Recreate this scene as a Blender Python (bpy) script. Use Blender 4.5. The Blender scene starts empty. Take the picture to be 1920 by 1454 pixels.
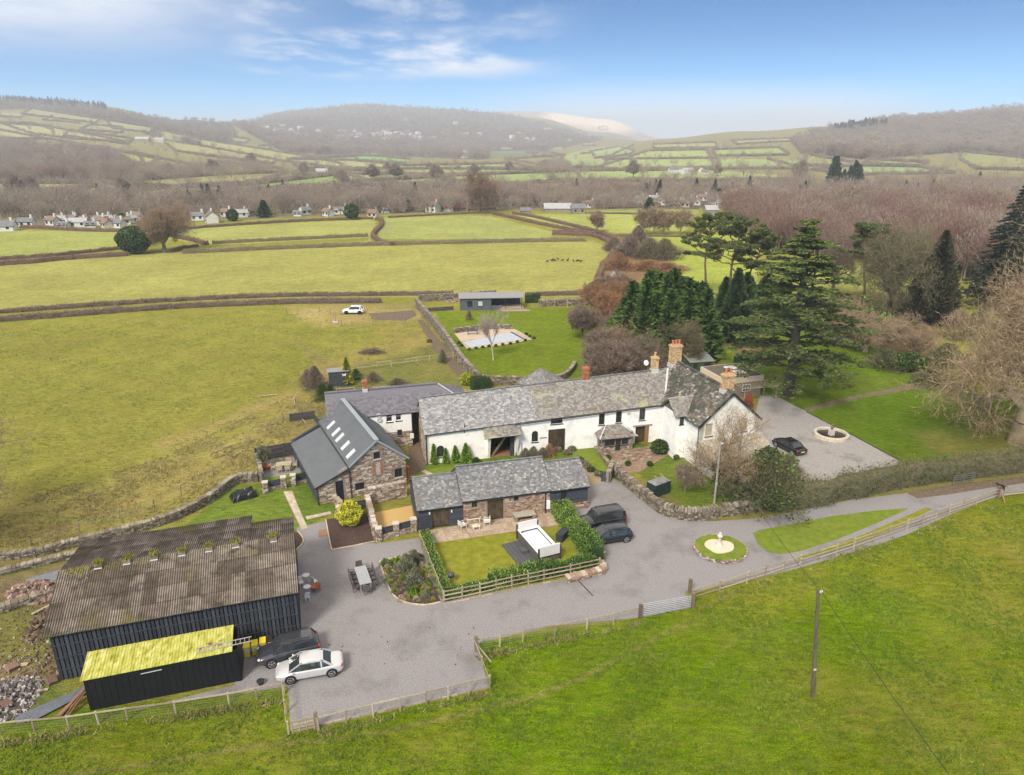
import bpy,math,random
import numpy as np
from math import sin,cos,tan,radians,degrees,atan2,hypot,pi
from mathutils import Vector,Matrix
# -- camera, sky, sun, exposure
SC=bpy.context.scene
F=1333.0;TILT=radians(19.3);H=36.0
cT,sT=cos(TILT),sin(TILT)
cam_d=bpy.data.cameras.new('camera');cam=bpy.data.objects.new('camera',cam_d)
SC.collection.objects.link(cam);SC.camera=cam
cam_d.sensor_width=36.0;cam_d.lens=36.0*F/1920.0
cam_d.clip_start=0.5;cam_d.clip_end=60000
cam.location=(0,0,H);cam.rotation_euler=(radians(90)-TILT,0,0)
SUN_EL,SUN_AZ=radians(42),radians(205)
EXPOSURE=1.10
world=bpy.data.worlds.new('World');SC.world=world;world.use_nodes=True
def build_world():
 nt=world.node_tree;N=nt.nodes;Lk=nt.links;N.clear()
 def n(t,**kw):
  x=N.new(t)
  for k,v in kw.items():setattr(x,k,v)
  return x
 def mth(op,a,b=None,c=None,clamp=False):
  x=n('ShaderNodeMath',operation=op);x.use_clamp=clamp
  for i,v in enumerate((a,b,c)):
   if v is None:continue
   if isinstance(v,(int,float)):x.inputs[i].default_value=v
   else:Lk.new(v,x.inputs[i])
  return x.outputs[0]
 out=n('ShaderNodeOutputWorld');bg=n('ShaderNodeBackground')
 bg.inputs['Strength'].default_value=0.1
 tc=n('ShaderNodeTexCoord');sep=n('ShaderNodeSeparateXYZ');Lk.new(tc.outputs['Generated'],sep.inputs[0])
 X,Y,Z=sep.outputs
 sky=n('ShaderNodeTexSky',sky_type='NISHITA');sky.sun_disc=False
 sky.sun_elevation=SUN_EL;sky.sun_rotation=SUN_AZ;sky.air_density=1.3;sky.dust_density=0.3;sky.ozone_density=3.0
 zz=mth('ADD',mth('MULTIPLY',mth('MAXIMUM',Z,0.0),2.6),0.10)
 cv=n('ShaderNodeCombineXYZ');Lk.new(X,cv.inputs[0]);Lk.new(Y,cv.inputs[1]);Lk.new(zz,cv.inputs[2])
 nv=n('ShaderNodeVectorMath',operation='NORMALIZE');Lk.new(cv.outputs[0],nv.inputs[0]);Lk.new(nv.outputs[0],sky.inputs['Vector'])
 zc=mth('ADD',mth('MAXIMUM',Z,0.0),0.05)
 px=mth('DIVIDE',X,zc);py=mth('DIVIDE',Y,zc)
 def noise(sx,sy,scale,det,off=0.0):
  c=n('ShaderNodeCombineXYZ');Lk.new(mth('MULTIPLY',px,sx),c.inputs[0]);Lk.new(mth('MULTIPLY',py,sy),c.inputs[1]);c.inputs[2].default_value=off
  t=n('ShaderNodeTexNoise');t.inputs['Scale'].default_value=scale;t.inputs['Detail'].default_value=det;t.inputs['Roughness'].default_value=0.58
  Lk.new(c.outputs[0],t.inputs['Vector']);return t.outputs['Fac']
 def ramp(v,a,b):
  m=n('ShaderNodeMapRange',interpolation_type='SMOOTHSTEP');Lk.new(v,m.inputs[0]);m.inputs[1].default_value=a;m.inputs[2].default_value=b;return m.outputs[0]
 def bump(v,c,w):
  return mth('SUBTRACT',1.0,ramp(mth('ABSOLUTE',mth('SUBTRACT',v,c)),w*0.35,w))
 az=mth('DIVIDE',X,mth('MAXIMUM',Y,0.001));el=mth('DIVIDE',Z,mth('MAXIMUM',Y,0.001))
 ns=noise(1.0,0.55,1.1,9,3.1);nb=noise(0.5,0.35,0.9,5,9.0)
 front=ramp(Y,0.0,0.3)
 band=mth('MULTIPLY',mth('MULTIPLY',bump(az,-0.16,0.26),bump(el,0.104,0.038)),ramp(ns,0.36,0.60))
 band2=mth('MULTIPLY',mth('MULTIPLY',bump(az,-0.17,0.30),bump(el,0.150,0.030)),ramp(ns,0.46,0.70))
 veil=mth('MULTIPLY',mth('MULTIPLY',ramp(mth('MULTIPLY',az,-1.0),0.14,0.55),ramp(el,0.075,0.17)),ramp(nb,0.30,0.62))
 mist=mth('MULTIPLY',mth('MULTIPLY',bump(az,0.27,0.36),mth('SUBTRACT',1.0,ramp(el,0.02,0.082))),mth('ADD',0.55,mth('MULTIPLY',nb,0.6)))
 over=mth('MULTIPLY',ramp(Z,0.17,0.42),mth('ADD',0.55,mth('MULTIPLY',ramp(nb,0.35,0.6),0.4)))
 low=mth('MULTIPLY',mth('SUBTRACT',1.0,ramp(Z,-0.01,0.03)),0.30)
 m=mth('MULTIPLY',mth('MAXIMUM',mth('MAXIMUM',mth('MULTIPLY',band,0.95),mth('MULTIPLY',veil,0.85)),mth('MAXIMUM',mth('MULTIPLY',band2,0.7),mth('MULTIPLY',mist,0.95))),front)
 m=mth('MAXIMUM',m,mth('MAXIMUM',over,low),clamp=True)
 tint=n('ShaderNodeMix',data_type='RGBA',blend_type='MULTIPLY');tint.inputs[0].default_value=1.0
 Lk.new(sky.outputs[0],tint.inputs[6]);tm=n('ShaderNodeMix',data_type='RGBA');Lk.new(ramp(Z,-.02,.17),tm.inputs[0]);tm.inputs[6].default_value=SKY_LOW;tm.inputs[7].default_value=SKY_HIGH;Lk.new(tm.outputs[2],tint.inputs[7])
 mx=n('ShaderNodeMix',data_type='RGBA');Lk.new(m,mx.inputs[0]);Lk.new(tint.outputs[2],mx.inputs[6])
 cc=n('ShaderNodeMix',data_type='RGBA');Lk.new(ramp(Z,.2,.4),cc.inputs[0]);cc.inputs[6].default_value=CLOUD;cc.inputs[7].default_value=COVER;Lk.new(cc.outputs[2],mx.inputs[7])
 Lk.new(mx.outputs[2],bg.inputs['Color']);Lk.new(bg.outputs[0],out.inputs[0])
SKY_LOW=(.47,.95,1.14,1);SKY_HIGH=(.17,.50,.75,1);CLOUD=(4.7,4.85,5.2,1);COVER=(6.5,5.95,5.3,1)
build_world()
sd=bpy.data.lights.new('sun','SUN');sd.energy=2.1;sd.angle=radians(14);sd.color=(1.0,0.94,0.84)
so=bpy.data.objects.new('sun',sd);SC.collection.objects.link(so)
so.rotation_euler=(radians(90)-SUN_EL,0,-SUN_AZ+pi)
SC.view_settings.view_transform='Standard';SC.view_settings.look='None'
SC.view_settings.gamma=1;SC.view_settings.exposure=EXPOSURE
try:
 SC.cycles.volume_bounces=0;SC.cycles.use_denoising=True;SC.cycles.denoising_prefilter='NONE';SC.cycles.denoising_quality='HIGH';SC.cycles.max_bounces=6
 SC.cycles.volume_step_rate=1.0;SC.cycles.volume_max_steps=64
 SC.cycles.sample_clamp_indirect=6
except Exception:pass
# -- authoring helpers
rng=np.random.default_rng(7);random.seed(7)
def P(px,py,z=0.0):
 a=(px-960)/F;b=(py-727)/F
 dz=-sT-b*cT;t=(z-H)/dz
 return np.array((a*t,(cT-b*sT)*t,z))
def proj(x,y,z):
 d=z-H;Z=y*cT-d*sT;yd=-y*sT-d*cT
 return 960+F*x/Z,727+F*yd/Z
def link(o,parent=None,**props):
 SC.collection.objects.link(o)
 if parent is not None:o.parent=parent
 for k,v in props.items():
  if v is not None:o[k]=v
 return o
def empty(name,loc,rz=0.0,label=None,cat=None,group=None):
 o=bpy.data.objects.new(name,None);o.empty_display_size=0.3
 o.location=loc;o.rotation_euler=(0,0,rz)
 return link(o,None,label=label,category=cat,group=group)
class MB:
 """collects polygons and links them as one mesh object"""
 def __init__(s):s.v=[];s.f=[];s.t=[];s.n=0;s.m=[]
 def add(s,V,Fc,tint=0.5,mat=0):
  V=np.asarray(V,dtype=np.float32).reshape(-1,3);Fc=np.asarray(Fc,dtype=np.int32)
  s.v.append(V);s.f.append(Fc+s.n);s.n+=len(V)
  t=np.full(len(Fc),tint,np.float32)if np.isscalar(tint)else np.asarray(tint,np.float32)
  s.t.append(t);s.m.append(np.full(len(Fc),mat,np.int32))
 def boxes(s,Cn,A,tint=0.5,mat=0):
  Cn=np.asarray(Cn,np.float32).reshape(-1,3);A=np.asarray(A,np.float32).reshape(-1,3,3)
  sg=np.array([[-1,-1,-1],[1,-1,-1],[1,1,-1],[-1,1,-1],[-1,-1,1],[1,-1,1],[1,1,1],[-1,1,1]],np.float32)
  V=Cn[:,None,:]+np.einsum('ki,nij->nkj',sg,A)
  q=np.array([[0,3,2,1],[4,5,6,7],[0,1,5,4],[1,2,6,5],[2,3,7,6],[3,0,4,7]])
  Fc=(q[None]+8*np.arange(len(Cn))[:,None,None]).reshape(-1,4)
  t=tint if np.isscalar(tint)else np.repeat(tint,6)
  s.add(V.reshape(-1,3),Fc,t,mat)
 def box(s,c,h,rz=0.0,tint=0.5,mat=0,R=None):
  if R is None:
   a,b=cos(rz),sin(rz);R=np.array([[a,b,0],[-b,a,0],[0,0,1.0]])
  s.boxes([c],[np.asarray(R)*np.asarray(h,float)[:,None]],tint,mat)
 def hexa(s,b4,t4,tint=0.5,mat=0):
  s.add(np.vstack([b4,t4]),[[0,3,2,1],[4,5,6,7],[0,1,5,4],[1,2,6,5],[2,3,7,6],[3,0,4,7]],tint,mat)
 def bar(s,p0,p1,w,h=None,tint=0.5,mat=0,up=(0,0,1)):
  p0=np.asarray(p0,float);p1=np.asarray(p1,float);d=p1-p0;L=np.linalg.norm(d)+1e-9;d/=L
  h=w if h is None else h
  sd_=np.cross(d,up)
  if np.linalg.norm(sd_)<1e-3:sd_=np.cross(d,(1,0,0))
  sd_/=np.linalg.norm(sd_);u=np.cross(sd_,d)
  s.boxes([(p0+p1)/2],[[d*L/2,sd_*w/2,u*h/2]],tint,mat)
 def tubes(s,P0,P1,R0,R1,k=5,tint=0.5,mat=0):
  P0=np.asarray(P0,np.float32).reshape(-1,3);P1=np.asarray(P1,np.float32).reshape(-1,3)
  R0=np.asarray(R0,np.float32).reshape(-1);R1=np.asarray(R1,np.float32).reshape(-1)
  d=P1-P0;d/=np.linalg.norm(d,axis=1)[:,None]+1e-9
  ref=np.where(np.abs(d[:,2:3])>0.9,np.array([[1.,0,0]]),np.array([[0,0,1.]]))
  a=np.cross(d,ref);a/=np.linalg.norm(a,axis=1)[:,None]+1e-9;b=np.cross(d,a)
  th=np.arange(k)*2*pi/k
  ring=a[:,None,:]*np.cos(th)[None,:,None]+b[:,None,:]*np.sin(th)[None,:,None]
  V=np.concatenate([P0[:,None]+ring*R0[:,None,None],P1[:,None]+ring*R1[:,None,None]],1)
  i=np.arange(k);j=(i+1)%k
  q=np.stack([i,j,j+k,i+k],1)
  Fc=(q[None]+2*k*np.arange(len(P0))[:,None,None]).reshape(-1,4)
  s.add(V.reshape(-1,3),Fc,tint if np.isscalar(tint)else np.repeat(tint,k),mat)
 def lathe(s,c,prof,k=16,tint=0.5,mat=0,cap=True):
  c=np.asarray(c,float);th=np.arange(k)*2*pi/k
  V=[]
  for r,z in prof:V+=[(c[0]+r*cos(t),c[1]+r*sin(t),c[2]+z)for t in th]
  Fc=[]
  for a in range(len(prof)-1):
   for i in range(k):
    j=(i+1)%k;Fc.append((a*k+i,a*k+j,(a+1)*k+j,(a+1)*k+i))
  s.add(V,Fc,tint,mat)
  if cap:
   n0=len(prof)-1
   V2=V[n0*k:]+[(c[0],c[1],c[2]+prof[-1][1])]
   s.add(V2,[(i,(i+1)%k,k)for i in range(k)],tint,mat)
 def leaves(s,Cn,size,tint=0.5,mat=0,flat=0.0,seed=0,aspect=1.0,dirs=None):
  """one small leaf-shaped quad at every centre; flat>0 turns them towards the horizontal"""
  g=np.random.default_rng(seed);Cn=np.asarray(Cn,np.float32).reshape(-1,3);n_=len(Cn)
  a=g.normal(size=(n_,3))if dirs is None else np.asarray(dirs)+g.normal(size=(n_,3))*0.25
  a[:,2]*=(1-flat);a/=np.linalg.norm(a,axis=1)[:,None]+1e-9
  r_=g.normal(size=(n_,3));r_[:,2]*=(1-flat)
  b=r_-a*np.sum(r_*a,1)[:,None];b/=np.linalg.norm(b,axis=1)[:,None]+1e-9
  sz=size*(0.6+0.8*g.random(n_))if np.isscalar(size)else size
  a=a*sz[:,None]*aspect;b=b*sz[:,None]*0.5
  V=np.stack([Cn-a,Cn+b,Cn+a,Cn-b],1)
  Fc=np.arange(4*n_).reshape(-1,4)
  s.add(V.reshape(-1,3),Fc,tint,mat)
 def mesh(s,name):
  me=bpy.data.meshes.new(name)
  if not s.v:return me
  V=np.concatenate(s.v);tot=[np.full(len(f),f.shape[1],np.int32)for f in s.f]
  loops=np.concatenate([f.reshape(-1)for f in s.f]).astype(np.int32);tot=np.concatenate(tot)
  me.vertices.add(len(V));me.vertices.foreach_set('co',V.reshape(-1))
  me.loops.add(len(loops));me.loops.foreach_set('vertex_index',loops)
  me.polygons.add(len(tot));st=np.concatenate([[0],np.cumsum(tot)[:-1]]).astype(np.int32)
  me.polygons.foreach_set('loop_start',st);me.polygons.foreach_set('loop_total',tot)
  me.polygons.foreach_set('material_index',np.concatenate(s.m))
  at=me.attributes.new('tint','FLOAT','FACE');at.data.foreach_set('value',np.concatenate(s.t))
  me.polygons.foreach_set('use_smooth',np.zeros(len(me.polygons),bool));me.update(calc_edges=True)
  return me
 def build(s,name,mats,parent=None,smooth=False,world=True,**props):
  me=s.mesh(name)
  for m in(mats if isinstance(mats,(list,tuple))else[mats]):me.materials.append(m)
  me.polygons.foreach_set('use_smooth',np.full(len(me.polygons),bool(smooth)))
  o=bpy.data.objects.new(name,me)
  link(o,parent,**props)
  if parent is not None and world:o.matrix_parent_inverse=Matrix.LocRotScale(parent.location,parent.rotation_euler,None).inverted()if parent.parent is None else Matrix.Identity(4)
  return o
def sub(mb,name,mats,parent,**kw):
 o=mb.build(name,mats,parent,world=False,**kw);return o
def blob(mb,c,r,seed=0,tint=0.5,mat=0,k=10,rough=0.15):
 g=np.random.default_rng(seed);V=[];n1=k//2+1
 for i in range(n1):
  ph=pi*i/(n1-1)
  for j in range(k):
   th=2*pi*j/k;q=1+rough*g.normal()
   V.append((c[0]+r[0]*q*sin(ph)*cos(th),c[1]+r[1]*q*sin(ph)*sin(th),c[2]+r[2]*q*cos(ph)))
 Fc=[(i*k+j,i*k+(j+1)%k,(i+1)*k+(j+1)%k,(i+1)*k+j)for i in range(n1-1)for j in range(k)]
 mb.add(V,Fc,tint,mat)
 # -- materials
MATS={}
def srgb(r,g,b):
 f=lambda c:(c/255/12.92)if c<=10 else((c/255+0.055)/1.055)**2.4
 return(f(r),f(g),f(b))
def material(name,cols,scale=3.0,rough=0.85,bump=0.2,metal=0.0,detail=6,tintvar=0.0,stretch=(1,1,1),coat=0.0,spots=None,bscale=None,spec=0.3,thr=(0.3,0.7)):
 """cols: two or three albedo colours blended by noise; tintvar: per-piece variation; spots: (colour, scale, low, high)"""
 if name in MATS:return MATS[name]
 m=bpy.data.materials.new(name);m.use_nodes=True;nt=m.node_tree;N=nt.nodes;L=nt.links
 bs=N['Principled BSDF'];bs.inputs['Roughness'].default_value=rough;bs.inputs['Metallic'].default_value=metal
 bs.inputs['Specular IOR Level'].default_value=spec
 if coat:bs.inputs['Coat Weight'].default_value=coat;bs.inputs['Coat Roughness'].default_value=0.05
 tc=N.new('ShaderNodeTexCoord');mp=N.new('ShaderNodeMapping');mp.inputs['Scale'].default_value=stretch;L.new(tc.outputs['Object'],mp.inputs[0])
 no=N.new('ShaderNodeTexNoise');no.inputs['Scale'].default_value=scale;no.inputs['Detail'].default_value=detail;no.inputs['Roughness'].default_value=0.65
 L.new(mp.outputs[0],no.inputs['Vector'])
 cr=N.new('ShaderNodeValToRGB');L.new(no.outputs['Fac'],cr.inputs[0])
 cols=list(cols);e=cr.color_ramp.elements
 e[0].position=thr[0];e[0].color=(*cols[0],1);e[1].position=thr[1];e[1].color=(*cols[-1],1)
 for i,c in enumerate(cols[1:-1]):
  x=e.new(thr[0]+(thr[1]-thr[0])*(i+1)/(len(cols)-1));x.color=(*c,1)
 col=cr.outputs[0]
 if spots:
  sp=N.new('ShaderNodeTexNoise');sp.inputs['Scale'].default_value=spots[1];sp.inputs['Detail'].default_value=8;sp.inputs['Roughness'].default_value=0.7
  L.new(tc.outputs['Object'],sp.inputs['Vector'])
  mr=N.new('ShaderNodeMapRange');mr.inputs[1].default_value=spots[2];mr.inputs[2].default_value=spots[3];L.new(sp.outputs['Fac'],mr.inputs[0])
  mx=N.new('ShaderNodeMix');mx.data_type='RGBA';L.new(mr.outputs[0],mx.inputs[0]);L.new(col,mx.inputs[6]);mx.inputs[7].default_value=(*spots[0],1);col=mx.outputs[2]
 if tintvar:
  at=N.new('ShaderNodeAttribute');at.attribute_name='tint'
  hv=N.new('ShaderNodeMapRange');hv.inputs[3].default_value=1-tintvar;hv.inputs[4].default_value=1+tintvar;L.new(at.outputs['Fac'],hv.inputs[0])
  vm=N.new('ShaderNodeVectorMath');vm.operation='SCALE';L.new(col,vm.inputs[0]);L.new(hv.outputs[0],vm.inputs['Scale']);col=vm.outputs[0]
 L.new(col,bs.inputs['Base Color'])
 if bump:
  bp=N.new('ShaderNodeBump');bp.inputs['Strength'].default_value=bump;bp.inputs['Distance'].default_value=0.05
  if bscale:
   n2=N.new('ShaderNodeTexNoise');n2.inputs['Scale'].default_value=bscale;n2.inputs['Detail'].default_value=5;L.new(mp.outputs[0],n2.inputs['Vector']);L.new(n2.outputs['Fac'],bp.inputs['Height'])
  else:L.new(no.outputs['Fac'],bp.inputs['Height'])
  L.new(bp.outputs[0],bs.inputs['Normal'])
 MATS[name]=m;return m
def tintmat(name,stops,scale=6.0,rough=0.85,bump=0.3,amt=0.25,spots=None,spec=0.25,translucent=False):
 """colour picked per piece from the 'tint' attribute, then mottled by noise"""
 if name in MATS:return MATS[name]
 m=bpy.data.materials.new(name);m.use_nodes=True;nt=m.node_tree;N=nt.nodes;L=nt.links
 bs=N['Principled BSDF'];bs.inputs['Roughness'].default_value=rough;bs.inputs['Specular IOR Level'].default_value=spec
 at=N.new('ShaderNodeAttribute');at.attribute_name='tint'
 cr=N.new('ShaderNodeValToRGB');e=cr.color_ramp.elements;L.new(at.outputs['Fac'],cr.inputs[0])
 e[0].position=stops[0][0];e[0].color=(*stops[0][1],1);e[1].position=stops[-1][0];e[1].color=(*stops[-1][1],1)
 for p_,c_ in stops[1:-1]:
  x=e.new(p_);x.color=(*c_,1)
 tc=N.new('ShaderNodeTexCoord');no=N.new('ShaderNodeTexNoise');no.inputs['Scale'].default_value=scale;no.inputs['Detail'].default_value=6
 L.new(tc.outputs['Object'],no.inputs['Vector'])
 mr=N.new('ShaderNodeMapRange');mr.inputs[1].default_value=0.25;mr.inputs[2].default_value=0.75;mr.inputs[3].default_value=1-amt;mr.inputs[4].default_value=1+amt;L.new(no.outputs['Fac'],mr.inputs[0])
 vm=N.new('ShaderNodeVectorMath');vm.operation='SCALE';L.new(cr.outputs[0],vm.inputs[0]);L.new(mr.outputs[0],vm.inputs['Scale']);col=vm.outputs[0]
 if spots:
  for sp_ in(spots if isinstance(spots,list)else[spots]):
   sp=N.new('ShaderNodeTexNoise');sp.inputs['Scale'].default_value=sp_[1];sp.inputs['Detail'].default_value=8;sp.inputs['Roughness'].default_value=0.7
   L.new(tc.outputs['Object'],sp.inputs['Vector'])
   m2=N.new('ShaderNodeMapRange');m2.inputs[1].default_value=sp_[2];m2.inputs[2].default_value=sp_[3];L.new(sp.outputs['Fac'],m2.inputs[0])
   mx=N.new('ShaderNodeMix');mx.data_type='RGBA';L.new(m2.outputs[0],mx.inputs[0]);L.new(col,mx.inputs[6]);mx.inputs[7].default_value=(*sp_[0],1);col=mx.outputs[2]
 L.new(col,bs.inputs['Base Color'])
 if bump:
  bp=N.new('ShaderNodeBump');bp.inputs['Strength'].default_value=bump;bp.inputs['Distance'].default_value=0.03;L.new(no.outputs['Fac'],bp.inputs['Height']);L.new(bp.outputs[0],bs.inputs['Normal'])
 MATS[name]=m;return m
 # -- the lie of the land
DIST=np.log(np.array([400,550,800,1200,1700,2300,3000,4000,5500,8000],float))
TAB={
-500:(391,352,325,280,228,196,178,190,215,235),0:(391,352,328,288,240,205,188,200,222,240),
200:(391,354,328,292,250,215,200,212,225,240),350:(391,354,328,296,262,238,222,226,228,240),
450:(391,355,328,300,272,250,232,229,228,240),550:(391,355,328,304,284,265,245,222,210,215),
690:(391,355,328,306,292,278,258,224,199,204),850:(391,355,328,306,294,283,266,234,206,213),
1000:(391,355,328,306,293,284,272,248,220,211),1130:(391,355,328,304,290,281,275,264,252,224),
1250:(391,356,326,298,274,264,268,272,276,262),1400:(391,356,326,292,264,252,254,262,270,268),
1550:(391,356,326,290,262,244,242,250,262,268),1700:(391,356,326,294,262,232,218,225,245,262),
1920:(391,357,328,300,262,222,200,205,230,255),2400:(391,357,328,296,245,205,185,195,220,240)}
_cp=np.array(sorted(TAB));_cu=(_cp-960)/F*cT;_cv=np.array([TAB[k]for k in _cp],float)
def py2s(py):
 b=(py-727)/F;return(-sT-b*cT)/(cT-b*sT)
def smooth(t):return t*t*(3-2*t)
def height(x,y):
 x=np.asarray(x,float);y=np.asarray(y,float)
 yy=np.maximum(y,400.0);u=np.clip(x/yy,_cu[0]+1e-6,_cu[-1]-1e-6);ly=np.clip(np.log(yy),DIST[0],DIST[-1]-1e-6)
 i=np.clip(np.searchsorted(_cu,u)-1,0,len(_cu)-2);j=np.clip(np.searchsorted(DIST,ly)-1,0,len(DIST)-2)
 a=smooth((u-_cu[i])/(_cu[i+1]-_cu[i]));b=(ly-DIST[j])/(DIST[j+1]-DIST[j]);b=0.5*b+0.5*smooth(b)
 py=(_cv[i,j]*(1-a)+_cv[i+1,j]*a)*(1-b)+(_cv[i,j+1]*(1-a)+_cv[i+1,j+1]*a)*b
 h=H+yy*py2s(py)
 w=np.clip((yy-500)/600,0,1)
 h=h+w*(5*np.sin(x/210+1.3)*np.sin(y/260+.4)+2.5*np.sin(x/83+y/140)+8*np.sin(x/520+y/700+2)*np.clip((yy-1200)/1000,0,1))
 f=np.clip((y-400)/80,0,1)
 return np.where(y<400,0.0,h*f)
_ys=np.exp(np.linspace(math.log(30),math.log(8200),900))
def T(px,py):
 a=(px-960)/F;s=py2s(py);b=(py-727)/F;u=a/(cT-b*sT)
 zr=H+_ys*s;hh=height(u*_ys,_ys);k=np.argmax(zr<=hh)
 if not(zr<=hh).any():k=len(_ys)-1
 y=_ys[k]
 if k>0 and(zr<=hh).any():
  d0=(zr-hh)[k-1];d1=(zr-hh)[k];y=_ys[k-1]+(_ys[k]-_ys[k-1])*d0/(d0-d1+1e-9)
 return np.array((u*y,y,float(height(u*y,y))))
def inpoly(X,Y,poly):
 r=np.zeros(X.shape,bool);n_=len(poly)
 for i in range(n_):
  x1,y1=poly[i];x2,y2=poly[(i+1)%n_]
  if y1==y2:continue
  c_=((y1>Y)!=(y2>Y))&(X<(x2-x1)*(Y-y1)/(y2-y1)+x1);r^=c_
 return r
def segdist(X,Y,pts,ys=1.0):
 d=np.full(X.shape,1e9)
 for(x1,y1),(x2,y2)in zip(pts[:-1],pts[1:]):
  dx,dy=x2-x1,(y2-y1)*ys;L2=dx*dx+dy*dy+1e-9
  t=np.clip(((X-x1)*dx+(Y-y1)*ys*dy)/L2,0,1)
  d=np.minimum(d,np.hypot(X-x1-t*dx,(Y-y1)*ys-t*dy))
 return d
GR=(.104,.166,.003);OL=(.205,.205,.038);ST=(.320,.260,.100);PF=(.285,.278,.080);BR=(.115,.075,.045);LG=(.20,.26,.07)
WOODF=(.16,.145,.08)
PAINT=[
([(-900,1460),(-900,560),(820,560),(960,700),(600,800),(480,905),(300,990),(-900,1120)],OL,3,.5),
([(-900,1000),(-200,960),(60,930),(300,870),(560,735),(620,690),(700,640),(800,600),(850,620),(860,700),(640,720),(600,760),(560,800),(480,900),(440,900),(300,985),(0,1050),(-900,1150)],(.240,.207,.062),26,.75),
([(540,575),(620,572),(790,578),(790,600),(600,612),(560,600)],ST,8,1.0),
([(640,690),(850,640),(880,720),(620,740)],(.14,.15,.04),6,.6),
([(-900,590),(-900,500),(0,492),(350,470),(700,462),(1110,452),(1150,470),(1125,540),(1100,556),(780,556),(400,562),(0,585)],PF,1,.25),
([(340,470),(690,452),(700,458),(340,476)],(.27,.27,.08),1,.2),
([(-900,500),(-900,425),(0,432),(240,434),(250,462),(120,480),(0,490)],(.28,.30,.085),1,.1),
([(330,470),(690,456),(690,446),(400,460),(250,440),(340,428),(690,412),(705,416),(700,440),(692,455)],(.29,.30,.09),1,.15),
([(712,440),(705,448),(1030,448),(1040,436),(920,406),(880,404),(720,408),(708,425)],(.27,.29,.09),1,.2),
([(720,404),(930,398),(920,392),(730,400)],(.27,.28,.09),1,.1),
([(960,402),(1290,402),(1290,430),(1270,440),(1120,436),(1050,425)],(.30,.32,.085),1,.15),
([(1120,392),(1310,392),(1310,402),(1120,402)],(.24,.28,.08),1,.1),
([(1180,440),(1420,440),(1420,620),(1330,600),(1240,560),(1190,500)],(.28,.32,.06),1,.1),
([(1500,520),(1720,480),(1720,590),(1600,580),(1500,560)],(.28,.30,.07),1,.2),
([(1160,440),(1230,450),(1290,470),(1240,500),(1150,560),(1110,560),(1120,520),(1160,480)],(.17,.105,.065),4,.6),
([(815,585),(1100,575),(1130,640),(1110,720),(960,705),(900,705),(850,640)],(.125,.172,.014),1,.25),
([(1335,590),(1700,560),(1760,720),(1920,850),(1700,870),(1500,770),(1400,730),(1340,660)],(.09,.142,.012),3,.3),
([(1325,560),(1370,575),(1440,640),(1420,690),(1350,640)],(.16,.115,.06),8,.5),
([(1560,540),(1760,560),(1760,700),(1660,660),(1540,600)],(.13,.105,.05),8,.5),
([(1500,770),(1560,752),(1700,722),(1760,716),(1760,724),(1620,745),(1530,770)],(.17,.135,.09),1,.1),
([(1510,773),(1620,748),(1760,726),(1990,770),(1990,860),(1700,866)],(.090,.150,.010),1,.2),
([(1720,810),(1990,770),(1990,860),(1750,855)],(.125,.15,.03),12,.6),
([(1190,880),(1260,850),(1340,880),(1440,930),(1420,950),(1300,950),(1240,930)],(.120,.165,.025),2,.2),
([(1200,900),(1500,880),(1920,850),(1990,860),(1990,905),(1700,925),(1500,950),(1300,985),(1210,930)],(.14,.13,.045),4,.8),
([(1205,895),(1262,855),(1330,890),(1420,940),(1290,955)],(.115,.165,.022),3,.2),
([(350,985),(440,905),(560,910),(620,960),(560,1000),(545,1000),(400,985)],(.125,.175,.025),1,.2),
([(560,890),(640,960),(620,965),(560,990)],(.11,.165,.025),1,.2),
([(760,860),(1150,820),(1240,840),(1160,900),(1060,890),(760,895)],(.110,.165,.022),1,.2),
([(560,640),(600,700),(590,780),(560,800),(480,870),(560,880),(620,760),(640,690)],(.19,.165,.06),8,1.),
([(-400,1100),(150,1040),(150,1080),(105,1340),(-400,1420)],(.15,.12,.07),6,.9),
([(-400,1075),(0,1065),(160,1028),(150,1045),(0,1085),(-400,1110)],(.10,.16,.025),2,.1),
([(-60,1140),(60,1120),(100,1180),(70,1240),(-60,1230)],(.15,.15,.04),14,.6),
([(40,1290),(110,1270),(120,1330),(30,1350)],(.12,.16,.03),10,.4),
([(-400,1345),(200,1325),(530,1292),(545,1375),(918,1292),(895,1208),(1200,1157),(1300,1125),(1400,1090),(1600,1040),(1870,925),(2500,880),(2500,1700),(-900,1700),(-900,1400)],GR,2,.35),
([(1300,1110),(1880,920),(2300,900),(2300,1300),(1800,1150),(1600,1080),(1500,1120),(1300,1180)],(.155,.176,.012),40,.7),
([(1500,1250),(2300,1150),(2300,1700),(1500,1600)],(.122,.162,.006),60,.5),
([(-400,1400),(300,1330),(540,1310),(560,1385),(900,1320),(900,1400),(500,1460),(-400,1470)],(.125,.160,.008),30,.6),
([(-900,428),(-900,345),(2500,345),(2500,398),(1700,402),(1300,392),(900,396),(0,430)],WOODF,2,.2),
([(-900,350),(2500,350),(2500,150),(-900,150)],(.215,.195,.095),2,.2),
]
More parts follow.
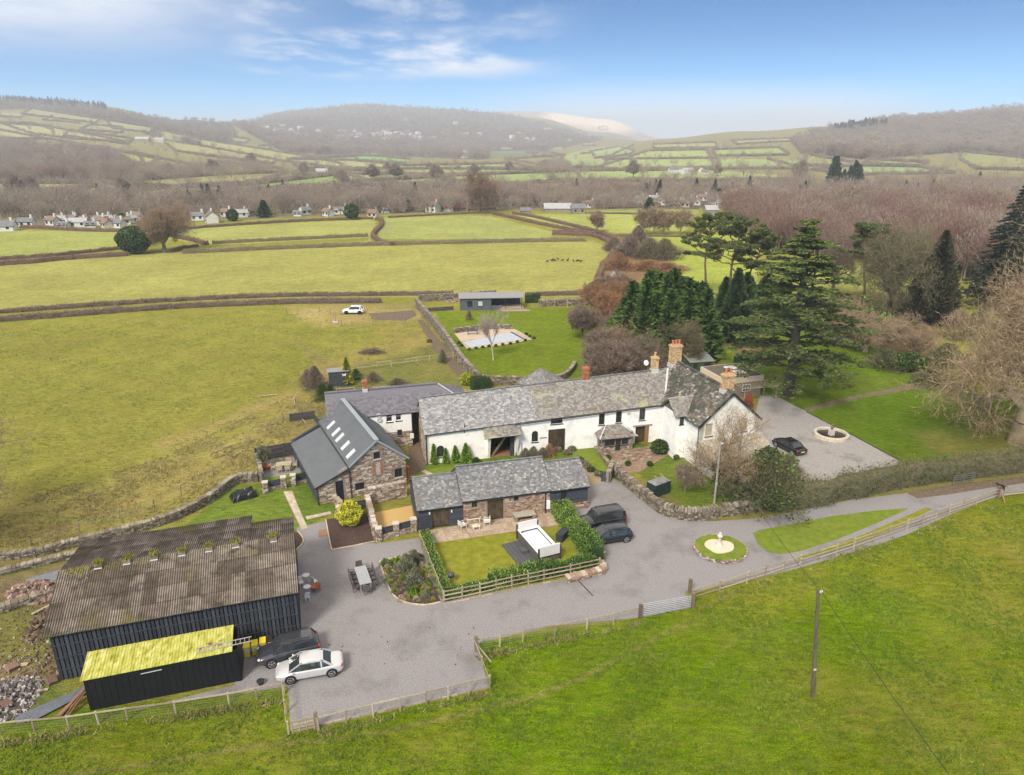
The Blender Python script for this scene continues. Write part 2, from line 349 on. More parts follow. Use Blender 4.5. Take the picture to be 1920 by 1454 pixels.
HILLF=[
([(30,270),(170,280),(200,290),(120,292)],(.30,.29,.14)),([(100,218),(160,224),(150,232),(80,226)],(.27,.27,.14)),([(200,226),(290,240),(280,250),(210,242)],(.28,.28,.14)),([(300,245),(350,256),(345,266),(290,258)],(.27,.27,.13)),([(0,210),(50,214),(40,222),(0,220)],(.28,.27,.15)),([(400,305),(530,318),(520,326),(400,320)],(.27,.28,.12)),([(560,322),(640,324),(630,330),(550,330)],(.23,.30,.11)),([(430,258),(470,262),(460,270),(420,266)],(.24,.24,.13)),([(1000,285),(1050,288),(1040,296),(1000,294)],(.2,.22,.12)),
([(-900,345),(180,345),(300,352),(180,372),(-900,395)],(.29,.30,.12)),([(180,345),(430,328),(540,325),(480,345),(200,362)],(.28,.27,.12)),
([(190,362),(480,347),(640,328),(880,330),(880,345),(600,352),(200,378)],(.22,.30,.11)),([(640,322),(900,318),(1080,322),(1090,340),(900,352),(700,350)],(.24,.31,.12)),
([(-900,262),(-900,225),(60,232),(100,245),(100,262)],(.30,.29,.14)),([(0,232),(90,238),(240,268),(140,262),(60,252)],(.31,.30,.15)),
([(60,205),(190,222),(180,232),(40,215)],(.27,.26,.14)),([(130,245),(250,262),(240,272),(120,256)],(.31,.30,.14)),([(180,275),(300,300),(280,312),(220,300)],(.32,.30,.12)),
([(170,235),(230,240),(230,250),(150,245)],(.26,.26,.14)),([(260,290),(390,318),(300,320),(270,308)],(.30,.29,.12)),([(300,262),(520,300),(510,310),(330,285)],(.29,.28,.13)),
([(350,258),(560,292),(640,308),(640,318),(540,305),(380,275)],(.30,.30,.13)),([(660,290),(770,300),(760,308),(670,302)],(.18,.32,.13)),
([(540,300),(660,302),(760,312),(960,308),(1000,318),(560,318)],(.29,.31,.14)),([(1040,310),(1060,290),(1110,278),(1190,272),(1130,300)],(.26,.30,.13)),
([(1110,285),(1160,276),(1190,284),(1180,292),(1115,298)],(.27,.32,.14)),([(1055,300),(1140,296),(1130,315),(1055,316)],(.26,.31,.13)),
([(1120,316),(1215,284),(1325,282),(1340,316),(1160,320)],(.28,.33,.13)),([(1225,272),(1340,268),(1345,278),(1225,280)],(.29,.30,.13)),([(1335,282),(1460,278),(1480,292),(1340,294)],(.26,.32,.13)),
([(1345,298),(1500,300),(1510,318),(1350,318)],(.26,.32,.13)),([(1370,265),(1530,258),(1520,264),(1380,272)],(.29,.31,.14)),([(1510,290),(1610,308),(1590,314),(1510,312)],(.25,.26,.11)),
([(1630,300),(1740,306),(1720,314),(1620,308)],(.27,.30,.11)),([(1800,285),(1990,305),(1990,322),(1830,318),(1800,300)],(.24,.25,.11)),([(1060,322),(1340,320),(1500,332),(1500,340),(1080,342)],(.27,.33,.13)),
([(1520,320),(1600,312),(1720,314),(1790,326),(1600,330)],(.23,.31,.14)),([(1620,362),(1820,366),(1800,382),(1620,376)],(.25,.33,.11)),([(1440,358),(1560,362),(1540,366),(1430,364)],(.26,.32,.12)),
([(860,285),(1000,282),(1060,292),(950,300)],(.16,.18,.10)),([(640,384),(705,386),(700,390),(640,390)],(.28,.28,.1)),([(450,398),(500,396),(500,402),(450,402)],(.28,.28,.1)),
]
for i_ in range(46):
 x_,y_=480+14.3*i_+9*sin(i_*5.1),238+(i_*37%52);w_,h_=14+9*abs(sin(i_*2.3)),2.5+2.5*abs(sin(i_*1.7));HILLF.append(([(x_,y_),(x_+w_,y_-1),(x_+w_+3,y_+h_),(x_+2,y_+h_+1)],(.27,.27,.15)))
WOODS=[
([(-900,345),(-900,262),(0,262),(90,270),(210,290),(250,320),(262,345)],(.13,.11,.08)),
([(-900,225),(-900,180),(0,182),(200,206),(300,222),(430,228),(470,300),(400,290),(300,262),(200,225),(60,205)],(.105,.09,.08)),
([(430,232),(560,205),(700,195),(940,212),(1130,262),(1040,282),(900,300),(700,292),(540,290)],(.115,.10,.09)),
([(1480,262),(1560,240),(1700,215),(1990,195),(1990,300),(1800,286),(1620,300),(1500,288)],(.105,.085,.08)),
([(-900,400),(-900,372),(180,376),(600,352),(1000,352),(1500,345),(2400,325),(2400,398),(1640,385),(1400,392),(700,400),(0,425)],(.11,.085,.07)),
]
def build_land():
 U=np.concatenate([np.linspace(-2.6,-0.82,30)[:-1],np.linspace(-0.82,0.82,560),np.linspace(0.82,2.6,30)[1:]])
 rows=[-90,-50,-20,0,8,15,20,24]
 pys=np.concatenate([np.arange(1640,460,-3.4),np.arange(460,392,-1.1)])
 rows+=[P(960,p)[1]for p in pys if P(960,p)[1]>26]
 rows+=list(np.exp(np.linspace(math.log(400),math.log(9500),210)))
 R=np.array(sorted(rows));nu,nr=len(U),len(R)
 base=np.maximum(R,26.0)
 X=U[None,:]*base[:,None];Yg=np.repeat(R[:,None],nu,1);Z=height(X,Yg)
 Zc=np.maximum(Yg*cT-(Z-H)*sT,1.0);PX=960+F*X/Zc;PY=727+F*(-Yg*sT-(Z-H)*cT)/Zc
 PY=np.where(Yg<22,1640,PY)
 col=np.zeros((nr,nu,4));col[:]=(*OL,.5)
 g=np.random.default_rng(3)
 wx=6*np.sin(X/3.1+Yg/5)+5*np.sin(X/1.7-Yg/2.3+1)+3*g.normal(size=X.shape);
 for poly,c,soft,st in PAINT:
  if soft<=1.5:msk=inpoly(PX,PY,poly).astype(float)
  else:
   q=poly+[poly[0]];d=segdist(PX+wx*soft/14,PY+wx*soft/24,q);ins=inpoly(PX+wx*soft/14,PY+wx*soft/24,poly)
   msk=np.clip(0.5+np.where(ins,d,-d)/(2*soft),0,1)
  col=col*(1-msk[...,None])+np.array((*c,st))*msk[...,None]
 far=Yg>400
 for poly,c in WOODS+HILLF:
  msk=(inpoly(PX,PY,poly)&far)
  col[msk]=(*c,.15)
 msk=inpoly(PX,PY,[(925,206),(1000,200),(1140,210),(1210,228),(1290,270),(1150,268),(1030,244)])&(Yg>5900);nz=.5+.5*np.sin(PX/23+PY/7)*np.sin(PX/11-PY/5+1);col[msk]=(.36,.31,.25,.3);w_=(np.clip(1.5-segdist(PX,PY,[(1060,218),(1110,222),(1165,232)],2.2)/34+.25*nz,0,1)*msk)[...,None];col=col*(1-w_)+np.array((.88,.72,.54,.3))*w_  # far hill: patch of sunshine painted into the ground colour
 for pts,w,c in[([(1300,1170),(1200,1210),(1100,1262),(1000,1310),(850,1345),(700,1372),(560,1395),(350,1420),(0,1470)],7,(.17,.15,.055)),
 ([(1460,1160),(1380,1200),(1290,1290)],5,(.13,.17,.03)),
 ([(790,580),(800,620),(830,660),(860,700),(880,715)],9,(.13,.095,.06)),
 ([(300,840),(420,790),(560,740)],14,(.30,.235,.09)),([(60,1000),(300,930),(470,850)],12,(.29,.215,.08)),
 ([(0,965),(200,975),(420,880)],6,(.16,.19,.04))]:
  d=segdist(PX+wx*.5,PY+wx*.35,pts);m_=np.clip(1-d/w,0,1)*.75*(Yg>22)
  col=col*(1-m_[...,None])+np.array((*c,.8))*m_[...,None]
 V=np.stack([X,Yg,Z],-1).reshape(-1,3)
 i=np.arange(nr-1)[:,None]*nu+np.arange(nu-1)[None,:];i=i.reshape(-1)
 Fc=np.stack([i,i+1,i+nu+1,i+nu],1)
 mb=MB();mb.add(V,Fc)
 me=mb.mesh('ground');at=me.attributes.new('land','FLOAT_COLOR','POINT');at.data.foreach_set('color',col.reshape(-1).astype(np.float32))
 me.polygons.foreach_set('use_smooth',np.ones(len(me.polygons),bool))
 m=bpy.data.materials.new('pasture');m.use_nodes=True;nt=m.node_tree;N=nt.nodes;L=nt.links;bs=N['Principled BSDF']
 bs.inputs['Roughness'].default_value=1;bs.inputs['Specular IOR Level'].default_value=0
 a=N.new('ShaderNodeAttribute');a.attribute_name='land'
 tc=N.new('ShaderNodeTexCoord')
 def noise(sc,det=5,rg=.6,st=None):
  t=N.new('ShaderNodeTexNoise');t.inputs['Scale'].default_value=sc;t.inputs['Detail'].default_value=det;t.inputs['Roughness'].default_value=rg
  if st:
   mp=N.new('ShaderNodeMapping');mp.inputs['Scale'].default_value=st;mp.inputs['Rotation'].default_value=(0,0,.35);L.new(tc.outputs['Object'],mp.inputs[0]);L.new(mp.outputs[0],t.inputs['Vector'])
  else:L.new(tc.outputs['Object'],t.inputs['Vector'])
  return t.outputs['Fac']
 def rng_(v,a0,a1,b0,b1):
  r=N.new('ShaderNodeMapRange');L.new(v,r.inputs[0]);r.inputs[1].default_value=a0;r.inputs[2].default_value=a1;r.inputs[3].default_value=b0;r.inputs[4].default_value=b1;return r.outputs[0]
 def mul(x,y):
  q=N.new('ShaderNodeMath');q.operation='MULTIPLY';L.new(x,q.inputs[0]);L.new(y,q.inputs[1]);return q.outputs[0]
 n1,n2,n3,n4=noise(.045,6),noise(.35,6,.65),noise(2.2,6,.7,(.45,1.2,1)),noise(9.0,4,.7)
 v=mul(mul(rng_(n1,.3,.7,.84,1.16),rng_(n2,.28,.72,.80,1.2)),mul(rng_(n3,.3,.7,.60,1.42),rng_(n4,.32,.68,.42,1.65)))
 vm=N.new('ShaderNodeVectorMath');vm.operation='SCALE';L.new(a.outputs['Color'],vm.inputs[0]);L.new(v,vm.inputs['Scale'])
 n5=noise(1.1,8,.72,(.5,1.3,1));n6=noise(.12,5,.6)
 q=N.new('ShaderNodeMath');q.operation='ADD';L.new(rng_(n5,.42,.68,0,1),q.inputs[0]);L.new(rng_(n6,.35,.65,-.5,.5),q.inputs[1]);q.use_clamp=True
 stv=mul(q.outputs[0],a.outputs['Alpha'])
 mx=N.new('ShaderNodeMix');mx.data_type='RGBA';L.new(mul(stv,rng_(n4,.2,.8,.35,.75)),mx.inputs[0]);L.new(vm.outputs[0],mx.inputs[6]);mx.inputs[7].default_value=(.34,.25,.075,1)
 L.new(mx.outputs[2],bs.inputs['Base Color'])
 bp=N.new('ShaderNodeBump');bp.inputs['Strength'].default_value=.8;bp.inputs['Distance'].default_value=.15
 ad=N.new('ShaderNodeMath');ad.operation='ADD';L.new(n3,ad.inputs[0]);L.new(n4,ad.inputs[1]);L.new(ad.outputs[0],bp.inputs['Height']);L.new(bp.outputs[0],bs.inputs['Normal'])
 me.materials.append(m)
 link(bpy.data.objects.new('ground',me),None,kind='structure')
build_land()
def build_haze():
 mb=MB();mb.box((0,4700,105),(26000,5200,165))
 m=bpy.data.materials.new('haze_air');m.use_nodes=True;nt=m.node_tree;nt.nodes.clear()
 o=nt.nodes.new('ShaderNodeOutputMaterial');v=nt.nodes.new('ShaderNodeVolumePrincipled')
 v.inputs['Color'].default_value=(.90,.94,1.0,1);v.inputs['Density'].default_value=HAZE;v.inputs['Anisotropy'].default_value=0.0
 nt.links.new(v.outputs[0],o.inputs['Volume'])
 mb.build('haze',m,kind='stuff')
HAZE=2.0e-4
build_haze()
# -- sheets of ground surface
def vadd(a,b):return np.asarray(a,float)+np.asarray(b,float)
def sheet(name,pts,z,mat,world=False,thick=0.0,**props):
 Q=[P(*p)[:2]if not world else p for p in pts]
 me=bpy.data.meshes.new(name);V=[(x,y,z)for x,y in Q];n=len(V);Fs=[list(range(n))]
 area=sum(V[i][0]*V[(i+1)%n][1]-V[(i+1)%n][0]*V[i][1]for i in range(n))
 if area<0:Fs=[Fs[0][::-1]]
 if thick:
  V+=[(x,y,z-thick)for x,y in Q];Fs+=[(i,(i+1)%n,(i+1)%n+n,i+n)for i in range(n)]
 me.from_pydata(V,[],Fs);me.materials.append(mat)
 props.setdefault('kind','structure')
 return link(bpy.data.objects.new(name,me),None,**props)
gravel=material('gravel',[(.17,.16,.158),(.255,.238,.235),(.36,.335,.325)],scale=9,bump=.9,rough=.95,detail=10,spots=((.13,.115,.11),.22,.50,.80),bscale=26,thr=(.28,.72))
gravel2=material('drive_gravel',[(.25,.23,.21),(.30,.28,.265),(.36,.335,.32)],scale=3.0,bump=.7,rough=.95,detail=12,spots=((.15,.135,.12),.25,.54,.74),bscale=26,thr=(.3,.7))
lawn=material('lawn',[(.085,.135,.005),(.135,.185,.010),(.215,.225,.022)],scale=1.4,bump=.9,rough=.95,detail=12,bscale=16,spots=((.21,.21,.055),.8,.5,.8),thr=(.25,.75))
lawn2=material('mossy_lawn',[(.12,.135,.006),(.19,.195,.012),(.27,.25,.03)],scale=1.2,bump=.9,rough=.95,detail=12,bscale=16,thr=(.28,.72))
mulch=material('mulch',[(.035,.02,.016),(.075,.045,.035),(.13,.085,.065)],scale=9,bump=1.0,rough=.95,detail=8,bscale=20)
earth=material('earth',[(.08,.05,.035),(.14,.10,.07),(.20,.16,.11)],scale=3,bump=.8,rough=.95,detail=8)
sand=material('sandy_gravel',[(.42,.25,.08),(.52,.34,.13),(.58,.42,.2)],scale=14,bump=.7,rough=.95)
cream_gr=material('cream_gravel',[(.55,.47,.34),(.66,.57,.43)],scale=20,bump=.6,rough=.95)
sheet('gravel_yard',[(225,1338),(300,1322),(540,1287),(545,1370),(600,1358),(700,1337),(918,1290),(892,1207),(1040,1174),(1200,1158),(1295,1140),(1288,1112),(1400,1089),(1500,1065),(1600,1036),(1700,1003),(1780,966),(1850,938),(1920,922),(2050,900),(2050,884),(1930,902),(1860,908),(1780,914),(1700,925),(1600,937),(1500,957),(1430,972),(1330,978),(1255,968),(1190,925),(1150,897),(1105,905),(1060,960),(780,1010),(703,1020),(620,975),(556,990),(560,1050),(520,1100),(470,1180),(440,1240),(440,1285)],.004,gravel)
sheet('side_drive',[(1425,742),(1455,742),(1478,755),(1512,772),(1600,818),(1692,868),(1600,895),(1500,915),(1440,890),(1425,850),(1410,800)],.006,gravel2)
sheet('entrance_track',[(1700,925),(1780,912),(1860,902),(1960,890),(1960,902),(1860,914),(1790,926),(1720,935)],.008,earth)
sheet('triangle_lawn',[(1411,1000),(1425,994),(1480,984),(1560,968),(1640,958),(1705,953),(1690,961),(1640,983),(1570,1012),(1500,1034),(1465,1040),(1440,1036),(1422,1022)],.010,lawn)
sheet('grass_verge',[(1500,1050),(1560,1035),(1640,1008),(1710,975),(1748,955),(1735,952),(1690,972),(1620,1002),(1540,1030),(1490,1046)],.010,lawn2)
sheet('wall_verge',[(1320,972),(1440,958),(1560,925),(1700,905),(1780,895),(1880,884),(1960,876),(1960,890),(1860,900),(1700,922),(1600,934),(1500,954),(1430,969),(1330,975)],.012,material('leafy_verge',[(.09,.10,.02),(.17,.15,.045),(.24,.16,.07)],scale=3,bump=.9,detail=10,rough=.95))
cott_lawn=sheet('cottage_lawn',[(798,1022),(935,1001),(1062,984),(1090,1020),(1122,1060),(1122,1072),(1000,1096),(835,1128)],.012,lawn2)
sheet('paddock_corner',[(1287,1108),(1296,1108),(1296,1116),(1284,1116)],.012,lawn)
sheet('house_lawn',[(1068,843),(1108,838),(1150,878),(1128,885),(1100,872),(1078,862)],.012,lawn)
sheet('barn_front_lawn',[(768,892),(800,880),(900,868),(960,862),(1040,858),(1040,872),(900,905),(770,905)],.012,lawn)
sheet('courtyard_earth',[(765,830),(790,815),(798,868),(800,885),(770,890)],.010,earth)
sheet('mulch_bed',[(611,975),(690,963),(704,1017),(622,1032)],.03,mulch)
sheet('planting_bed',[(712,1055),(786,1037),(826,1128),(795,1134),(757,1129),(735,1115),(722,1090)],.03,mulch)
sheet('corner_bed',[(543,1000),(558,998),(567,1010),(567,1019),(555,1031),(548,1020)],.03,mulch)
sheet('sandy_floor',[(701,962),(772,948),(777,980),(712,992)],.012,sand)
sheet('terrace_gravel',[(484,866),(556,856),(568,885),(492,899)],.014,gravel)
sheet('enclosed_grass',[(490,899),(568,885),(574,893),(492,908)],.018,lawn)
sheet('cottage_path_bed',[(1060,862),(1085,858),(1135,905),(1110,910)],.010,material('path_earth',[(.28,.20,.12),(.38,.29,.19)],scale=4,bump=.5))
sheet('field_apron',[(690,588),(775,582),(782,592),(760,602),(700,600)],.010,earth)
sheet('lane_track',[(782,600),(792,600),(838,655),(878,712),(868,718),(815,655)],.012,earth)
def pavers(parent,frame_px,nu,nv,mat,z=.02,jit=.12,th=.05,seed=1,name='paving_stone',skip=.0):
 g=random.Random(seed);A,B,C_,D=[np.array(P(*p)[:2])for p in frame_px]
 m=None
 for i in range(nu):
  for j in range(nv):
   if g.random()<skip:continue
   u0,u1,v0,v1=i/nu,(i+1)/nu,j/nv,(j+1)/nv
   off=(g.random()-.5)*jit/nu if j%2 else 0
   def at(u,v):return(A*(1-u)+B*u)*(1-v)+(D*(1-u)+C_*u)*v
   q=[at(min(max(u0+off,0),1),v0),at(min(max(u1+off,0),1),v0),at(min(max(u1+off,0),1),v1),at(min(max(u0+off,0),1),v1)]
   if np.linalg.norm(q[1]-q[0])<.05:continue
   c=sum(q)/4;q=[c+(p-c)*(1-.02-.02*g.random())for p in q]
   zz=z+g.random()*.012
   mb=MB();mb.hexa([(*p,z-th)for p in q],[(*p,zz)for p in q],tint=g.random())
   mb.build(name,mat,parent,world=False)
flag=tintmat('flagstone',[(0,(.33,.235,.165)),(.5,(.39,.295,.21)),(1,(.42,.34,.25))],scale=5,amt=.3,bump=.4,spots=((.15,.11,.08),1.5,.55,.8))
pat=sheet('cottage_patio',[(790,997),(868,984),(1005,958),(1052,955),(1062,984),(935,1001),(798,1022)],.010,material('patio_mortar',[(.20,.15,.11),(.27,.21,.15)],scale=6))
pavers(pat,[(868,985),(1050,956),(1060,983),(884,1009)],17,3,flag,.026,seed=3)
pavers(pat,[(790,998),(866,985),(882,1009),(799,1021)],8,3,flag,.026,seed=5)
ter=sheet('house_terrace',[(1112,838),(1128,850),(1190,842),(1248,832),(1262,848),(1200,885),(1165,888),(1140,868)],.014,material('terrace_stone',[(.16,.10,.065),(.24,.165,.11),(.33,.25,.17)],scale=2.2,bump=.6,detail=10,thr=(.3,.7)))
pavers(ter,[(1128,850),(1246,833),(1256,849),(1152,876)],15,7,tintmat('old_paver',[(0,(.15,.095,.065)),(.6,(.25,.175,.12)),(1,(.34,.26,.19))],scale=5,amt=.35,bump=.5),.026,seed=8)
pth=sheet('garden_path',[(531,922),(548,921),(560,952),(578,991),(566,995),(548,958)],.016,material('path_base',[(.33,.27,.2),(.4,.33,.25)],scale=5))
pavers(pth,[(532,923),(547,922),(577,991),(567,994)],2,12,tintmat('path_slab',[(0,(.40,.33,.24)),(1,(.52,.45,.35))],scale=5,amt=.2),.032,seed=9,jit=0)
pth2=sheet('door_path',[(572,969),(620,959),(622,964),(576,975)],.018,MATS['path_base'])
pavers(pth2,[(573,970),(619,960),(621,964),(576,974)],6,1,MATS['path_slab'],.034,seed=10,jit=0)
pd=sheet('poolside_paving',[(852,626),(905,618),(962,616),(978,624),(998,637),(940,648),(876,655)],.02,material('pool_paving_base',[(.42,.33,.25),(.5,.4,.31)],scale=3))
pavers(pd,[(862,640),(880,654),(996,637),(972,622)],2,14,tintmat('pool_slab',[(0,(.36,.27,.19)),(1,(.45,.36,.27))],scale=4,amt=.15),.034,seed=11)
steps=sheet('stepping_path',[(792,885),(802,883),(812,889),(800,891)],.014,earth)
pavers(steps,[(789,884),(797,882),(812,889),(803,892)],1,3,MATS['path_slab'],.04,seed=12,jit=0)
# -- buildings
slate_old=tintmat('old_slate',[(0,(.085,.08,.085)),(.35,(.18,.173,.172)),(.7,(.26,.25,.245)),(.95,(.36,.345,.325)),(1,(.22,.17,.15))],scale=5,amt=.3,bump=.3,spots=[((.36,.32,.22),1.3,.60,.78)])
slate_mid=tintmat('weathered_slate',[(0,(.11,.108,.11)),(.5,(.17,.168,.17)),(.9,(.235,.232,.23)),(1,(.36,.33,.26))],scale=5,amt=.3,bump=.3,spots=[((.33,.29,.20),4.0,.62,.74),((.17,.14,.115),.5,.55,.75)])
slate_lich=tintmat('lichened_slate',[(0,(.15,.135,.12)),(.5,(.22,.20,.18)),(1,(.29,.27,.24))],scale=4,amt=.25,bump=.3,spots=[((.42,.43,.22),.35,.56,.72),((.16,.12,.08),1.1,.52,.7)])
slate_dark=tintmat('dark_slate',[(0,(.055,.05,.042)),(.5,(.12,.108,.09)),(.85,(.19,.165,.135)),(1,(.40,.36,.31))],scale=3,amt=.4,bump=.35,spots=[((.055,.058,.04),.5,.45,.62)])
slate_new=tintmat('new_slate',[(0,(.115,.108,.125)),(1,(.185,.175,.195))],scale=5,amt=.15,bump=.2)
whitewash=material('white_render',[(.66,.63,.58),(.80,.78,.74),(.84,.83,.80)],scale=1.1,bump=.25,detail=10,spots=((.50,.46,.38),.9,.52,.86),bscale=6,thr=(.22,.6))
render_dirty=material('stained_render',[(.48,.43,.33),(.70,.66,.57),(.80,.77,.71)],scale=.8,bump=.3,detail=12,bscale=6,thr=(.28,.6))
mortar=material('stone_mortar',[(.20,.155,.115),(.30,.25,.19)],scale=4,bump=.5)
rubble=tintmat('rubble_stone',[(0,(.14,.10,.085)),(.3,(.25,.17,.13)),(.55,(.33,.27,.21)),(.8,(.44,.38,.31)),(1,(.56,.51,.45))],scale=7,amt=.3,bump=.5)
rubble_red=tintmat('red_rubble',[(0,(.13,.07,.05)),(.4,(.27,.17,.12)),(.8,(.42,.31,.22)),(1,(.52,.45,.37))],scale=7,amt=.3,bump=.5,spots=[((.10,.10,.04),1.6,.6,.8)])
wallstone=tintmat('drystone',[(0,(.07,.055,.042)),(.35,(.135,.108,.078)),(.7,(.22,.185,.135)),(1,(.34,.30,.24))],scale=6,amt=.35,bump=.5,spots=[((.15,.15,.05),1.1,.58,.78)])
clad=tintmat('slate_blue_boards',[(0,(.035,.040,.050)),(1,(.055,.062,.074))],scale=4,amt=.2,bump=.15,spec=.3)
black_board=tintmat('black_boards',[(0,(.030,.033,.040)),(1,(.062,.068,.080))],scale=4,amt=.3,bump=.2)
darkframe=material('dark_frame',[(.03,.032,.036),(.045,.047,.05)],scale=3,bump=0,rough=.5)
glass=material('window_glass',[(.012,.014,.016),(.03,.034,.036)],scale=1.5,bump=0,rough=.06,spec=.6)
glass_warm=material('lit_dim_glass',[(.03,.022,.015),(.10,.07,.045)],scale=1.6,bump=0,rough=.08,spec=.6)
timber=material('weathered_timber',[(.22,.17,.12),(.36,.30,.22)],scale=3,stretch=(1,1,6),bump=.3)
fence_wood=tintmat('fence_wood',[(0,(.28,.21,.14)),(1,(.46,.38,.27))],scale=5,amt=.25,bump=.2)
lead=material('lead_flashing',[(.42,.42,.42),(.55,.55,.54)],scale=3,bump=.1,rough=.5)
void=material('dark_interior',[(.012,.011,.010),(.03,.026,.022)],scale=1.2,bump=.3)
metal_gr=material('grey_sheet_metal',[(.115,.122,.130),(.145,.152,.16)],scale=.6,bump=.04,rough=.45,spec=.4)
ridge_gr=material('pale_ridge',[(.24,.27,.29),(.30,.33,.35)],scale=1,bump=.05,rough=.5)
brick_or=tintmat('buff_brick',[(0,(.36,.22,.10)),(.5,(.50,.33,.17)),(1,(.60,.44,.26))],scale=6,amt=.3,bump=.4)
brick_red=tintmat('red_brick',[(0,(.30,.09,.05)),(1,(.45,.17,.09))],scale=6,amt=.3,bump=.3)
terracotta=material('terracotta',[(.42,.14,.07),(.52,.20,.11)],scale=5,bump=.2)
white_pl=material('white_plastic',[(.75,.75,.74),(.8,.8,.79)],scale=3,bump=0,rough=.5)
gutter_m=material('gutter_black',[(.02,.02,.022),(.03,.03,.032)],scale=3,bump=0,rough=.4)
class Frame:
 """a plan frame: u along the front, v to the back, w up"""
 def __init__(s,O,ang):
  s.O=np.array((O[0],O[1],0.0));a=radians(ang);s.ang=a
  s.U=np.array((cos(a),sin(a),0));s.V=np.array((-sin(a),cos(a),0));s.W=np.array((0,0,1.0))
 def __call__(s,u,v,w=0.0):return s.O+s.U*u+s.V*v+s.W*w
 def inv(s,p):d=np.array(p)-s.O;return float(d@s.U),float(d@s.V)
 def on(s,px,py,v=0.0,side=False):
  a=(px-960)/F;b=(py-727)/F;d=np.array((a,cT-b*sT,-sT-b*cT));C0=np.array((0,0,H))
  nrm=s.U if side else s.V
  t=(s.O+nrm*v-C0)@nrm/(d@nrm);p=C0+d*t;q=s.inv(p)
  return(q[1]if side else q[0]),float(p[2])
class Face:
 """an upright wall face: X along it, n outwards"""
 def __init__(s,p0,X,n):s.p0=np.array(p0,float);s.X=np.array(X,float);s.n=np.array(n,float)
 def __call__(s,x,z,o=0.0):return s.p0+s.X*x+np.array((0,0,z))+s.n*o
def panel(mb,fc,L,top,holes=(),t=.35,z0=0.0,tint=.5,mat=0,bottom=None):
 """wall with real openings; top = list of (x, z)"""
 xs=sorted(set([0,L]+[x for x,_ in top]+[h[0]for h in holes]+[h[1]for h in holes]));xs=[x for x in xs if-1e-6<=x<=L+1e-6]
 tx=[p[0]for p in top];tz=[p[1]for p in top]
 for a,b in zip(xs[:-1],xs[1:]):
  if b-a<1e-4:continue
  m=(a+b)/2;cuts=sorted([(h[2],h[3])for h in holes if h[0]<m<h[1]])
  ta,tb=np.interp(a,tx,tz),np.interp(b,tx,tz);z=z0
  for h0,h1 in cuts+[(None,None)]:
   e0=e1=h0
   if h0 is None:e0,e1=ta,tb
   if min(e0,e1)>z+1e-4:
    mb.hexa([fc(a,z),fc(b,z),fc(b,z,-t),fc(a,z,-t)],[fc(a,e0),fc(b,e1),fc(b,e1,-t),fc(a,e0,-t)],tint,mat)
   if h1 is not None:z=h1
def stones(mb,fc,L,top,holes=(),z0=0.0,sx=.42,sz=.19,seed=1,proud=.03,mat=0,tr=(0,1)):
 g=np.random.default_rng(seed);tx=[p[0]for p in top];tz=[p[1]for p in top];Cn=[];A=[];T_=[]
 z=z0+.02;zm=max(tz)
 while z<zm-.05:
  h=sz*(.65+.7*g.random());x=-.1*g.random()
  while x<L:
   w=sx*(.45+1.1*g.random());a,b=max(x,0.0),min(x+w,L);x+=w
   if b-a<.06:continue
   if z+h*.8>min(np.interp(a,tx,tz),np.interp(b,tx,tz)):continue
   if any(a<k[1]+.03 and b>k[0]-.03 and z<k[3]+.02 and z+h>k[2]-.02 for k in holes):continue
   pr=proud*(.3+g.random());jz=(g.random()-.5)*.03
   Cn.append(fc((a+b)/2,z+h/2+jz,pr/2-.02));A.append([fc.X*(b-a-.03)/2+np.array((0,0,(g.random()-.5)*.02)),fc.n*(pr/2+.03),np.array((0,0,(h-.03)/2))]);T_.append(tr[0]+(tr[1]-tr[0])*g.random())
  z+=h
 if Cn:mb.boxes(Cn,A,np.array(T_,np.float32),mat)
def slates(mb,p0,U,V,LU,LV,sw=.36,sh=.26,seed=1,clip=None,tr=(0,1),thick=.018,mat=0,jit=.012):
 """courses of single slates on a slope: p0 eave corner, U along, V up the slope"""
 g=np.random.default_rng(seed);U=np.array(U,float);V=np.array(V,float);n=np.cross(U,V);n/=np.linalg.norm(n)
 if n[2]<0:n=-n
 nr=int(math.ceil(LV/sh));us=[];vs=[];ws=[]
 for r in range(nr):
  x=-sw*(.5 if r%2 else 0)-sw*.2*g.random()
  while x<LU:
   w=sw*(.8+.4*g.random());a,b=max(x,0),min(x+w,LU);x+=w
   if b-a<.04:continue
   c_=((a+b)/2,(r+.5)*sh)
   if clip is not None and not clip(*c_):continue
   us.append((a+b)/2);vs.append(c_[1]);ws.append(b-a)
 us=np.array(us);vs=np.array(vs);ws=np.array(ws);N_=len(us)
 lift=.03+g.random(N_)*jit
 Cn=p0+us[:,None]*U+(vs+(g.random(N_)-.5)*.02)[:,None]*V+lift[:,None]*n
 tl=np.radians(3.5+g.random(N_)*2)
 Vt=V[None]*np.cos(tl)[:,None]-n[None]*np.sin(tl)[:,None];nt_=n[None]*np.cos(tl)[:,None]+V[None]*np.sin(tl)[:,None]
 A=np.stack([U[None]*(ws/2-.004)[:,None],Vt*(sh*.60),nt_*thick/2],1)
 mb.boxes(Cn,A,(tr[0]+(tr[1]-tr[0])*g.random(N_)).astype(np.float32),mat)
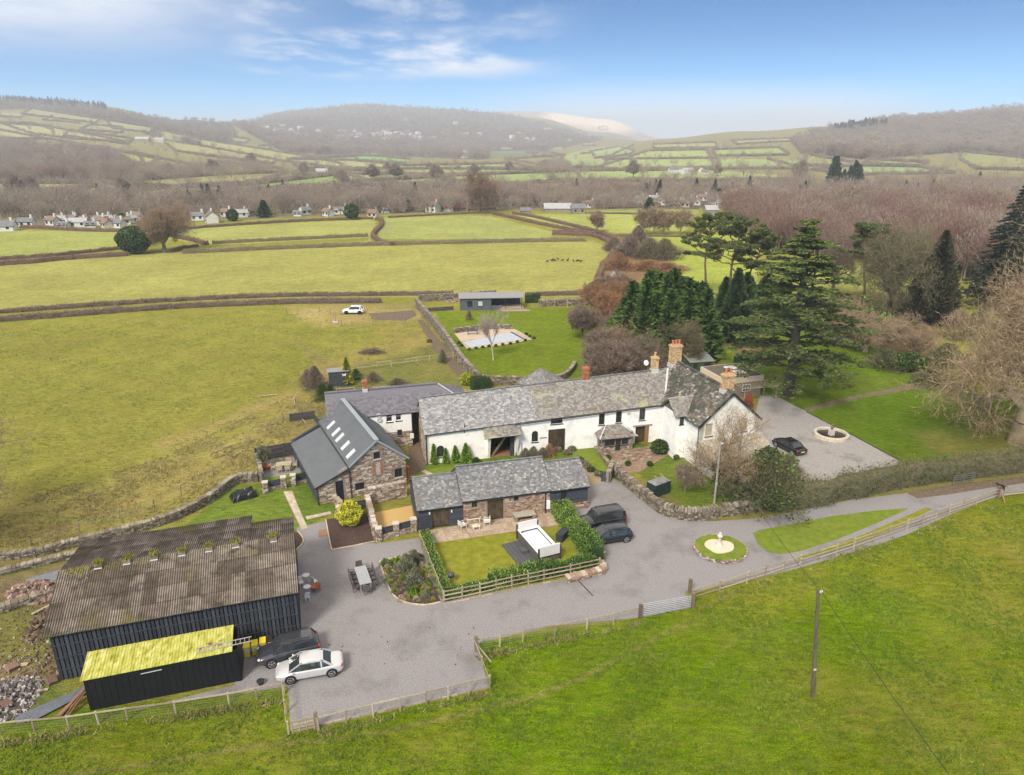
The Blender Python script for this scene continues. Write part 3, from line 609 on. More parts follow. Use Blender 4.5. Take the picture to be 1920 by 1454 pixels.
def boards(mb,fc,L,top,holes=(),z0=0.0,bw=.17,seed=1,mat=0):
 g=np.random.default_rng(seed);tx=[p[0]for p in top];tz=[p[1]for p in top];z=z0
 xs=np.linspace(0,L,max(2,int(L/.3)))
 while z<max(tz)-.03:
  zz=min(z+bw,max(tz));ok=[x for x in xs if np.interp(x,tx,tz)>=zz-.05]
  if ok:
   a,b=ok[0],ok[-1];segs=[(a,b)]
   for h in holes:
    if z<h[3]and zz>h[2]:
     ns=[]
     for s0,s1 in segs:
      if h[1]<=s0 or h[0]>=s1:ns.append((s0,s1));continue
      if h[0]>s0:ns.append((s0,h[0]))
      if h[1]<s1:ns.append((h[1],s1))
     segs=ns
   for s0,s1 in segs:
    if s1-s0>.03:mb.hexa([fc(s0,z,.035),fc(s1,z,.035),fc(s1,z,0),fc(s0,z,0)],[fc(s0,zz,.012),fc(s1,zz,.012),fc(s1,zz,0),fc(s0,zz,0)],g.random(),mat)
  z=zz
def window(b,fc,h,nx=2,nz=2,arch=False,frame=None,name='window',gl=None,sill=True,dep=.14,fw=.06,sillm=None):
 """frame in the opening with glass panes as its sub-parts; h = (x0, x1, z0, z1)"""
 x0,x1,z0,z1=h;mb=MB();frame=frame or darkframe;gl=gl or glass
 def bx(a,b_,c,d,o0,o1,m=mb):m.hexa([fc(a,c,o1),fc(b_,c,o1),fc(b_,c,o0),fc(a,c,o0)],[fc(a,d,o1),fc(b_,d,o1),fc(b_,d,o0),fc(a,d,o0)])
 bx(x0,x0+fw,z0,z1,-dep-.03,-dep+.03);bx(x1-fw,x1,z0,z1,-dep-.03,-dep+.03);bx(x0+fw,x1-fw,z0,z0+fw,-dep-.028,-dep+.028);bx(x0+fw,x1-fw,z1-fw,z1,-dep-.028,-dep+.028)
 for i in range(1,nx):xx=x0+(x1-x0)*i/nx;bx(xx-.025,xx+.025,z0+fw,z1-fw,-dep-.02,-dep+.024)
 for i in range(1,nz):zz=z0+(z1-z0)*i/nz;bx(x0+fw,x1-fw,zz-.022,zz+.022,-dep-.022,-dep+.02)
 w=mb.build(name,frame,b)
 for i in range(nx):
  for j in range(nz):
   a,b_=x0+(x1-x0)*i/nx,x0+(x1-x0)*(i+1)/nx;c,d=z0+(z1-z0)*j/nz,z0+(z1-z0)*(j+1)/nz
   m2=MB();bx(a+.02,b_-.02,c+.02,d-.02,-dep-.012,-dep+.004,m2);sub(m2,'pane',gl,w)
 if arch:
  m3=MB();xc=(x0+x1)/2;r=(x1-x0)/2;n_=10
  for i in range(n_):
   a0,a1=pi*i/n_,pi*(i+1)/n_;xa,xb=xc+r*cos(a1),xc+r*cos(a0);za,zb=z1-r+r*sin(a1),z1-r+r*sin(a0)
   if xb-xa>1e-3:m3.hexa([fc(xa,za,0),fc(xb,zb,0),fc(xb,zb,-dep-.04),fc(xa,za,-dep-.04)],[fc(xa,z1+.002,0),fc(xb,z1+.002,0),fc(xb,z1+.002,-dep-.04),fc(xa,z1+.002,-dep-.04)])
  sub(m3,'arch_head',whitewash,w)
 if sill:
  m4=MB();bx(x0-.08,x1+.08,z0-.09,z0-.002,-.12,.09,m4);sub(m4,'sill',sillm or darkframe,w)
 return w
def front_rect(fr,x0,y0,x1,y1,v=0.0,side=False):
 a=fr.on(x0,(y0+y1)/2,v,side)[0];b=fr.on(x1,(y0+y1)/2,v,side)[0];xm=(x0+x1)/2
 t=fr.on(xm,y0,v,side)[1];l=fr.on(xm,y1,v,side)[1]
 return(min(a,b),max(a,b),max(l,0.0),t)
def pipe(b,pts,r=.05,name='downpipe',mat=None):
 mb=MB()
 for p,q in zip(pts[:-1],pts[1:]):mb.tubes([p],[q],[r],[r],8)
 return mb.build(name,mat or gutter_m,b)
def roof_slab(mb,q,th=.12,tint=.5):
 q=[np.array(p,float)for p in q];n=np.cross(q[1]-q[0],q[3]-q[0]);n/=np.linalg.norm(n);n=n if n[2]>0 else-n
 mb.hexa([p-n*th for p in q],q,tint)
def chimney(b,c,w,d,z0,z1,ang,mat,pots,cap=True,name='chimney',potm=None):
 mb=MB();g=random.Random(int(z1*100));R=Frame(c,ang)
 z=z0;k=0
 mb.box((c[0],c[1],(z0+z1)/2),(w/2-.03,d/2-.03,(z1-z0)/2),radians(ang),.3)
 while z<z1-.05:
  h=.16;n_=max(2,int(w/.32));m_=max(2,int(d/.32))
  for i in range(n_):
   for s in(-1,1):mb.box(R((i+.5)/n_*w-w/2,s*(d/2-.02),z+h/2),(w/n_/2-.012,.03,h/2-.012),radians(ang),g.random())
  for i in range(m_):
   for s in(-1,1):mb.box(R(s*(w/2-.02),(i+.5)/m_*d-d/2,z+h/2),(.03,d/m_/2-.012,h/2-.012),radians(ang),g.random())
  z+=h
 ch=mb.build(name,mat,b)
 if cap:
  m2=MB();m2.box((c[0],c[1],z1+.05),(w/2+.10,d/2+.10,.07),radians(ang),.6);m2.box((c[0],c[1],z1+.17),(w/2+.03,d/2+.03,.06),radians(ang),.4);sub(m2,'cap',mat,ch)
 for i in range(pots):
  m3=MB();u=(i+.5)/pots*w-w/2;m3.lathe(R(u,0,z1+.2),[(.16,0),(.13,.1),(.12,.5),(.16,.52),(.16,.62),(.09,.62),(.09,.3)],12);sub(m3,'chimney_pot',potm or terracotta,ch)
 m4=MB();m4.box((c[0],c[1],z0+.35),(w/2+.06,d/2+.10,.30),radians(ang));sub(m4,'flashing',lead,ch)
 return ch
 # ---- the long whitewashed range
EF=Frame((-10.0,75.6),13.35);EL=30.4;EW=7.8
ez=lambda u:3.9+1.30*u/EL;er=lambda u:6.85+1.30*u/EL
E=empty('whitewashed_longhouse',EF(EL/2,0),0,'long whitewashed farmhouse range with pale old slate roof and open cart entrance','house')
Ef=Face(EF(0,0),EF.U,-EF.V)
eo={k:front_rect(EF,*v)for k,v in dict(a1=(819,836,833,857.5),a2=(997,808.5,1009,829),barn=(919,812,965,864),up=(1033,779.5,1055,795),gd=(1028,805,1060,840),
w1=(1123,776,1134,797),w2=(1155,771,1166,793),w3=(1199,766,1210,788),dr=(1191,799.5,1216.5,833)).items()}
for k in('barn','gd','dr'):eo[k]=(eo[k][0],eo[k][1],0.0,eo[k][3])
mb=MB();panel(mb,Ef,EL,[(0,ez(0)),(EL,ez(EL))],list(eo.values()),t=.45)
Eb=Face(EF(EL,EW),-EF.U,EF.V);panel(mb,Eb,EL,[(0,ez(EL)),(EL,ez(0))],t=.45)
mb.build('wall',whitewash,E)
Eg=Face(EF(0,EW),-EF.V,-EF.U);gtop=[(0,ez(0)),(EW/2,er(0)-.1),(EW,ez(0))]
gh=[(2.2,2.9,.9,2.2)]
mb=MB();panel(mb,Eg,EW,gtop,gh,t=.4);ga=mb.build('gable_wall',mortar,E)
mb=MB();stones(mb,Eg,EW,gtop,gh,seed=5,tr=(.2,.95));sub(mb,'stonework',rubble,ga,kind='stuff');window(E,Eg,gh[0],1,2)
mb=MB();q=.2
roof_slab(mb,[EF(-.12,-q,ez(0)-.1),EF(EL+1.5,-q,ez(EL)-.1),EF(EL+1.5,EW/2,er(EL)),EF(-.12,EW/2,er(0))])
roof_slab(mb,[EF(EL+1.5,EW+q,ez(EL)-.1),EF(-.12,EW+q,ez(0)-.1),EF(-.12,EW/2,er(0)),EF(EL+1.5,EW/2,er(EL))])
Er=mb.build('roof',material('roof_felt',[(.07,.065,.06),(.1,.09,.085)],scale=3),E)
def slope(fr,u0,v0,z0,u1,v1,z1,LU):
 return None
def lay(parent,A,B,C_,mat,sw=.36,sh=.26,seed=1,clip=None,tr=(0,1),name='slates'):
 """A eave start, B eave end, C ridge above A"""
 A,B,C_=map(np.array,(A,B,C_));U=B-A;LU=np.linalg.norm(U);U/=LU;V=C_-A;V-=U*(V@U);LV=np.linalg.norm(V);V/=LV
 mb=MB();slates(mb,A,U,V,LU,LV,sw,sh,seed,clip,tr);return sub(mb,name,mat,parent,kind='stuff')
u1=13.4
lay(Er,EF(-.15,-q-.03,ez(0)-.1),EF(u1,-q-.03,ez(u1)-.1),EF(-.15,EW/2,er(0)),slate_old,.34,.22,1,tr=(.3,.95))
lay(Er,EF(u1,-q-.03,ez(u1)-.1),EF(EL+1.6,-q-.03,ez(EL)-.1),EF(u1,EW/2,er(u1)),slate_lich,.30,.22,2)
lay(Er,EF(EL,EW+q,ez(EL)-.1),EF(-.15,EW+q,ez(0)-.1),EF(EL,EW/2,er(EL)),slate_mid,.5,.4,3)
mb=MB()
for i in range(62):a=-.15+i*.5;mb.bar(EF(a+.01,EW/2,er(a)+.06),EF(a+.49,EW/2,er(a+.5)+.06),.26,.10,tint=random.random()*.6)
sub(mb,'ridge_tiles',slate_mid,Er,kind='stuff')
pipe(E,[EF(-.1,-.27,ez(0)-.13),EF(7.0,-.27,ez(7)-.13)],.06,'gutter');pipe(E,[EF(10.6,-.27,ez(10.6)-.30),EF(EL,-.27,ez(EL)-.30)],.06,'gutter')
for u in(.05,10.75):pipe(E,[EF(u,-.1,ez(u)-.15),EF(u,-.1,0)],.05)
for k in('a1','a2'):window(E,Ef,eo[k],2,3,arch=True)
window(E,Ef,eo['up'],2,1)
for k in('w1','w2','w3'):window(E,Ef,eo[k],1,2)
window(E,Ef,eo['gd'],3,1,name='glazed_door',sill=False,dep=.2,gl=glass_warm)
window(E,Ef,eo['dr'],2,1,name='glazed_door',sill=False,dep=.3,gl=glass_warm)
mb=MB();d_=eo['dr'];mb.bar(Ef(d_[0]-.35,d_[3]+.1,.03),Ef(d_[1]+.35,d_[3]+.1,.03),.10,.18);mb.build('lintel',timber,E)
mb=MB();mb.hexa([Ef(d_[1]-.55,.02,-.02),Ef(d_[1]-.02,.02,-.02),Ef(d_[1]-.02,.02,-.08),Ef(d_[1]-.55,.02,-.08)],[Ef(d_[1]-.55,d_[3]-.02,-.02),Ef(d_[1]-.02,d_[3]-.02,-.02),Ef(d_[1]-.02,d_[3]-.02,-.08),Ef(d_[1]-.55,d_[3]-.02,-.08)]);mb.build('shutter',material('oak',[(.20,.10,.04),(.32,.18,.08)],scale=4,stretch=(6,6,1)),E)
bh=eo['barn'];um,uM=bh[0]-.9,bh[1]+.35
mb=MB();zt=ez(bh[0])
mb.hexa([Ef(bh[0]-.35,0,0),Ef(bh[0]-.05,0,0),Ef(bh[0]-.05,0,-.35),Ef(bh[0]-.35,0,-.35)],[Ef(bh[0]-.35,3.2,1.0),Ef(bh[0]-.05,3.2,1.0),Ef(bh[0]-.05,3.2,-.35),Ef(bh[0]-.35,3.2,-.35)])
mb.build('porch_cheek',whitewash,E);mb=MB();mb.hexa([Ef(bh[1]+.05,0,0),Ef(bh[1]+.35,0,0),Ef(bh[1]+.35,0,-.35),Ef(bh[1]+.05,0,-.35)],[Ef(bh[1]+.05,3.2,.9),Ef(bh[1]+.35,3.2,.9),Ef(bh[1]+.35,3.2,-.35),Ef(bh[1]+.05,3.2,-.35)])
mb.build('porch_cheek',whitewash,E)
mb=MB();roof_slab(mb,[Ef(um,3.05,1.25),Ef(uM+.2,3.15,1.25),Ef(uM,ez(bh[1])+.05,-.2),Ef(um+.3,ez(bh[0])+.02,-.2)]);cr_=mb.build('canopy_roof',MATS['roof_felt'],E)
lay(cr_,Ef(um,3.06,1.28),Ef(uM+.2,3.16,1.28),Ef(um,ez(bh[0])+.06,-.25),slate_lich,.3,.22,9)
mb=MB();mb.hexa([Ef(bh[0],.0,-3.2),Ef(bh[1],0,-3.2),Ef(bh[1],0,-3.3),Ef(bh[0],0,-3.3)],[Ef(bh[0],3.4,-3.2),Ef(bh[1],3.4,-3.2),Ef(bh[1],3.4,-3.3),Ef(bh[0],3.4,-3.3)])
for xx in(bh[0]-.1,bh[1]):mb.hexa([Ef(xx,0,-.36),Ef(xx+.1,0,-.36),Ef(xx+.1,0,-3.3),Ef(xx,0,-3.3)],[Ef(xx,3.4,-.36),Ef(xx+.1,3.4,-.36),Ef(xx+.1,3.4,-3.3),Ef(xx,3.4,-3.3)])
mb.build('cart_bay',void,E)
dd=(bh[0]+1.2,bh[0]+2.0,0.0,2.2);fb=Face(Ef(0,0,-3.16),Ef.X,Ef.n);window(E,fb,dd,1,1,name='inner_door',sill=False,dep=0)
mb=MB();mb.hexa([Ef(bh[0],.005,-.1),Ef(bh[1],.005,-.1),Ef(bh[1],.005,-3.2),Ef(bh[0],.005,-3.2)],[Ef(bh[0],.06,-.1),Ef(bh[1],.06,-.1),Ef(bh[1],.06,-3.2),Ef(bh[0],.06,-3.2)]);mb.build('brick_floor',material('brick_floor',[(.20,.09,.05),(.34,.18,.11)],scale=6),E)
for i,(a,b_)in enumerate([(bh[0]+.12,bh[1]-.55),(bh[0]+.32,bh[1]-.35)]):
 mb=MB();mb.bar(Ef(a,.08,-.2-.1*i),Ef(b_,3.0,-.6-.1*i),.09,.12);mb.build('leaning_timber',timber,E)
mb=MB();mb.hexa([Ef(bh[1]-.55,.01,-.02),Ef(bh[1]-.02,.01,-.02),Ef(bh[1]-.02,.01,-.10),Ef(bh[1]-.55,.01,-.10)],[Ef(bh[1]-.55,2.9,-.02),Ef(bh[1]-.02,2.9,-.02),Ef(bh[1]-.02,2.9,-.1),Ef(bh[1]-.55,2.9,-.1)]);mb.build('barn_door',black_board,E)
for x,y in((532,840),(1048,1010)):
 u_,z_=EF.on(760+x/4.8,620+(y+40)/4.8);mb=MB();mb.hexa([Ef(u_-.04,z_-.6,.04),Ef(u_+.04,z_-.6,.04),Ef(u_+.04,z_-.6,0),Ef(u_-.04,z_-.6,0)],[Ef(u_-.04,z_+.6,.04),Ef(u_+.04,z_+.6,.04),Ef(u_+.04,z_+.6,0),Ef(u_-.04,z_+.6,0)]);mb.build('iron_tie',gutter_m,E)
for x,y in((878,806),(996,788)):
 u_,z_=EF.on(x,y);mb=MB();mb.box(Ef(u_,z_,.08),(.28,.06,.09),EF.ang);mb.build('wall_light',white_pl,E)
u_,z_=EF.on(1019,821);mb=MB();mb.box(Ef(u_,z_,.03),(.42,.02,.07),EF.ang);mb.build('name_board',timber,E)
u_,z_=EF.on(1179,776);mb=MB();mb.box(Ef(u_,z_,.03),(.22,.02,.14),EF.ang);mb.build('wall_plaque',material('plaque',[(.45,.36,.3),(.6,.5,.42)],scale=9),E)
uc,_v=EF.inv(P(1086,704,7.4));chimney(E,EF(uc,EW/2)[:2],.7,.6,6.9,9.0,13.35,brick_red,0)
uc,_v=EF.inv(P(1226,690,8.4));chimney(E,EF(uc,EW/2)[:2],.8,.65,7.7,9.7,13.35,brick_or,1,potm=brick_or)
mb=MB();p=EF(uc-1.2,EW/2,9.2);mb.lathe((0,0,0),[(.02,-.10),(.2,-.05),(.34,.03),(.35,.05)],14);o=mb.build('satellite_dish',white_pl,E,world=False);o.matrix_parent_inverse=Matrix.LocRotScale(E.location,E.rotation_euler,None).inverted();o.location=p;o.rotation_euler=(1.2,0,.4)
pipe(E,[EF(uc-1.2,EW/2,8.1),EF(uc-1.2,EW/2,9.2)],.03,'dish_pole')
PFm=Frame(EF(*EF.inv(P(1128,849)))[:2],13.35);plen=EF.inv(P(1187,845))[0]-EF.inv(P(1128,849))[0];pdp=-EF.inv(PFm(0,0))[1]
PR=empty('stone_porch',PFm(plen/2,0),0,'small stone porch with hipped slate roof and dark door on the white house','porch')
pf=Face(PFm(0,0),PFm.U,-PFm.V);ph=[(.35,plen*.42,.75,2.1),(plen*.44,plen*.62,0,2.1),(plen*.64,plen-.55,.75,2.1)]
mb=MB();panel(mb,pf,plen,[(0,2.3),(plen,2.3)],ph,t=.3)
pl_=Face(PFm(0,pdp),-PFm.V,-PFm.U);lh=[(.5,pdp-.4,.75,2.1)];panel(mb,pl_,pdp,[(0,2.3),(pdp,2.3)],lh,t=.3)
prt=Face(PFm(plen,0),PFm.V,PFm.U);panel(mb,prt,pdp,[(0,2.3),(pdp,2.3)],[],t=.3);pw=mb.build('wall',mortar,PR)
mb=MB();stones(mb,pf,plen,[(0,2.3),(plen,2.3)],ph,seed=8,sx=.3,sz=.14);stones(mb,pl_,pdp,[(0,2.3),(pdp,2.3)],lh,seed=9,sx=.3,sz=.14);stones(mb,prt,pdp,[(0,2.3),(pdp,2.3)],seed=10,sx=.3,sz=.14);sub(mb,'stonework',rubble,pw,kind='stuff')
window(PR,pf,ph[0],2,1);window(PR,pf,ph[2],2,1);window(PR,pf,ph[1],1,1,name='door',sill=False);window(PR,pl_,lh[0],1,1)
ro=.45;zr=EF.on(1148,797)[1];ze=min(2.2,zr-.9)
A_,B_,C2,D2=PFm(-ro,-ro,ze),PFm(plen+ro,-ro,ze),PFm(plen-1.05,pdp-.02,zr),PFm(1.0,pdp-.02,zr);Lb,Rb=PFm(-ro,pdp-.02,ze),PFm(plen+ro,pdp-.02,ze)
mb=MB();roof_slab(mb,[A_,B_,C2,D2],.1);mb.add([Lb,A_,D2],[[0,1,2]]);mb.add([B_,Rb,C2],[[0,1,2]]);pr=mb.build('roof',slate_lich,PR)
LU=plen+2*ro;LV=np.linalg.norm(D2-A_);sl=hypot(pdp+ro,zr-ze)
mb=MB();U_=PFm.U;V_=(PFm.V*(pdp+ro)+PFm.W*(zr-ze));V_/=np.linalg.norm(V_)
slates(mb,A_,U_,V_,LU,sl,.28,.2,4,clip=lambda a,b:a>(1.0+ro)*b/sl-.05 and a<LU-(1.05+ro)*b/sl+.05)
U2=-PFm.V;V2=PFm.U*(1.0+ro)+PFm.W*(zr-ze);s2=np.linalg.norm(V2);V2=V2/s2
slates(mb,Lb,U2,V2,pdp+ro,s2,.28,.2,5,clip=lambda a,b:a<(pdp+ro)*(1-b/s2)+.1)
sub(mb,'slates',slate_lich,pr,kind='stuff')
mb=MB();mb.bar(A_+(0,0,.05),D2+(0,0,.08),.14,.05);mb.bar(B_+(0,0,.05),C2+(0,0,.08),.14,.05);mb.bar(D2+(0,0,.08),C2+(0,0,.08),.14,.05);sub(mb,'hip_capping',lead,pr)
# ---- gabled wing at right angles
WF=Frame((21.4,74.6),17.5);WW=7.5;WL=13.2;we,wr=5.55,8.9
Wg=empty('gabled_house_wing',WF(WW/2,0),0,'tall whitewashed wing with dark mossy slate roof and big front gable','house')
wf=Face(WF(0,0),WF.U,-WF.V);gt=[(0,we),(WW/2,wr-.1),(WW,we)]
wo=[front_rect(WF,1323,795,1336,818),front_rect(WF,1388,785,1401,809)]
mb=MB();panel(mb,wf,WW,gt,wo,t=.45);mb.build('gable_wall',render_dirty,Wg)
wl=Face(WF(0,WL),-WF.V,-WF.U);wrt=Face(WF(WW,0),WF.V,WF.U);wb=Face(WF(WW,WL),-WF.U,WF.V)
bw_=[front_rect(WF,1276.5,778,1283.5,788,0,True)]
mb=MB();panel(mb,wl,WL,[(0,we),(WL,we)],t=.45);panel(mb,wrt,WL,[(0,we),(WL,we)],t=.45);panel(mb,wb,WW,gt,t=.45);mb.build('wall',whitewash,Wg)
for w_ in wo:
 window(Wg,wf,w_,2,2,frame=material('pale_shutter',[(.38,.33,.24),(.48,.42,.31)],scale=3),gl=material('boarded',[(.36,.31,.22),(.45,.39,.28)],scale=3))
mb=MB();oh=.25;zed=we-.3
roof_slab(mb,[WF(-.4,-oh,zed),WF(-.4,WL+.1,zed),WF(WW/2,WL+.1,wr),WF(WW/2,-oh,wr)]);roof_slab(mb,[WF(WW+.4,WL+.1,zed),WF(WW+.4,-oh,zed),WF(WW/2,-oh,wr),WF(WW/2,WL+.1,wr)])
Wr=mb.build('roof',MATS['roof_felt'],Wg)
lay(Wr,WF(-.43,WL+.1,zed),WF(-.43,-oh,zed),WF(WW/2,WL+.1,wr),slate_dark,.34,.24,11)
lay(Wr,WF(WW+.43,-oh,zed),WF(WW+.43,WL+.1,zed),WF(WW/2,-oh,wr),slate_dark,.34,.24,12)
mb=MB()
for i in range(28):a=-oh+i*.48;mb.bar(WF(WW/2,a,wr+.07),WF(WW/2,a+.46,wr+.07),.26,.1,tint=random.random())
sub(mb,'ridge_tiles',slate_dark,Wr,kind='stuff')
mb=MB();mb.bar(WF(-.42,-oh-.04,zed-.05),WF(WW/2,-oh-.04,wr-.08),.05,.22);mb.bar(WF(WW+.42,-oh-.04,zed-.05),WF(WW/2,-oh-.04,wr-.08),.05,.22);sub(mb,'bargeboard',gutter_m,Wr)
b0,b1=3.1,6.2;mb=MB()
mb.hexa([WF(-1.3,b0),WF(.2,b0),WF(.2,b1),WF(-1.3,b1)],[WF(-1.3,b0,5.7),WF(.2,b0,5.7),WF(.2,b1,5.7),WF(-1.3,b1,5.7)]);bay=mb.build('bay',whitewash,Wg)
bm=(b0+b1)/2;zrr=7.1;mb=MB()
roof_slab(mb,[WF(-1.65,b0-.35,5.45),WF(1.6,b0-.35,5.45),WF(2.0,bm,zrr),WF(-1.65,bm,zrr)]);roof_slab(mb,[WF(1.6,b1+.35,5.45),WF(-1.65,b1+.35,5.45),WF(-1.65,bm,zrr),WF(2.0,bm,zrr)])
mb.add([WF(-1.3,b0,5.7),WF(-1.3,b1,5.7),WF(-1.3,bm,zrr-.1)],[[0,1,2]])
br=mb.build('bay_roof',slate_dark,Wg)
lay(br,WF(-1.7,b0-.38,5.45),WF(1.6,b0-.38,5.45),WF(-1.7,bm,zrr),slate_lich,.3,.22,13);lay(br,WF(1.6,b1+.38,5.45),WF(-1.7,b1+.38,5.45),WF(1.6,bm,zrr),slate_lich,.3,.22,14)
mb=MB();mb.bar(WF(-1.7,bm,zrr+.05),WF(2.0,bm,zrr+.05),.18,.06);sub(mb,'ridge_capping',lead,br)
fb_=Face(WF(-1.3,b0),WF.U,-WF.V);window(Wg,fb_,(.45,.95,4.3,5.2),1,1,dep=-.03)
pipe(Wg,[WF(-.1,.2,we-.3),WF(-.1,.2,0)],.05);pipe(Wg,[WF(-1.2,b1-.3,5.4),WF(-1.38,b1-.3,5.2),WF(-1.38,b1-.3,0)],.05,mat=white_pl)
pipe(Wg,[WF(-.45,b1+1,zed),WF(-.45,WL,zed)],.06,'gutter');pipe(Wg,[WF(-.45,-oh,zed),WF(-.45,b0-.4,zed)],.06,'gutter')
mb=MB();mb.bar(EF(EL-.9,-.38,ez(EL)-.1),EF(EL+1.3,EW/2,er(EL)+.15),.22,.05);sub(mb,'valley_lead',lead,Wr)
chimney(Wg,WF(WW/2+.1,1.3)[:2],1.3,.75,8.2,10.5,17.5,brick_or,2)
chimney(Wg,WF(WW/2-.2,WL-.6)[:2],1.35,.95,8.0,10.9,17.5,brick_or,3)
mb=MB();lt=3.1
mb.hexa([WF(.0,-lt),WF(WW+.6,-lt),WF(WW+.6,-.01),WF(.0,-.01)],[WF(.0,-lt,2.0),WF(WW+.6,-lt,2.0),WF(WW+.6,-.01,3.1),WF(.0,-.01,3.1)]);mb.build('lean_to',render_dirty,Wg)
mb=MB();roof_slab(mb,[WF(-.15,-lt-.3,2.0),WF(WW+.8,-lt-.3,2.0),WF(WW+.8,0,3.35),WF(-.15,0,3.35)],.1);lr=mb.build('lean_to_roof',MATS['roof_felt'],Wg)
lay(lr,WF(-.18,-lt-.33,2.02),WF(WW+.8,-lt-.33,2.02),WF(-.18,0,3.37),tintmat('pale_lichen_slate',[(0,(.30,.26,.2)),(1,(.48,.43,.36))],amt=.3,spots=[((.4,.36,.22),1.2,.5,.7)]),.3,.22,15)
# ---- range behind: slate roof with a white upper wall over stone
DF=Frame((-21.8,78.5),15.5);DW=7.2;DL=17.6;de,dr_=4.45,6.5
Dg=empty('rear_slate_range',DF(DL/2,0),0,'low range behind the stone barn with plain grey slate roof and red chimney','house')
df=Face(DF(0,0),DF.U,-DF.V)
do=[front_rect(DF,724,774,735.5,791.5),front_rect(DF,742,773,752.5,789),front_rect(DF,745,806,754,817)]
mb=MB();panel(mb,df,9.9,[(0,de),(9.9,de)],do,t=.4,z0=2.0);mb.build('wall',whitewash,Dg)
mb=MB();f2=Face(df(0,0,.06),df.X,df.n);panel(mb,f2,9.9,[(0,2.0),(9.9,2.0)],[do[2]],t=.4);lf=Face(DF(0,DW),-DF.V,-DF.U);gdt=[(0,de),(DW/2,dr_-.1),(DW,de)];panel(mb,lf,DW,gdt,t=.4)
rb_=Face(DF(DL,DW),-DF.U,DF.V);panel(mb,rb_,DL,[(0,de),(DL,de)],t=.4);dw_=mb.build('lower_wall',mortar,Dg)
mb=MB();stones(mb,f2,9.9,[(0,2.0),(9.9,2.0)],[do[2]],seed=20);sub(mb,'stonework',rubble,dw_,kind='stuff')
mb=MB();boards(mb,lf,DW,gdt);mb.build('gable_boards',clad,Dg,kind='stuff')
for i,w_ in enumerate(do):window(Dg,df if i<2 else f2,w_,1 if i<2 else 2,2,frame=white_pl if i<2 else None)
mb=MB();zq=de-.04
roof_slab(mb,[DF(-.2,-.18,zq),DF(DL,-.18,zq),DF(DL-3.8,DW/2,dr_),DF(-.2,DW/2,dr_)]);roof_slab(mb,[DF(DL,DW+.35,zq),DF(-.2,DW+.35,zq),DF(-.2,DW/2,dr_),DF(DL-3.8,DW/2,dr_)])
mb.add([DF(DL,-.35,zq),DF(DL,DW+.35,zq),DF(DL-3.8,DW/2,dr_)],[[0,1,2]]);drf=mb.build('roof',slate_new,Dg)
U_=DF.U;V_=DF.V*(DW/2+.35)+DF.W*(dr_-zq);sl=np.linalg.norm(V_);V_/=sl
mb=MB();slates(mb,DF(-.22,-.2,zq),U_,V_,DL,sl,.34,.26,21,clip=lambda a,b:a<DL-3.7*b/sl)
V3=-DF.V*(DW/2+.35)+DF.W*(dr_-zq);V3/=sl;slates(mb,DF(DL,DW+.38,zq),-U_,V3,DL,sl,.5,.35,22,clip=lambda a,b:a>3.8*b/sl)
V4=-U_*3.8+DF.W*(dr_-zq);s4=np.linalg.norm(V4);V4/=s4;slates(mb,DF(DL+.03,-.35,zq),DF.V,V4,DW+.7,s4,.34,.26,23,clip=lambda a,b:b/s4*(DW/2+.35)<a<(DW+.7)-b/s4*(DW/2+.35))
sub(mb,'slates',slate_new,drf,kind='stuff')
mb=MB();mb.bar(DF(-.2,DW/2,dr_+.07),DF(DL-3.8,DW/2,dr_+.07),.24,.1,tint=.2);sub(mb,'ridge_tiles',slate_new,drf);mb=MB();mb.bar(DF(DL-3.8,DW/2,dr_+.08),DF(DL,-.35,zq+.08),.16,.06);sub(mb,'hip_capping',lead,drf)
uc,_v=DF.inv(P(684,731,6.5));chimney(Dg,DF(uc,DW/2)[:2],.5,.45,6.1,7.6,15.5,brick_red,0,cap=True)
pipe(Dg,[DF(9.85,-.1,de),DF(9.85,-.1,0)],.05)
for x,y in((710,779.5),(711.5,787.5)):
 u_,z_=DF.on(x,y);mb=MB();mb.lathe((0,0,0),[(.30,-.05),(.30,.05),(.22,.07),(.20,.03),(.05,.03)],16);o=mb.build('fan_unit',lead,Dg,world=False);o.matrix_parent_inverse=Matrix.LocRotScale(Dg.location,Dg.rotation_euler,None).inverted();o.location=df(u_,z_,.08);o.rotation_euler=(radians(90),0,DF.ang)
u_,z_=DF.on(772,816.5);mb=MB();mb.box(df(u_,z_,.17),(.22,.12,.3),DF.ang);mb.build('meter_box',white_pl,Dg)
# ---- stone barn conversion with metal roof
CF=Frame((-20.1,65.8),27.0);C1,C2w=3.4,6.2;CL=13.6;CT=C1+C2w
cz0,cz1,czr=2.1,3.65,6.15
Cg=empty('stone_barn_conversion',CF(CT/2,0),0,'rubble stone barn conversion with dark grey metal roof and five skylights','barn')
cf=Face(CF(0,0),CF.U,-CF.V);ctop=[(0,cz0),(C1,cz1),(C1+C2w/2,czr-.1),(CT,cz1-.1)]
co=[front_rect(CF,700.5,848,713,861),front_rect(CF,740,879,754.5,895),front_rect(CF,666,906,683.5,919),front_rect(CF,630,902,645,937)]
co[3]=(co[3][0],co[3][1],0,co[3][3])
mb=MB();panel(mb,cf,CT,ctop,co,t=.45);cw=mb.build('gable_wall',mortar,Cg)
blk=front_rect(CF,699,867,717,890)
mb=MB();stones(mb,cf,CT,ctop,co+[blk],seed=30,sx=.36,sz=.16);sub(mb,'stonework',rubble,cw,kind='stuff')
mb=MB();stones(mb,cf,blk[1]-.22,[(0,blk[3]),(blk[1],blk[3])],[(0,blk[0]+.22,0,9)],z0=blk[2],seed=31,sx=.25,sz=.12,proud=.02,tr=(.75,1));sub(mb,'blocked_opening',rubble,cw,kind='stuff')
mb=MB()
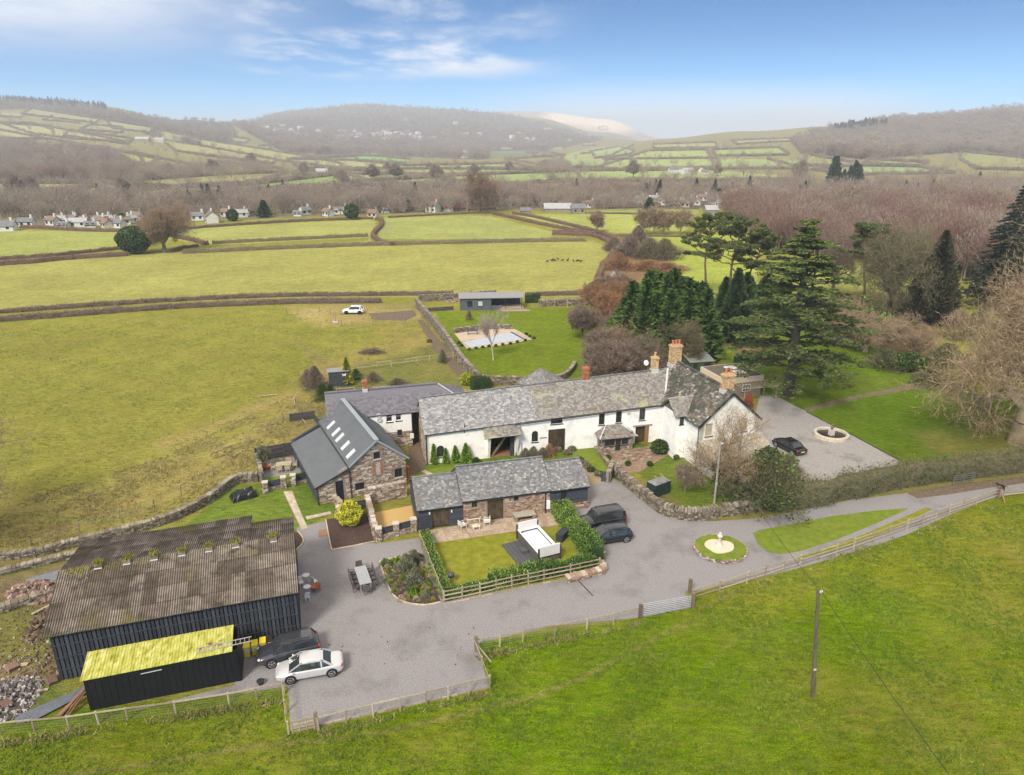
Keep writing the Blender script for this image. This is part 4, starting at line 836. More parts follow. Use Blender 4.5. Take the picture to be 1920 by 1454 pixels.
for x in(blk[0]+.1,blk[1]-.1):
 z=blk[2]
 while z<blk[3]:mb.box(cf(x,z+.05,.0),(.1,.03,.045),CF.ang,random.random());z+=.11
sub(mb,'brick_jambs',brick_red,cw,kind='stuff')
crt=Face(CF(CT,0),CF.V,CF.U);clt=Face(CF(0,CL),-CF.V,-CF.U);cbk=Face(CF(CT,CL),-CF.U,CF.V)
mb=MB();panel(mb,crt,CL,[(0,cz1-.1),(CL,cz1-.1)],t=.4);panel(mb,clt,CL,[(0,cz0),(CL,cz0)],t=.4);panel(mb,cbk,CT,[(0,cz1),(C2w/2,czr-.1),(C2w,cz1),(CT,cz0)],t=.4);sw_=mb.build('wall',clad,Cg)
mb=MB();boards(mb,clt,CL,[(0,cz0),(CL,cz0)]);boards(mb,crt,CL,[(0,cz1-.1),(CL,cz1-.1)]);sub(mb,'boards',clad,sw_,kind='stuff')
window(Cg,cf,co[0],1,1,sillm=lead);window(Cg,cf,co[1],2,1,sillm=lead);window(Cg,cf,co[2],2,1,sillm=lead)
w_=window(Cg,cf,co[3],1,1,name='door',sill=False,gl=material('navy_door',[(.012,.015,.03),(.02,.024,.045)],scale=4,bump=0,rough=.4))
mb=MB();dx=(co[3][0]+co[3][1])/2;mb.box(cf(dx,1.45,-.11),(.1,.01,.2),CF.ang);sub(mb,'door_window',glass,w_)
def seam_roof(mb,A,B,C_,D,pitch=.28,hh=.035):
 A,B,C_,D=map(np.array,(A,B,C_,D));roof_slab(mb,[A,B,C_,D],.08);n_=int(np.linalg.norm(B-A)/pitch);nn=np.cross(B-A,D-A);nn/=np.linalg.norm(nn);nn=nn if nn[2]>0 else-nn
 for i in range(n_+1):
  t=i/n_;mb.bar(A*(1-t)+B*t+nn*hh/2,D*(1-t)+C_*t+nn*hh/2,.05,hh,up=nn)
mb=MB();cm=C1+C2w/2
seam_roof(mb,CF(C1-.05,-.25,cz1+.03),CF(C1-.05,CL+.2,cz1+.03),CF(cm,CL+.2,czr),CF(cm,-.25,czr));seam_roof(mb,CF(CT+.3,-.25,cz1-.3),CF(CT+.3,CL+.2,cz1-.3),CF(cm,CL+.2,czr),CF(cm,-.25,czr))
crf=mb.build('roof',metal_gr,Cg)
mb=MB();seam_roof(mb,CF(-.3,-.25,cz0-.02),CF(-.3,CL-1.2,cz0-.02),CF(C1,CL-1.2,cz1-.05),CF(C1,-.25,cz1-.05));lr_=mb.build('lean_to_roof',metal_gr,Cg)
mb=MB();mb.bar(CF(cm-.12,-.3,czr+.06),CF(cm-.12,CL+.25,czr+.06),.3,.05);mb.bar(CF(cm+.1,-.3,czr+.05),CF(cm+.1,CL+.25,czr+.05),.3,.05);sub(mb,'ridge_capping',ridge_gr,crf)
mb=MB();mb.bar(CF(cm,-.29,czr-.02),CF(CT+.32,-.29,cz1-.3),.06,.18);mb.bar(CF(cm,-.29,czr-.02),CF(C1-.05,-.29,cz1+.03),.06,.18);sub(mb,'verge_trim',ridge_gr,crf)
mb=MB();mb.bar(CF(-.33,-.3,cz0-.05),CF(-.33,CL-1.2,cz0-.05),.10,.12);mb.bar(CF(-.3,-.29,cz0-.05),CF(C1,-.29,cz1-.1),.06,.14);sub(mb,'gutter',gutter_m,lr_)
mb=MB();mb.bar(CF(C1-.12,-.3,cz1+.05),CF(C1-.12,CL+.1,cz1+.05),.12,.10);sub(mb,'gutter',gutter_m,crf)
slU=CF.V;slV=CF.U*(C2w/2)+CF.W*(czr-cz1);slL=np.linalg.norm(slV);slV=slV/slL;sln=np.cross(slU,slV);sln=sln if sln[2]>0 else-sln
sky_gl=material('skylight_glass',[(.50,.50,.50),(.66,.66,.65)],scale=2,bump=0,rough=.08,spec=.8)
for x,y in((621.5,798),(631,811),(638,821.5),(648.5,836.5),(658.5,852)):
 a=(x-960)/F;b=(y-727)/F;d=np.array((a,cT-b*sT,-sT-b*cT));C0=np.array((0,0,H));O_=CF(C1,0,cz1)
 t=(O_-C0)@sln/(d@sln);p=C0+d*t
 mb=MB();mb.boxes([p+sln*.06],[[slU*.36,slV*.62,sln*.05]]);s_=mb.build('skylight',lead,Cg)
 mb=MB();mb.boxes([p+sln*.10],[[slU*.28,slV*.52,sln*.02]]);sub(mb,'pane',sky_gl,s_)
pipe(Cg,[CF(C1+.05,-.1,cz1),CF(C1+.05,-.1,0)],.05);pipe(Cg,[CF(-.02,-.1,cz0),CF(-.02,-.1,0)],.05)
# ---- single-storey cottage in three steps
GF=Frame((-9.0,60.8),15.0);GW=6.4
G0,G1,G2=4.35,13.3,17.35
Gg=empty('slate_roofed_cottage',GF(9,0),0,'low holiday cottage in three stepped parts, stone middle between dark boarded ends','cottage')
gf=Face(GF(0,0),GF.U,-GF.V)
lo=front_rect(GF,810,954,842,988);lo=(lo[0],min(lo[1],G0-.35),0,min(lo[3],2.12))
mo=[front_rect(GF,884.5,939,895,952),front_rect(GF,914,933,944,968),front_rect(GF,963.5,927,972.5,940)]
mo[1]=(mo[1][0],mo[1][1],0,min(mo[1][3],2.3));mo=[(a,b,c,min(d,2.35))for a,b,c,d in mo]
ro_=front_rect(GF,1051,921.5,1063.5,937)
parts=[(0,G0,2.25,4.1,'l'),(G0,G1,2.62,4.75,'m'),(G1,G2,2.55,4.15,'r')]
slm={'l':slate_mid,'m':slate_mid,'r':slate_mid}
for a,b,e_,r_,k in parts:
 holes={'l':[lo],'m':mo,'r':[ro_]}[k];hl=[(h[0]-a,h[1]-a,h[2],h[3])for h in holes]
 f_=Face(GF(a,.0 if k!='r' else .02),GF.U,-GF.V);mb=MB();panel(mb,f_,b-a,[(0,e_),(b-a,e_)],hl,t=.3)
 gl_=Face(GF(a,GW),-GF.V,-GF.U);gr_=Face(GF(b,0),GF.V,GF.U);tp=[(0,e_),(GW/2,r_-.08),(GW,e_)]
 panel(mb,gl_,GW,tp,t=.25);panel(mb,gr_,GW,tp,t=.25);bk=Face(GF(b,GW),-GF.U,GF.V);panel(mb,bk,b-a,[(0,e_),(b-a,e_)],t=.3)
 w_=mb.build({'l':'end_wall','m':'stone_wall','r':'end_wall'}[k],mortar if k=='m' else clad,Gg)
 if k=='m':
  mb=MB();stones(mb,f_,b-a,[(0,e_),(b-a,e_)],hl,seed=41,sx=.34,sz=.15,tr=(.15,.9));sub(mb,'stonework',rubble_red,w_,kind='stuff')
 else:
  mb=MB();boards(mb,f_,b-a,[(0,e_),(b-a,e_)],hl,z0=0 if k=='l' else .75,bw=.15)
  if k=='l':boards(mb,gl_,GW,tp,bw=.15)
  else:boards(mb,gr_,GW,tp,bw=.15,z0=.75)
  sub(mb,'boards',clad,w_,kind='stuff')
  if k=='r':
   mb=MB();s1_=Face(GF(a,-.02),GF.U,-GF.V);s2_=Face(GF(b+.04,0),GF.V,GF.U);stones(mb,s1_,b-a,[(0,.8),(b-a,.8)],seed=43,sx=.35,sz=.15,proud=.12);stones(mb,s2_,GW,[(0,.8),(GW,.8)],seed=44,sx=.35,sz=.15,proud=.12);sub(mb,'stone_plinth',rubble_red,w_,kind='stuff')
 ov=.16;ee=e_-.06;mb=MB();ua,ub=a-(.18 if k!='m' else .1),b+(.18 if k!='m' else .1)
 if k=='l':ub=b-.1
 if k=='r':ua=a+.1
 roof_slab(mb,[GF(ua,-ov,ee),GF(ub,-ov,ee),GF(ub,GW/2,r_),GF(ua,GW/2,r_)],.1);roof_slab(mb,[GF(ub,GW+ov,ee),GF(ua,GW+ov,ee),GF(ua,GW/2,r_),GF(ub,GW/2,r_)],.1)
 rf=mb.build('roof',MATS['roof_felt'],Gg)
 lay(rf,GF(ua-.02,-ov-.03,ee),GF(ub+.02,-ov-.03,ee),GF(ua-.02,GW/2,r_),slm[k],.26,.2,50+ord(k),tr=(.1,1));lay(rf,GF(ub,GW+ov,ee),GF(ua,GW+ov,ee),GF(ub,GW/2,r_),slm[k],.4,.3,60+ord(k))
 mb=MB();n_=int((ub-ua)/.45)
 for i in range(n_):s_=ua+(ub-ua)*i/n_;mb.bar(GF(s_,GW/2,r_+.07),GF(s_+(ub-ua)/n_-.02,GW/2,r_+.07),.24,.09,tint=.2+.5*random.random())
 sub(mb,'ridge_tiles',slm[k],rf,kind='stuff')
 mb=MB();mb.bar(GF(ua,-ov-.06,ee-.06),GF(ub,-ov-.06,ee-.06),.09,.09);sub(mb,'gutter',gutter_m,rf)
window(Gg,gf,lo,2,1,name='french_door',sill=False,gl=glass_warm,dep=.05);window(Gg,gf,mo[1],2,1,name='french_door',sill=False,gl=glass_warm)
window(Gg,gf,mo[0],1,1,sillm=timber);window(Gg,gf,mo[2],1,1,sillm=timber);window(Gg,gf,ro_,1,1,sillm=timber,dep=.02)
mb=MB();mb.bar(gf(mo[1][0]-.25,mo[1][3]+.09,.03),gf(mo[1][1]+.25,mo[1][3]+.09,.03),.08,.16);mb.build('lintel',timber,Gg)
pipe(Gg,[GF(G1-.5,-.1,2.5),GF(G1-.5,-.1,0)],.05);mb=MB();mb.box(gf(G1-.22,1.0,.14),(.18,.12,.45),GF.ang);mb.build('meter_box',white_pl,Gg)
for x,y in((805,962),(846.5,958)):
 u_,z_=GF.on(x,y);mb=MB();mb.box(gf(u_,z_,.1),(.06,.06,.12),GF.ang);mb.build('wall_lamp',material('lamp_glass',[(.8,.7,.5),(.8,.7,.5)],bump=0,rough=.2),Gg)
 # ---- the big boarded barn with fibre-cement roof
BF=Frame((-31.8,40.4),17.5);BL=16.35;be,brz=3.95,5.6;v1,v2a,v2b=5.3,12.1,10.4;split=13.0
Bg=empty('boarded_farm_barn',BF(BL/2,0),0,'large black boarded barn under a mossy brown corrugated roof','barn')
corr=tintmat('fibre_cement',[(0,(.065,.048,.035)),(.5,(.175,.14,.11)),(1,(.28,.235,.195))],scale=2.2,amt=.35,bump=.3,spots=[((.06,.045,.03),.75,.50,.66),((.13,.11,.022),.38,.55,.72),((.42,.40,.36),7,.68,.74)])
moss=tintmat('roof_moss',[(0,(.12,.11,.012)),(1,(.25,.23,.03))],scale=6,amt=.4)
def corr_sheet(mb,A,B,D,pitch=.165,amp=.045,rows=5,seed=1):
 A,B,D=map(np.array,(A,B,D));U=B-A;LU=np.linalg.norm(U);U/=LU;V=D-A;V=V-U*(V@U);LV=np.linalg.norm(V);V/=LV;n=np.cross(U,V);n=n if n[2]>0 else-n
 g=np.random.default_rng(seed);nc=int(LU/pitch)*6;xs=np.linspace(0,LU,nc+1);wv=amp*np.cos(xs/pitch*2*pi)
 sheetw=6.1*pitch;k=(xs//sheetw).astype(int)
 for r in range(rows):
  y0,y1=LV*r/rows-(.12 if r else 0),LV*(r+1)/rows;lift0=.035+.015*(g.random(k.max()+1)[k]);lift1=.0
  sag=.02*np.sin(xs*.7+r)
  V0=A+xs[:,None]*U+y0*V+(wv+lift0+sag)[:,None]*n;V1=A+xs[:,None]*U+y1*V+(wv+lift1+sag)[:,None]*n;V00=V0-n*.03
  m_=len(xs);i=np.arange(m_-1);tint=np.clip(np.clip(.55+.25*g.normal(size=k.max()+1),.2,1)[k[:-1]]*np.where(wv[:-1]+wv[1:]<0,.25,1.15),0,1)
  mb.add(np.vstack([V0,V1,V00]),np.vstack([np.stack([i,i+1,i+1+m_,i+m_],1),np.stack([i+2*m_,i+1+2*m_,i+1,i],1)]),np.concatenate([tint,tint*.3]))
Rd=BF(0,v1,brz)
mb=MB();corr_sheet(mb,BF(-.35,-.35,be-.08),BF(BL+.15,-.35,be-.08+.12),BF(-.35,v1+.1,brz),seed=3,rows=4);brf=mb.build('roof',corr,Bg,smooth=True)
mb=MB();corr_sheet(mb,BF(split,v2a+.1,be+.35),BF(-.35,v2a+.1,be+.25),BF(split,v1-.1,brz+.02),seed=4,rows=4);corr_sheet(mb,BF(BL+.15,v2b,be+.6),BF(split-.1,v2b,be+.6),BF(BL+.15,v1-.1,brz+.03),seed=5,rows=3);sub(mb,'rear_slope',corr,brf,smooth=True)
mb=MB();g=np.random.default_rng(8);n_=5000;uu=g.random(n_)*BL;vv=v1+g.normal(size=n_)*.35;Cn=np.array([BF(u,v,0)for u,v in zip(uu,vv)]);Cn[:,2]=brz-.03-np.abs(vv-v1)*.27+.06*g.random(n_)
keep=g.random(n_)<(.25+.75*(np.sin(uu*1.9)*np.sin(uu*.6+1)>.2));Cn=Cn[keep];mb.leaves(Cn,.07,g.random(len(Cn)),seed=3,flat=.4)
sub(mb,'moss',moss,brf,kind='stuff')
for x,y in((183,1066),(237,1057),(289,1048),(341,1039),(392,1030),(442,1021),(513,1006)):
 p=P(x,y,brz+.05);uq,vq=BF.inv(p);p=BF(uq,v1,brz+.12);mb=MB();mb.box(p,(.26,.32,.16),BF.ang,.7);v_=mb.build('ridge_vent',corr,Bg)
 mb=MB();Cn=np.array([p+np.array((random.gauss(0,.16),random.gauss(0,.16),.2+random.random()*.12))for _ in range(260)]);mb.leaves(Cn,.08,np.random.random(len(Cn)),seed=int(x));sub(mb,'moss_tuft',moss,v_)
 mb=MB();mb.box(p-BF.V*.42-np.array((0,0,.12)),(.26,.04,.03),BF.ang,.9);sub(mb,'vent_sill',tintmat('pale_cement',[(0,(.5,.47,.43)),(1,(.6,.57,.52))]),v_)
mb=MB();bfc=Face(BF(0,.12),BF.U,-BF.V);panel(mb,bfc,BL,[(0,be-.15),(BL,be-.05)],t=.05)
blf=Face(BF(.05,v2a),-BF.V,-BF.U);bt_=[(0,be+.1),(v2a-v1,brz-.15),(v2a,be-.2)];panel(mb,blf,v2a,bt_,t=.05)
brt=Face(BF(BL-.05,0),BF.V,BF.U);panel(mb,brt,v2b,[(0,be-.15),(v1,brz-.15),(v2b,be+.4)],t=.05);panel(mb,Face(BF(BL,v2b-.1),-BF.U,BF.V),BL,[(0,be+.3),(BL,be+.3)],t=.05);mb.build('frame_sheeting',gutter_m,Bg)
bmeshes={}
nb_=57
for i in range(nb_):
 u=(i+.5)*BL/nb_;j=i%5;h=be-.12+.12*u/BL
 mb=MB()
 mb.box((0,-.015,h/2+.02),(.105,.02,h/2-.02),0,((i*7)%11)/11)
 o=mb.build('board',black_board,Bg,world=False);o.matrix_parent_inverse=Matrix.LocRotScale(Bg.location,Bg.rotation_euler,None).inverted();o.location=BF(u,0,0);o.rotation_euler=(0,0,BF.ang)
for z in(.9,1.9,2.9):
 mb=MB();mb.bar(BF(0,-.05,z),BF(BL,-.05,z+.05),.03,.07);mb.build('batten',black_board,Bg)
for v in np.arange(.2,v2b,.30):
 h=np.interp(v,[0,v1,v2b],[be-.15,brz-.2,be+.35]);mb=MB();mb.box((.015,0,h/2),(.02,.11,h/2),0,random.random());o=mb.build('board',black_board,Bg,world=False);o.matrix_parent_inverse=Matrix.LocRotScale(Bg.location,Bg.rotation_euler,None).inverted();o.location=BF(BL,v,0);o.rotation_euler=(0,0,BF.ang)
for v in np.arange(.2,v2a,.30):
 h=np.interp(v,[0,v1,v2a],[be-.2,brz-.2,be+.05]);mb=MB();mb.box((-.015,0,h/2),(.02,.11,h/2),0,random.random());o=mb.build('board',black_board,Bg,world=False);o.matrix_parent_inverse=Matrix.LocRotScale(Bg.location,Bg.rotation_euler,None).inverted();o.location=BF(.03,v,0);o.rotation_euler=(0,0,BF.ang)
 # ---- low black shed with the yellow lichened roof
SF=Frame((-28.1,37.6),17.1);SLn=9.55;SD=2.3
Sg=empty('yellow_roofed_shed',SF(SLn/2,0),0,'long low black shed with bright yellow lichened metal roof against the barn','shed')
yel=material('yellow_lichen_roof',[(.11,.11,.02),(.30,.30,.04),(.44,.42,.09),(.58,.55,.28)],scale=1.5,bump=.3,detail=10,spots=((.16,.055,.025),.45,.60,.66),stretch=(2.2,.9,1),thr=(.28,.66))
blk_pt=material('black_paint',[(.006,.006,.008),(.012,.012,.014)],scale=2,bump=.1,rough=.6)
mb=MB();sf=Face(SF(0,0),SF.U,-SF.V);panel(mb,sf,SLn,[(0,2.5),(SLn,2.62)],t=.06);panel(mb,Face(SF(SLn,0),SF.V,SF.U),SD,[(0,2.62),(SD,2.9)],t=.06);panel(mb,Face(SF(0,SD),-SF.V,-SF.U),SD,[(0,2.8),(SD,2.5)],t=.06);panel(mb,Face(SF(SLn,SD),-SF.U,SF.V),SLn,[(0,2.9),(SLn,2.8)],t=.06)
for i in range(24):u=(i+.5)*SLn/24;mb.hexa([sf(u-.03,0,.025),sf(u+.03,0,.025),sf(u+.03,0,0),sf(u-.03,0,0)],[sf(u-.03,2.5,.025),sf(u+.03,2.5,.025),sf(u+.03,2.5,0),sf(u-.03,2.5,0)])
mb.build('wall',blk_pt,Sg)
A0,B0,D0=SF(-.12,-.1,2.55),SF(SLn-.35,-.1,2.66),SF(-.12,SD+.05,2.95);mb=MB();dU=(B0-A0);Vv=D0-A0
n_=16
for i in range(n_):
 a,b_=i/n_,(i+1)/n_;q0=A0+dU*a;q1=A0+dU*b_;roof_slab(mb,[q0,q1,q1+Vv,q0+Vv],.03,tint=random.random());mb.bar(q0+(0,0,.02),q0+Vv+(0,0,.02),.05,.035);
 for t in(.33,.66):qq=q0*(1-t)+q1*t;mb.bar(qq+(0,0,.012),qq+Vv+(0,0,.012),.04,.02)
mb.build('roof',yel,Sg)
mb=MB();mb.bar(SF(6.9,.3,2.76),SF(SLn+.9,.45,2.8),.05);mb.bar(SF(6.9,.72,2.82),SF(SLn+.9,.87,2.86),.05)
for i in range(12):t=(i+.5)/12;a=SF(6.9,.3,2.76)*(1-t)+SF(SLn+.9,.45,2.8)*t;b_=SF(6.9,.72,2.82)*(1-t)+SF(SLn+.9,.87,2.86)*t;mb.bar(a,b_,.03)
mb.build('ladder',material('aluminium',[(.34,.32,.29),(.42,.40,.37)],bump=0,rough=.5,metal=.2),None,label='long aluminium ladder lying across the yellow shed roof',category='ladder')
mb=MB();mb.bar(SF(3.4,-.06,2.2),SF(4.7,-.06,2.24),.04,.045);mb.build('light_strip',lead,Sg)
# ---- poolside cabin
KF=Frame(P(863,583)[:2],5.0);KL=13.8;KD=4.2
Kg=empty('garden_cabin',KF(KL/2,0),0,'long grey-blue garden cabin with open veranda end at the back of the lawn','cabin')
kf=Face(KF(0,0),KF.U,-KF.V);k1=KL*.50
ko=[(1.6,2.7,.9,2.1),(3.9,5.0,.9,2.1)]
mb=MB();panel(mb,kf,k1,[(0,2.75),(k1,2.75)],ko,t=.1);panel(mb,Face(KF(0,KD),-KF.V,-KF.U),KD,[(0,2.9),(KD,2.75)],t=.1);panel(mb,Face(KF(KL,KD),-KF.U,KF.V),KL,[(0,2.9),(KL,2.9)],t=.1);panel(mb,Face(KF(k1,0),KF.V,KF.U),KD,[(0,2.75),(KD,2.9)],t=.1)
kw=mb.build('wall',material('cabin_boards',[(.075,.082,.09),(.10,.11,.12)],scale=3,bump=.2),Kg)
mb=MB();boards(mb,kf,k1,[(0,2.75),(k1,2.75)],ko,bw=.2);sub(mb,'boards',tintmat('cabin_board',[(0,(.075,.082,.092)),(1,(.10,.108,.12))]),kw,kind='stuff')
window(Kg,kf,ko[0],1,1);window(Kg,kf,ko[1],1,1,gl=material('blind',[(.45,.46,.47),(.5,.51,.52)],bump=0))
mb=MB();roof_slab(mb,[KF(-.3,-.4,2.85),KF(KL+.3,-.4,2.85),KF(KL+.3,KD+.2,3.15),KF(-.3,KD+.2,3.15)],.15);mb.build('roof',material('felt_grey',[(.22,.215,.22),(.28,.275,.28)],scale=2,bump=.1),Kg)
for u in(k1+3.1,KL-.15):mb=MB();mb.bar(KF(u,-.2,0),KF(u,-.2,2.8),.14);mb.build('post',darkframe,Kg)
mb=MB();panel(mb,Face(KF(k1+.1,-.05),KF.U,-KF.V),2.2,[(0,1.05),(2.2,1.05)],t=.1);mb.build('bar_front',MATS['cabin_boards'],Kg)
dk=empty('timber_deck',KF(KL-2.5,-1),0,'stepped timber deck in front of the cabin veranda','deck')
for i,(a,b_,c,d)in enumerate([(k1+2.0,KL+.3,-.5,KD-.5),(k1+2.0,KL+1.0,-1.1,-.5),(k1+2.2,KL+1.6,-1.7,-1.1)]):
 n_=max(2,int((d-c)/.3))
 for j in range(n_):mb=MB();v=c+(d-c)*(j+.5)/n_;zz=(.42,.28,.14)[i];mb.bar(KF(a,v,zz/2),KF(b_,v,zz/2),(d-c)/n_-.02,zz,tint=random.random());mb.build('deck_board',fence_wood,dk)
def simple_shed(name,label,cat,fr,L,Dp,h0,h1,wallm,roofm,door=True,gable=False,rz=.3,slates_m=None,wins=()):
 S=empty(name,fr(L/2,0),0,label,cat);f=Face(fr(0,0),fr.U,-fr.V);mb=MB()
 tp=[(0,h0),(L,h0)]
 if gable:ft=tp;st=[(0,h0),(Dp/2,h1-.05),(Dp,h0)]
 else:st=[(0,h0),(Dp,h1)]
 panel(mb,f,L,tp,[w for w in wins],t=.08);panel(mb,Face(fr(L,0),fr.V,fr.U),Dp,st,t=.08);panel(mb,Face(fr(0,Dp),-fr.V,-fr.U),Dp,[(Dp-x,z)for x,z in st][::-1],t=.08);panel(mb,Face(fr(L,Dp),-fr.U,fr.V),L,[(0,h0 if gable else h1),(L,h0 if gable else h1)],t=.08)
 w_=mb.build('wall',wallm,S);mb=MB();boards(mb,f,L,tp,wins,bw=.18);sub(mb,'boards',wallm,w_,kind='stuff')
 mb=MB()
 if gable:
  roof_slab(mb,[fr(-.2,-.25,h0-.1),fr(L+.2,-.25,h0-.1),fr(L+.2,Dp/2,h1),fr(-.2,Dp/2,h1)],.08);roof_slab(mb,[fr(L+.2,Dp+.25,h0-.1),fr(-.2,Dp+.25,h0-.1),fr(-.2,Dp/2,h1),fr(L+.2,Dp/2,h1)],.08)
 else:roof_slab(mb,[fr(-.2,-.2,h0+.03),fr(L+.2,-.2,h0+.03),fr(L+.2,Dp+.2,h1+.08),fr(-.2,Dp+.2,h1+.08)],.09)
 r_=mb.build('roof',roofm,S)
 for w in wins:window(S,f,w,1,1,dep=.03)
 if door:mb=MB();mb.hexa([f(L*.35,.05,.06),f(L*.65,.05,.06),f(L*.65,.05,.03),f(L*.35,.05,.03)],[f(L*.35,h0-.25,.06),f(L*.65,h0-.25,.06),f(L*.65,h0-.25,.03),f(L*.35,h0-.25,.03)]);mb.build('door',wallm,S)
 return S,f,r_
fr_=Frame(P(618,727)[:2],14);S,f_,_r=simple_shed('butterfly_shed','dark garden shed with a pale butterfly ornament beside a yellow conifer','shed',fr_,3.0,2.0,2.5,2.3,clad,MATS['felt_grey'])
mb=MB()
for s in(-1,1):
 mb.add([f_(2.3,1.95,.1),f_(2.3+s*.32,2.2,.18),f_(2.3+s*.26,1.9,.16),f_(2.3+s*.22,1.66,.14),f_(2.3,1.78,.1)],[[0,1,2],[0,2,3],[0,3,4]])
mb.build('butterfly_ornament',material('cream_paint',[(.7,.64,.5),(.75,.68,.55)],bump=0),S)
fr_=Frame(P(1293,702)[:2],12);simple_shed('green_summer_shed','green timber shed with pale felt roof under the trees behind the house','shed',fr_,4.0,3.0,2.0,2.6,material('green_boards',[(.035,.06,.045),(.05,.08,.06)],scale=4),material('pale_felt',[(.17,.18,.15),(.22,.23,.19)],scale=2,bump=.1),door=False,wins=[(.5,1.3,1.0,1.7),(2.4,3.6,1.0,1.7)])
XF=Frame(P(1372,748)[:2],17.5);Xg=empty('flat_roofed_extension',XF(3,0),0,'cream fascia flat-roofed extension with two roof lights behind the gabled wing','extension')
mb=MB();mb.hexa([XF(-1.5,0),XF(4.8,0),XF(4.8,6),XF(-1.5,6)],[XF(-1.5,0,2.4),XF(4.8,0,2.4),XF(4.8,6,2.4),XF(-1.5,6,2.4)]);mb.build('wall',mortar,Xg)
mb=MB();mb.hexa([XF(-1.7,-.2,2.4),XF(5,-.2,2.4),XF(5,6.2,2.4),XF(-1.7,6.2,2.4)],[XF(-1.7,-.2,3.2),XF(5,-.2,3.2),XF(5,6.2,3.2),XF(-1.7,6.2,3.2)]);mb.build('fascia',material('cream_fascia',[(.55,.44,.32),(.62,.50,.38)],bump=.05),Xg)
mb=MB();mb.hexa([XF(-1.5,0,3.2),XF(4.8,0,3.2),XF(4.8,6,3.2),XF(-1.5,6,3.2)],[XF(-1.5,0,3.23),XF(4.8,0,3.23),XF(4.8,6,3.23),XF(-1.5,6,3.23)]);mb.build('roof',material('old_felt',[(.09,.07,.055),(.15,.12,.10)],scale=3,bump=.2),Xg)
for u,v in((1.2,2.0),(1.2,4.2)):
 mb=MB();mb.box(XF(u+1,v,3.3),(.8,.6,.09),XF.ang);r=mb.build('roof_light',white_pl,Xg);mb=MB();mb.box(XF(u+1,v,3.4),(.6,.42,.02),XF.ang);sub(mb,'pane',sky_gl,r)
xf=Face(XF(0,0),XF.U,-XF.V);window(Xg,xf,(1.6,3.0,.9,2.0),3,2,frame=white_pl,dep=-.04,fw=.08)
pg=empty('pergola',XF(5,-2),0,'pale wooden pergola with red climber beside the extension','pergola')
for u,v in((.2,-2.6),(5.6,-2.6),(5.6,.2)):mb=MB();mb.bar(XF(u,v,0),XF(u,v,2.3),.1);mb.build('post',fence_wood,pg)
for v in(-2.6,-.1):mb=MB();mb.bar(XF(-.2,v,2.35),XF(5.9,v,2.35),.08,.12);mb.build('beam',fence_wood,pg)
for i in range(12):mb=MB();u=i*.52;mb.bar(XF(u,-2.9,2.45),XF(u,0,2.45),.05,.08);mb.build('rafter',fence_wood,pg)
fr_=Frame((1.1,98.2),-31);Yg_=empty('pyramid_roofed_store',fr_(2,2),0,'small store with pyramid slate roof peeping over the long range','shed')
q=4.5;mb=MB();mb.hexa([fr_(0,0),fr_(q,0),fr_(q,q),fr_(0,q)],[fr_(0,0,2.3),fr_(q,0,2.3),fr_(q,q,2.3),fr_(0,q,2.3)]);mb.build('wall',mortar,Yg_)
ap=fr_(q/2,q/2,4.3);cs=[fr_(-.3,-.3,2.3),fr_(q+.3,-.3,2.3),fr_(q+.3,q+.3,2.3),fr_(-.3,q+.3,2.3)];mb=MB();mb.add(cs+[ap],[[0,1,4],[1,2,4],[2,3,4],[3,0,4]]);yr=mb.build('roof',slate_mid,Yg_)
mb=MB()
for a,b_ in((0,1),(1,2),(2,3),(3,0)):
 A,B=cs[a],cs[b_];LU=np.linalg.norm(B-A);U_=(B-A)/LU;V_=ap-(A+B)/2;sl=np.linalg.norm(V_);V_/=sl;slates(mb,A,U_,V_,LU,sl,.34,.25,70+a,clip=lambda x,y:y/sl*LU/2<x<LU-y/sl*LU/2,tr=(.3,1))
sub(mb,'slates',slate_mid,yr,kind='stuff')
mb=MB()
for c_ in cs:mb.bar(c_+(0,0,.06),ap+(0,0,.06),.16,.06)
sub(mb,'hip_tiles',slate_lich,yr)
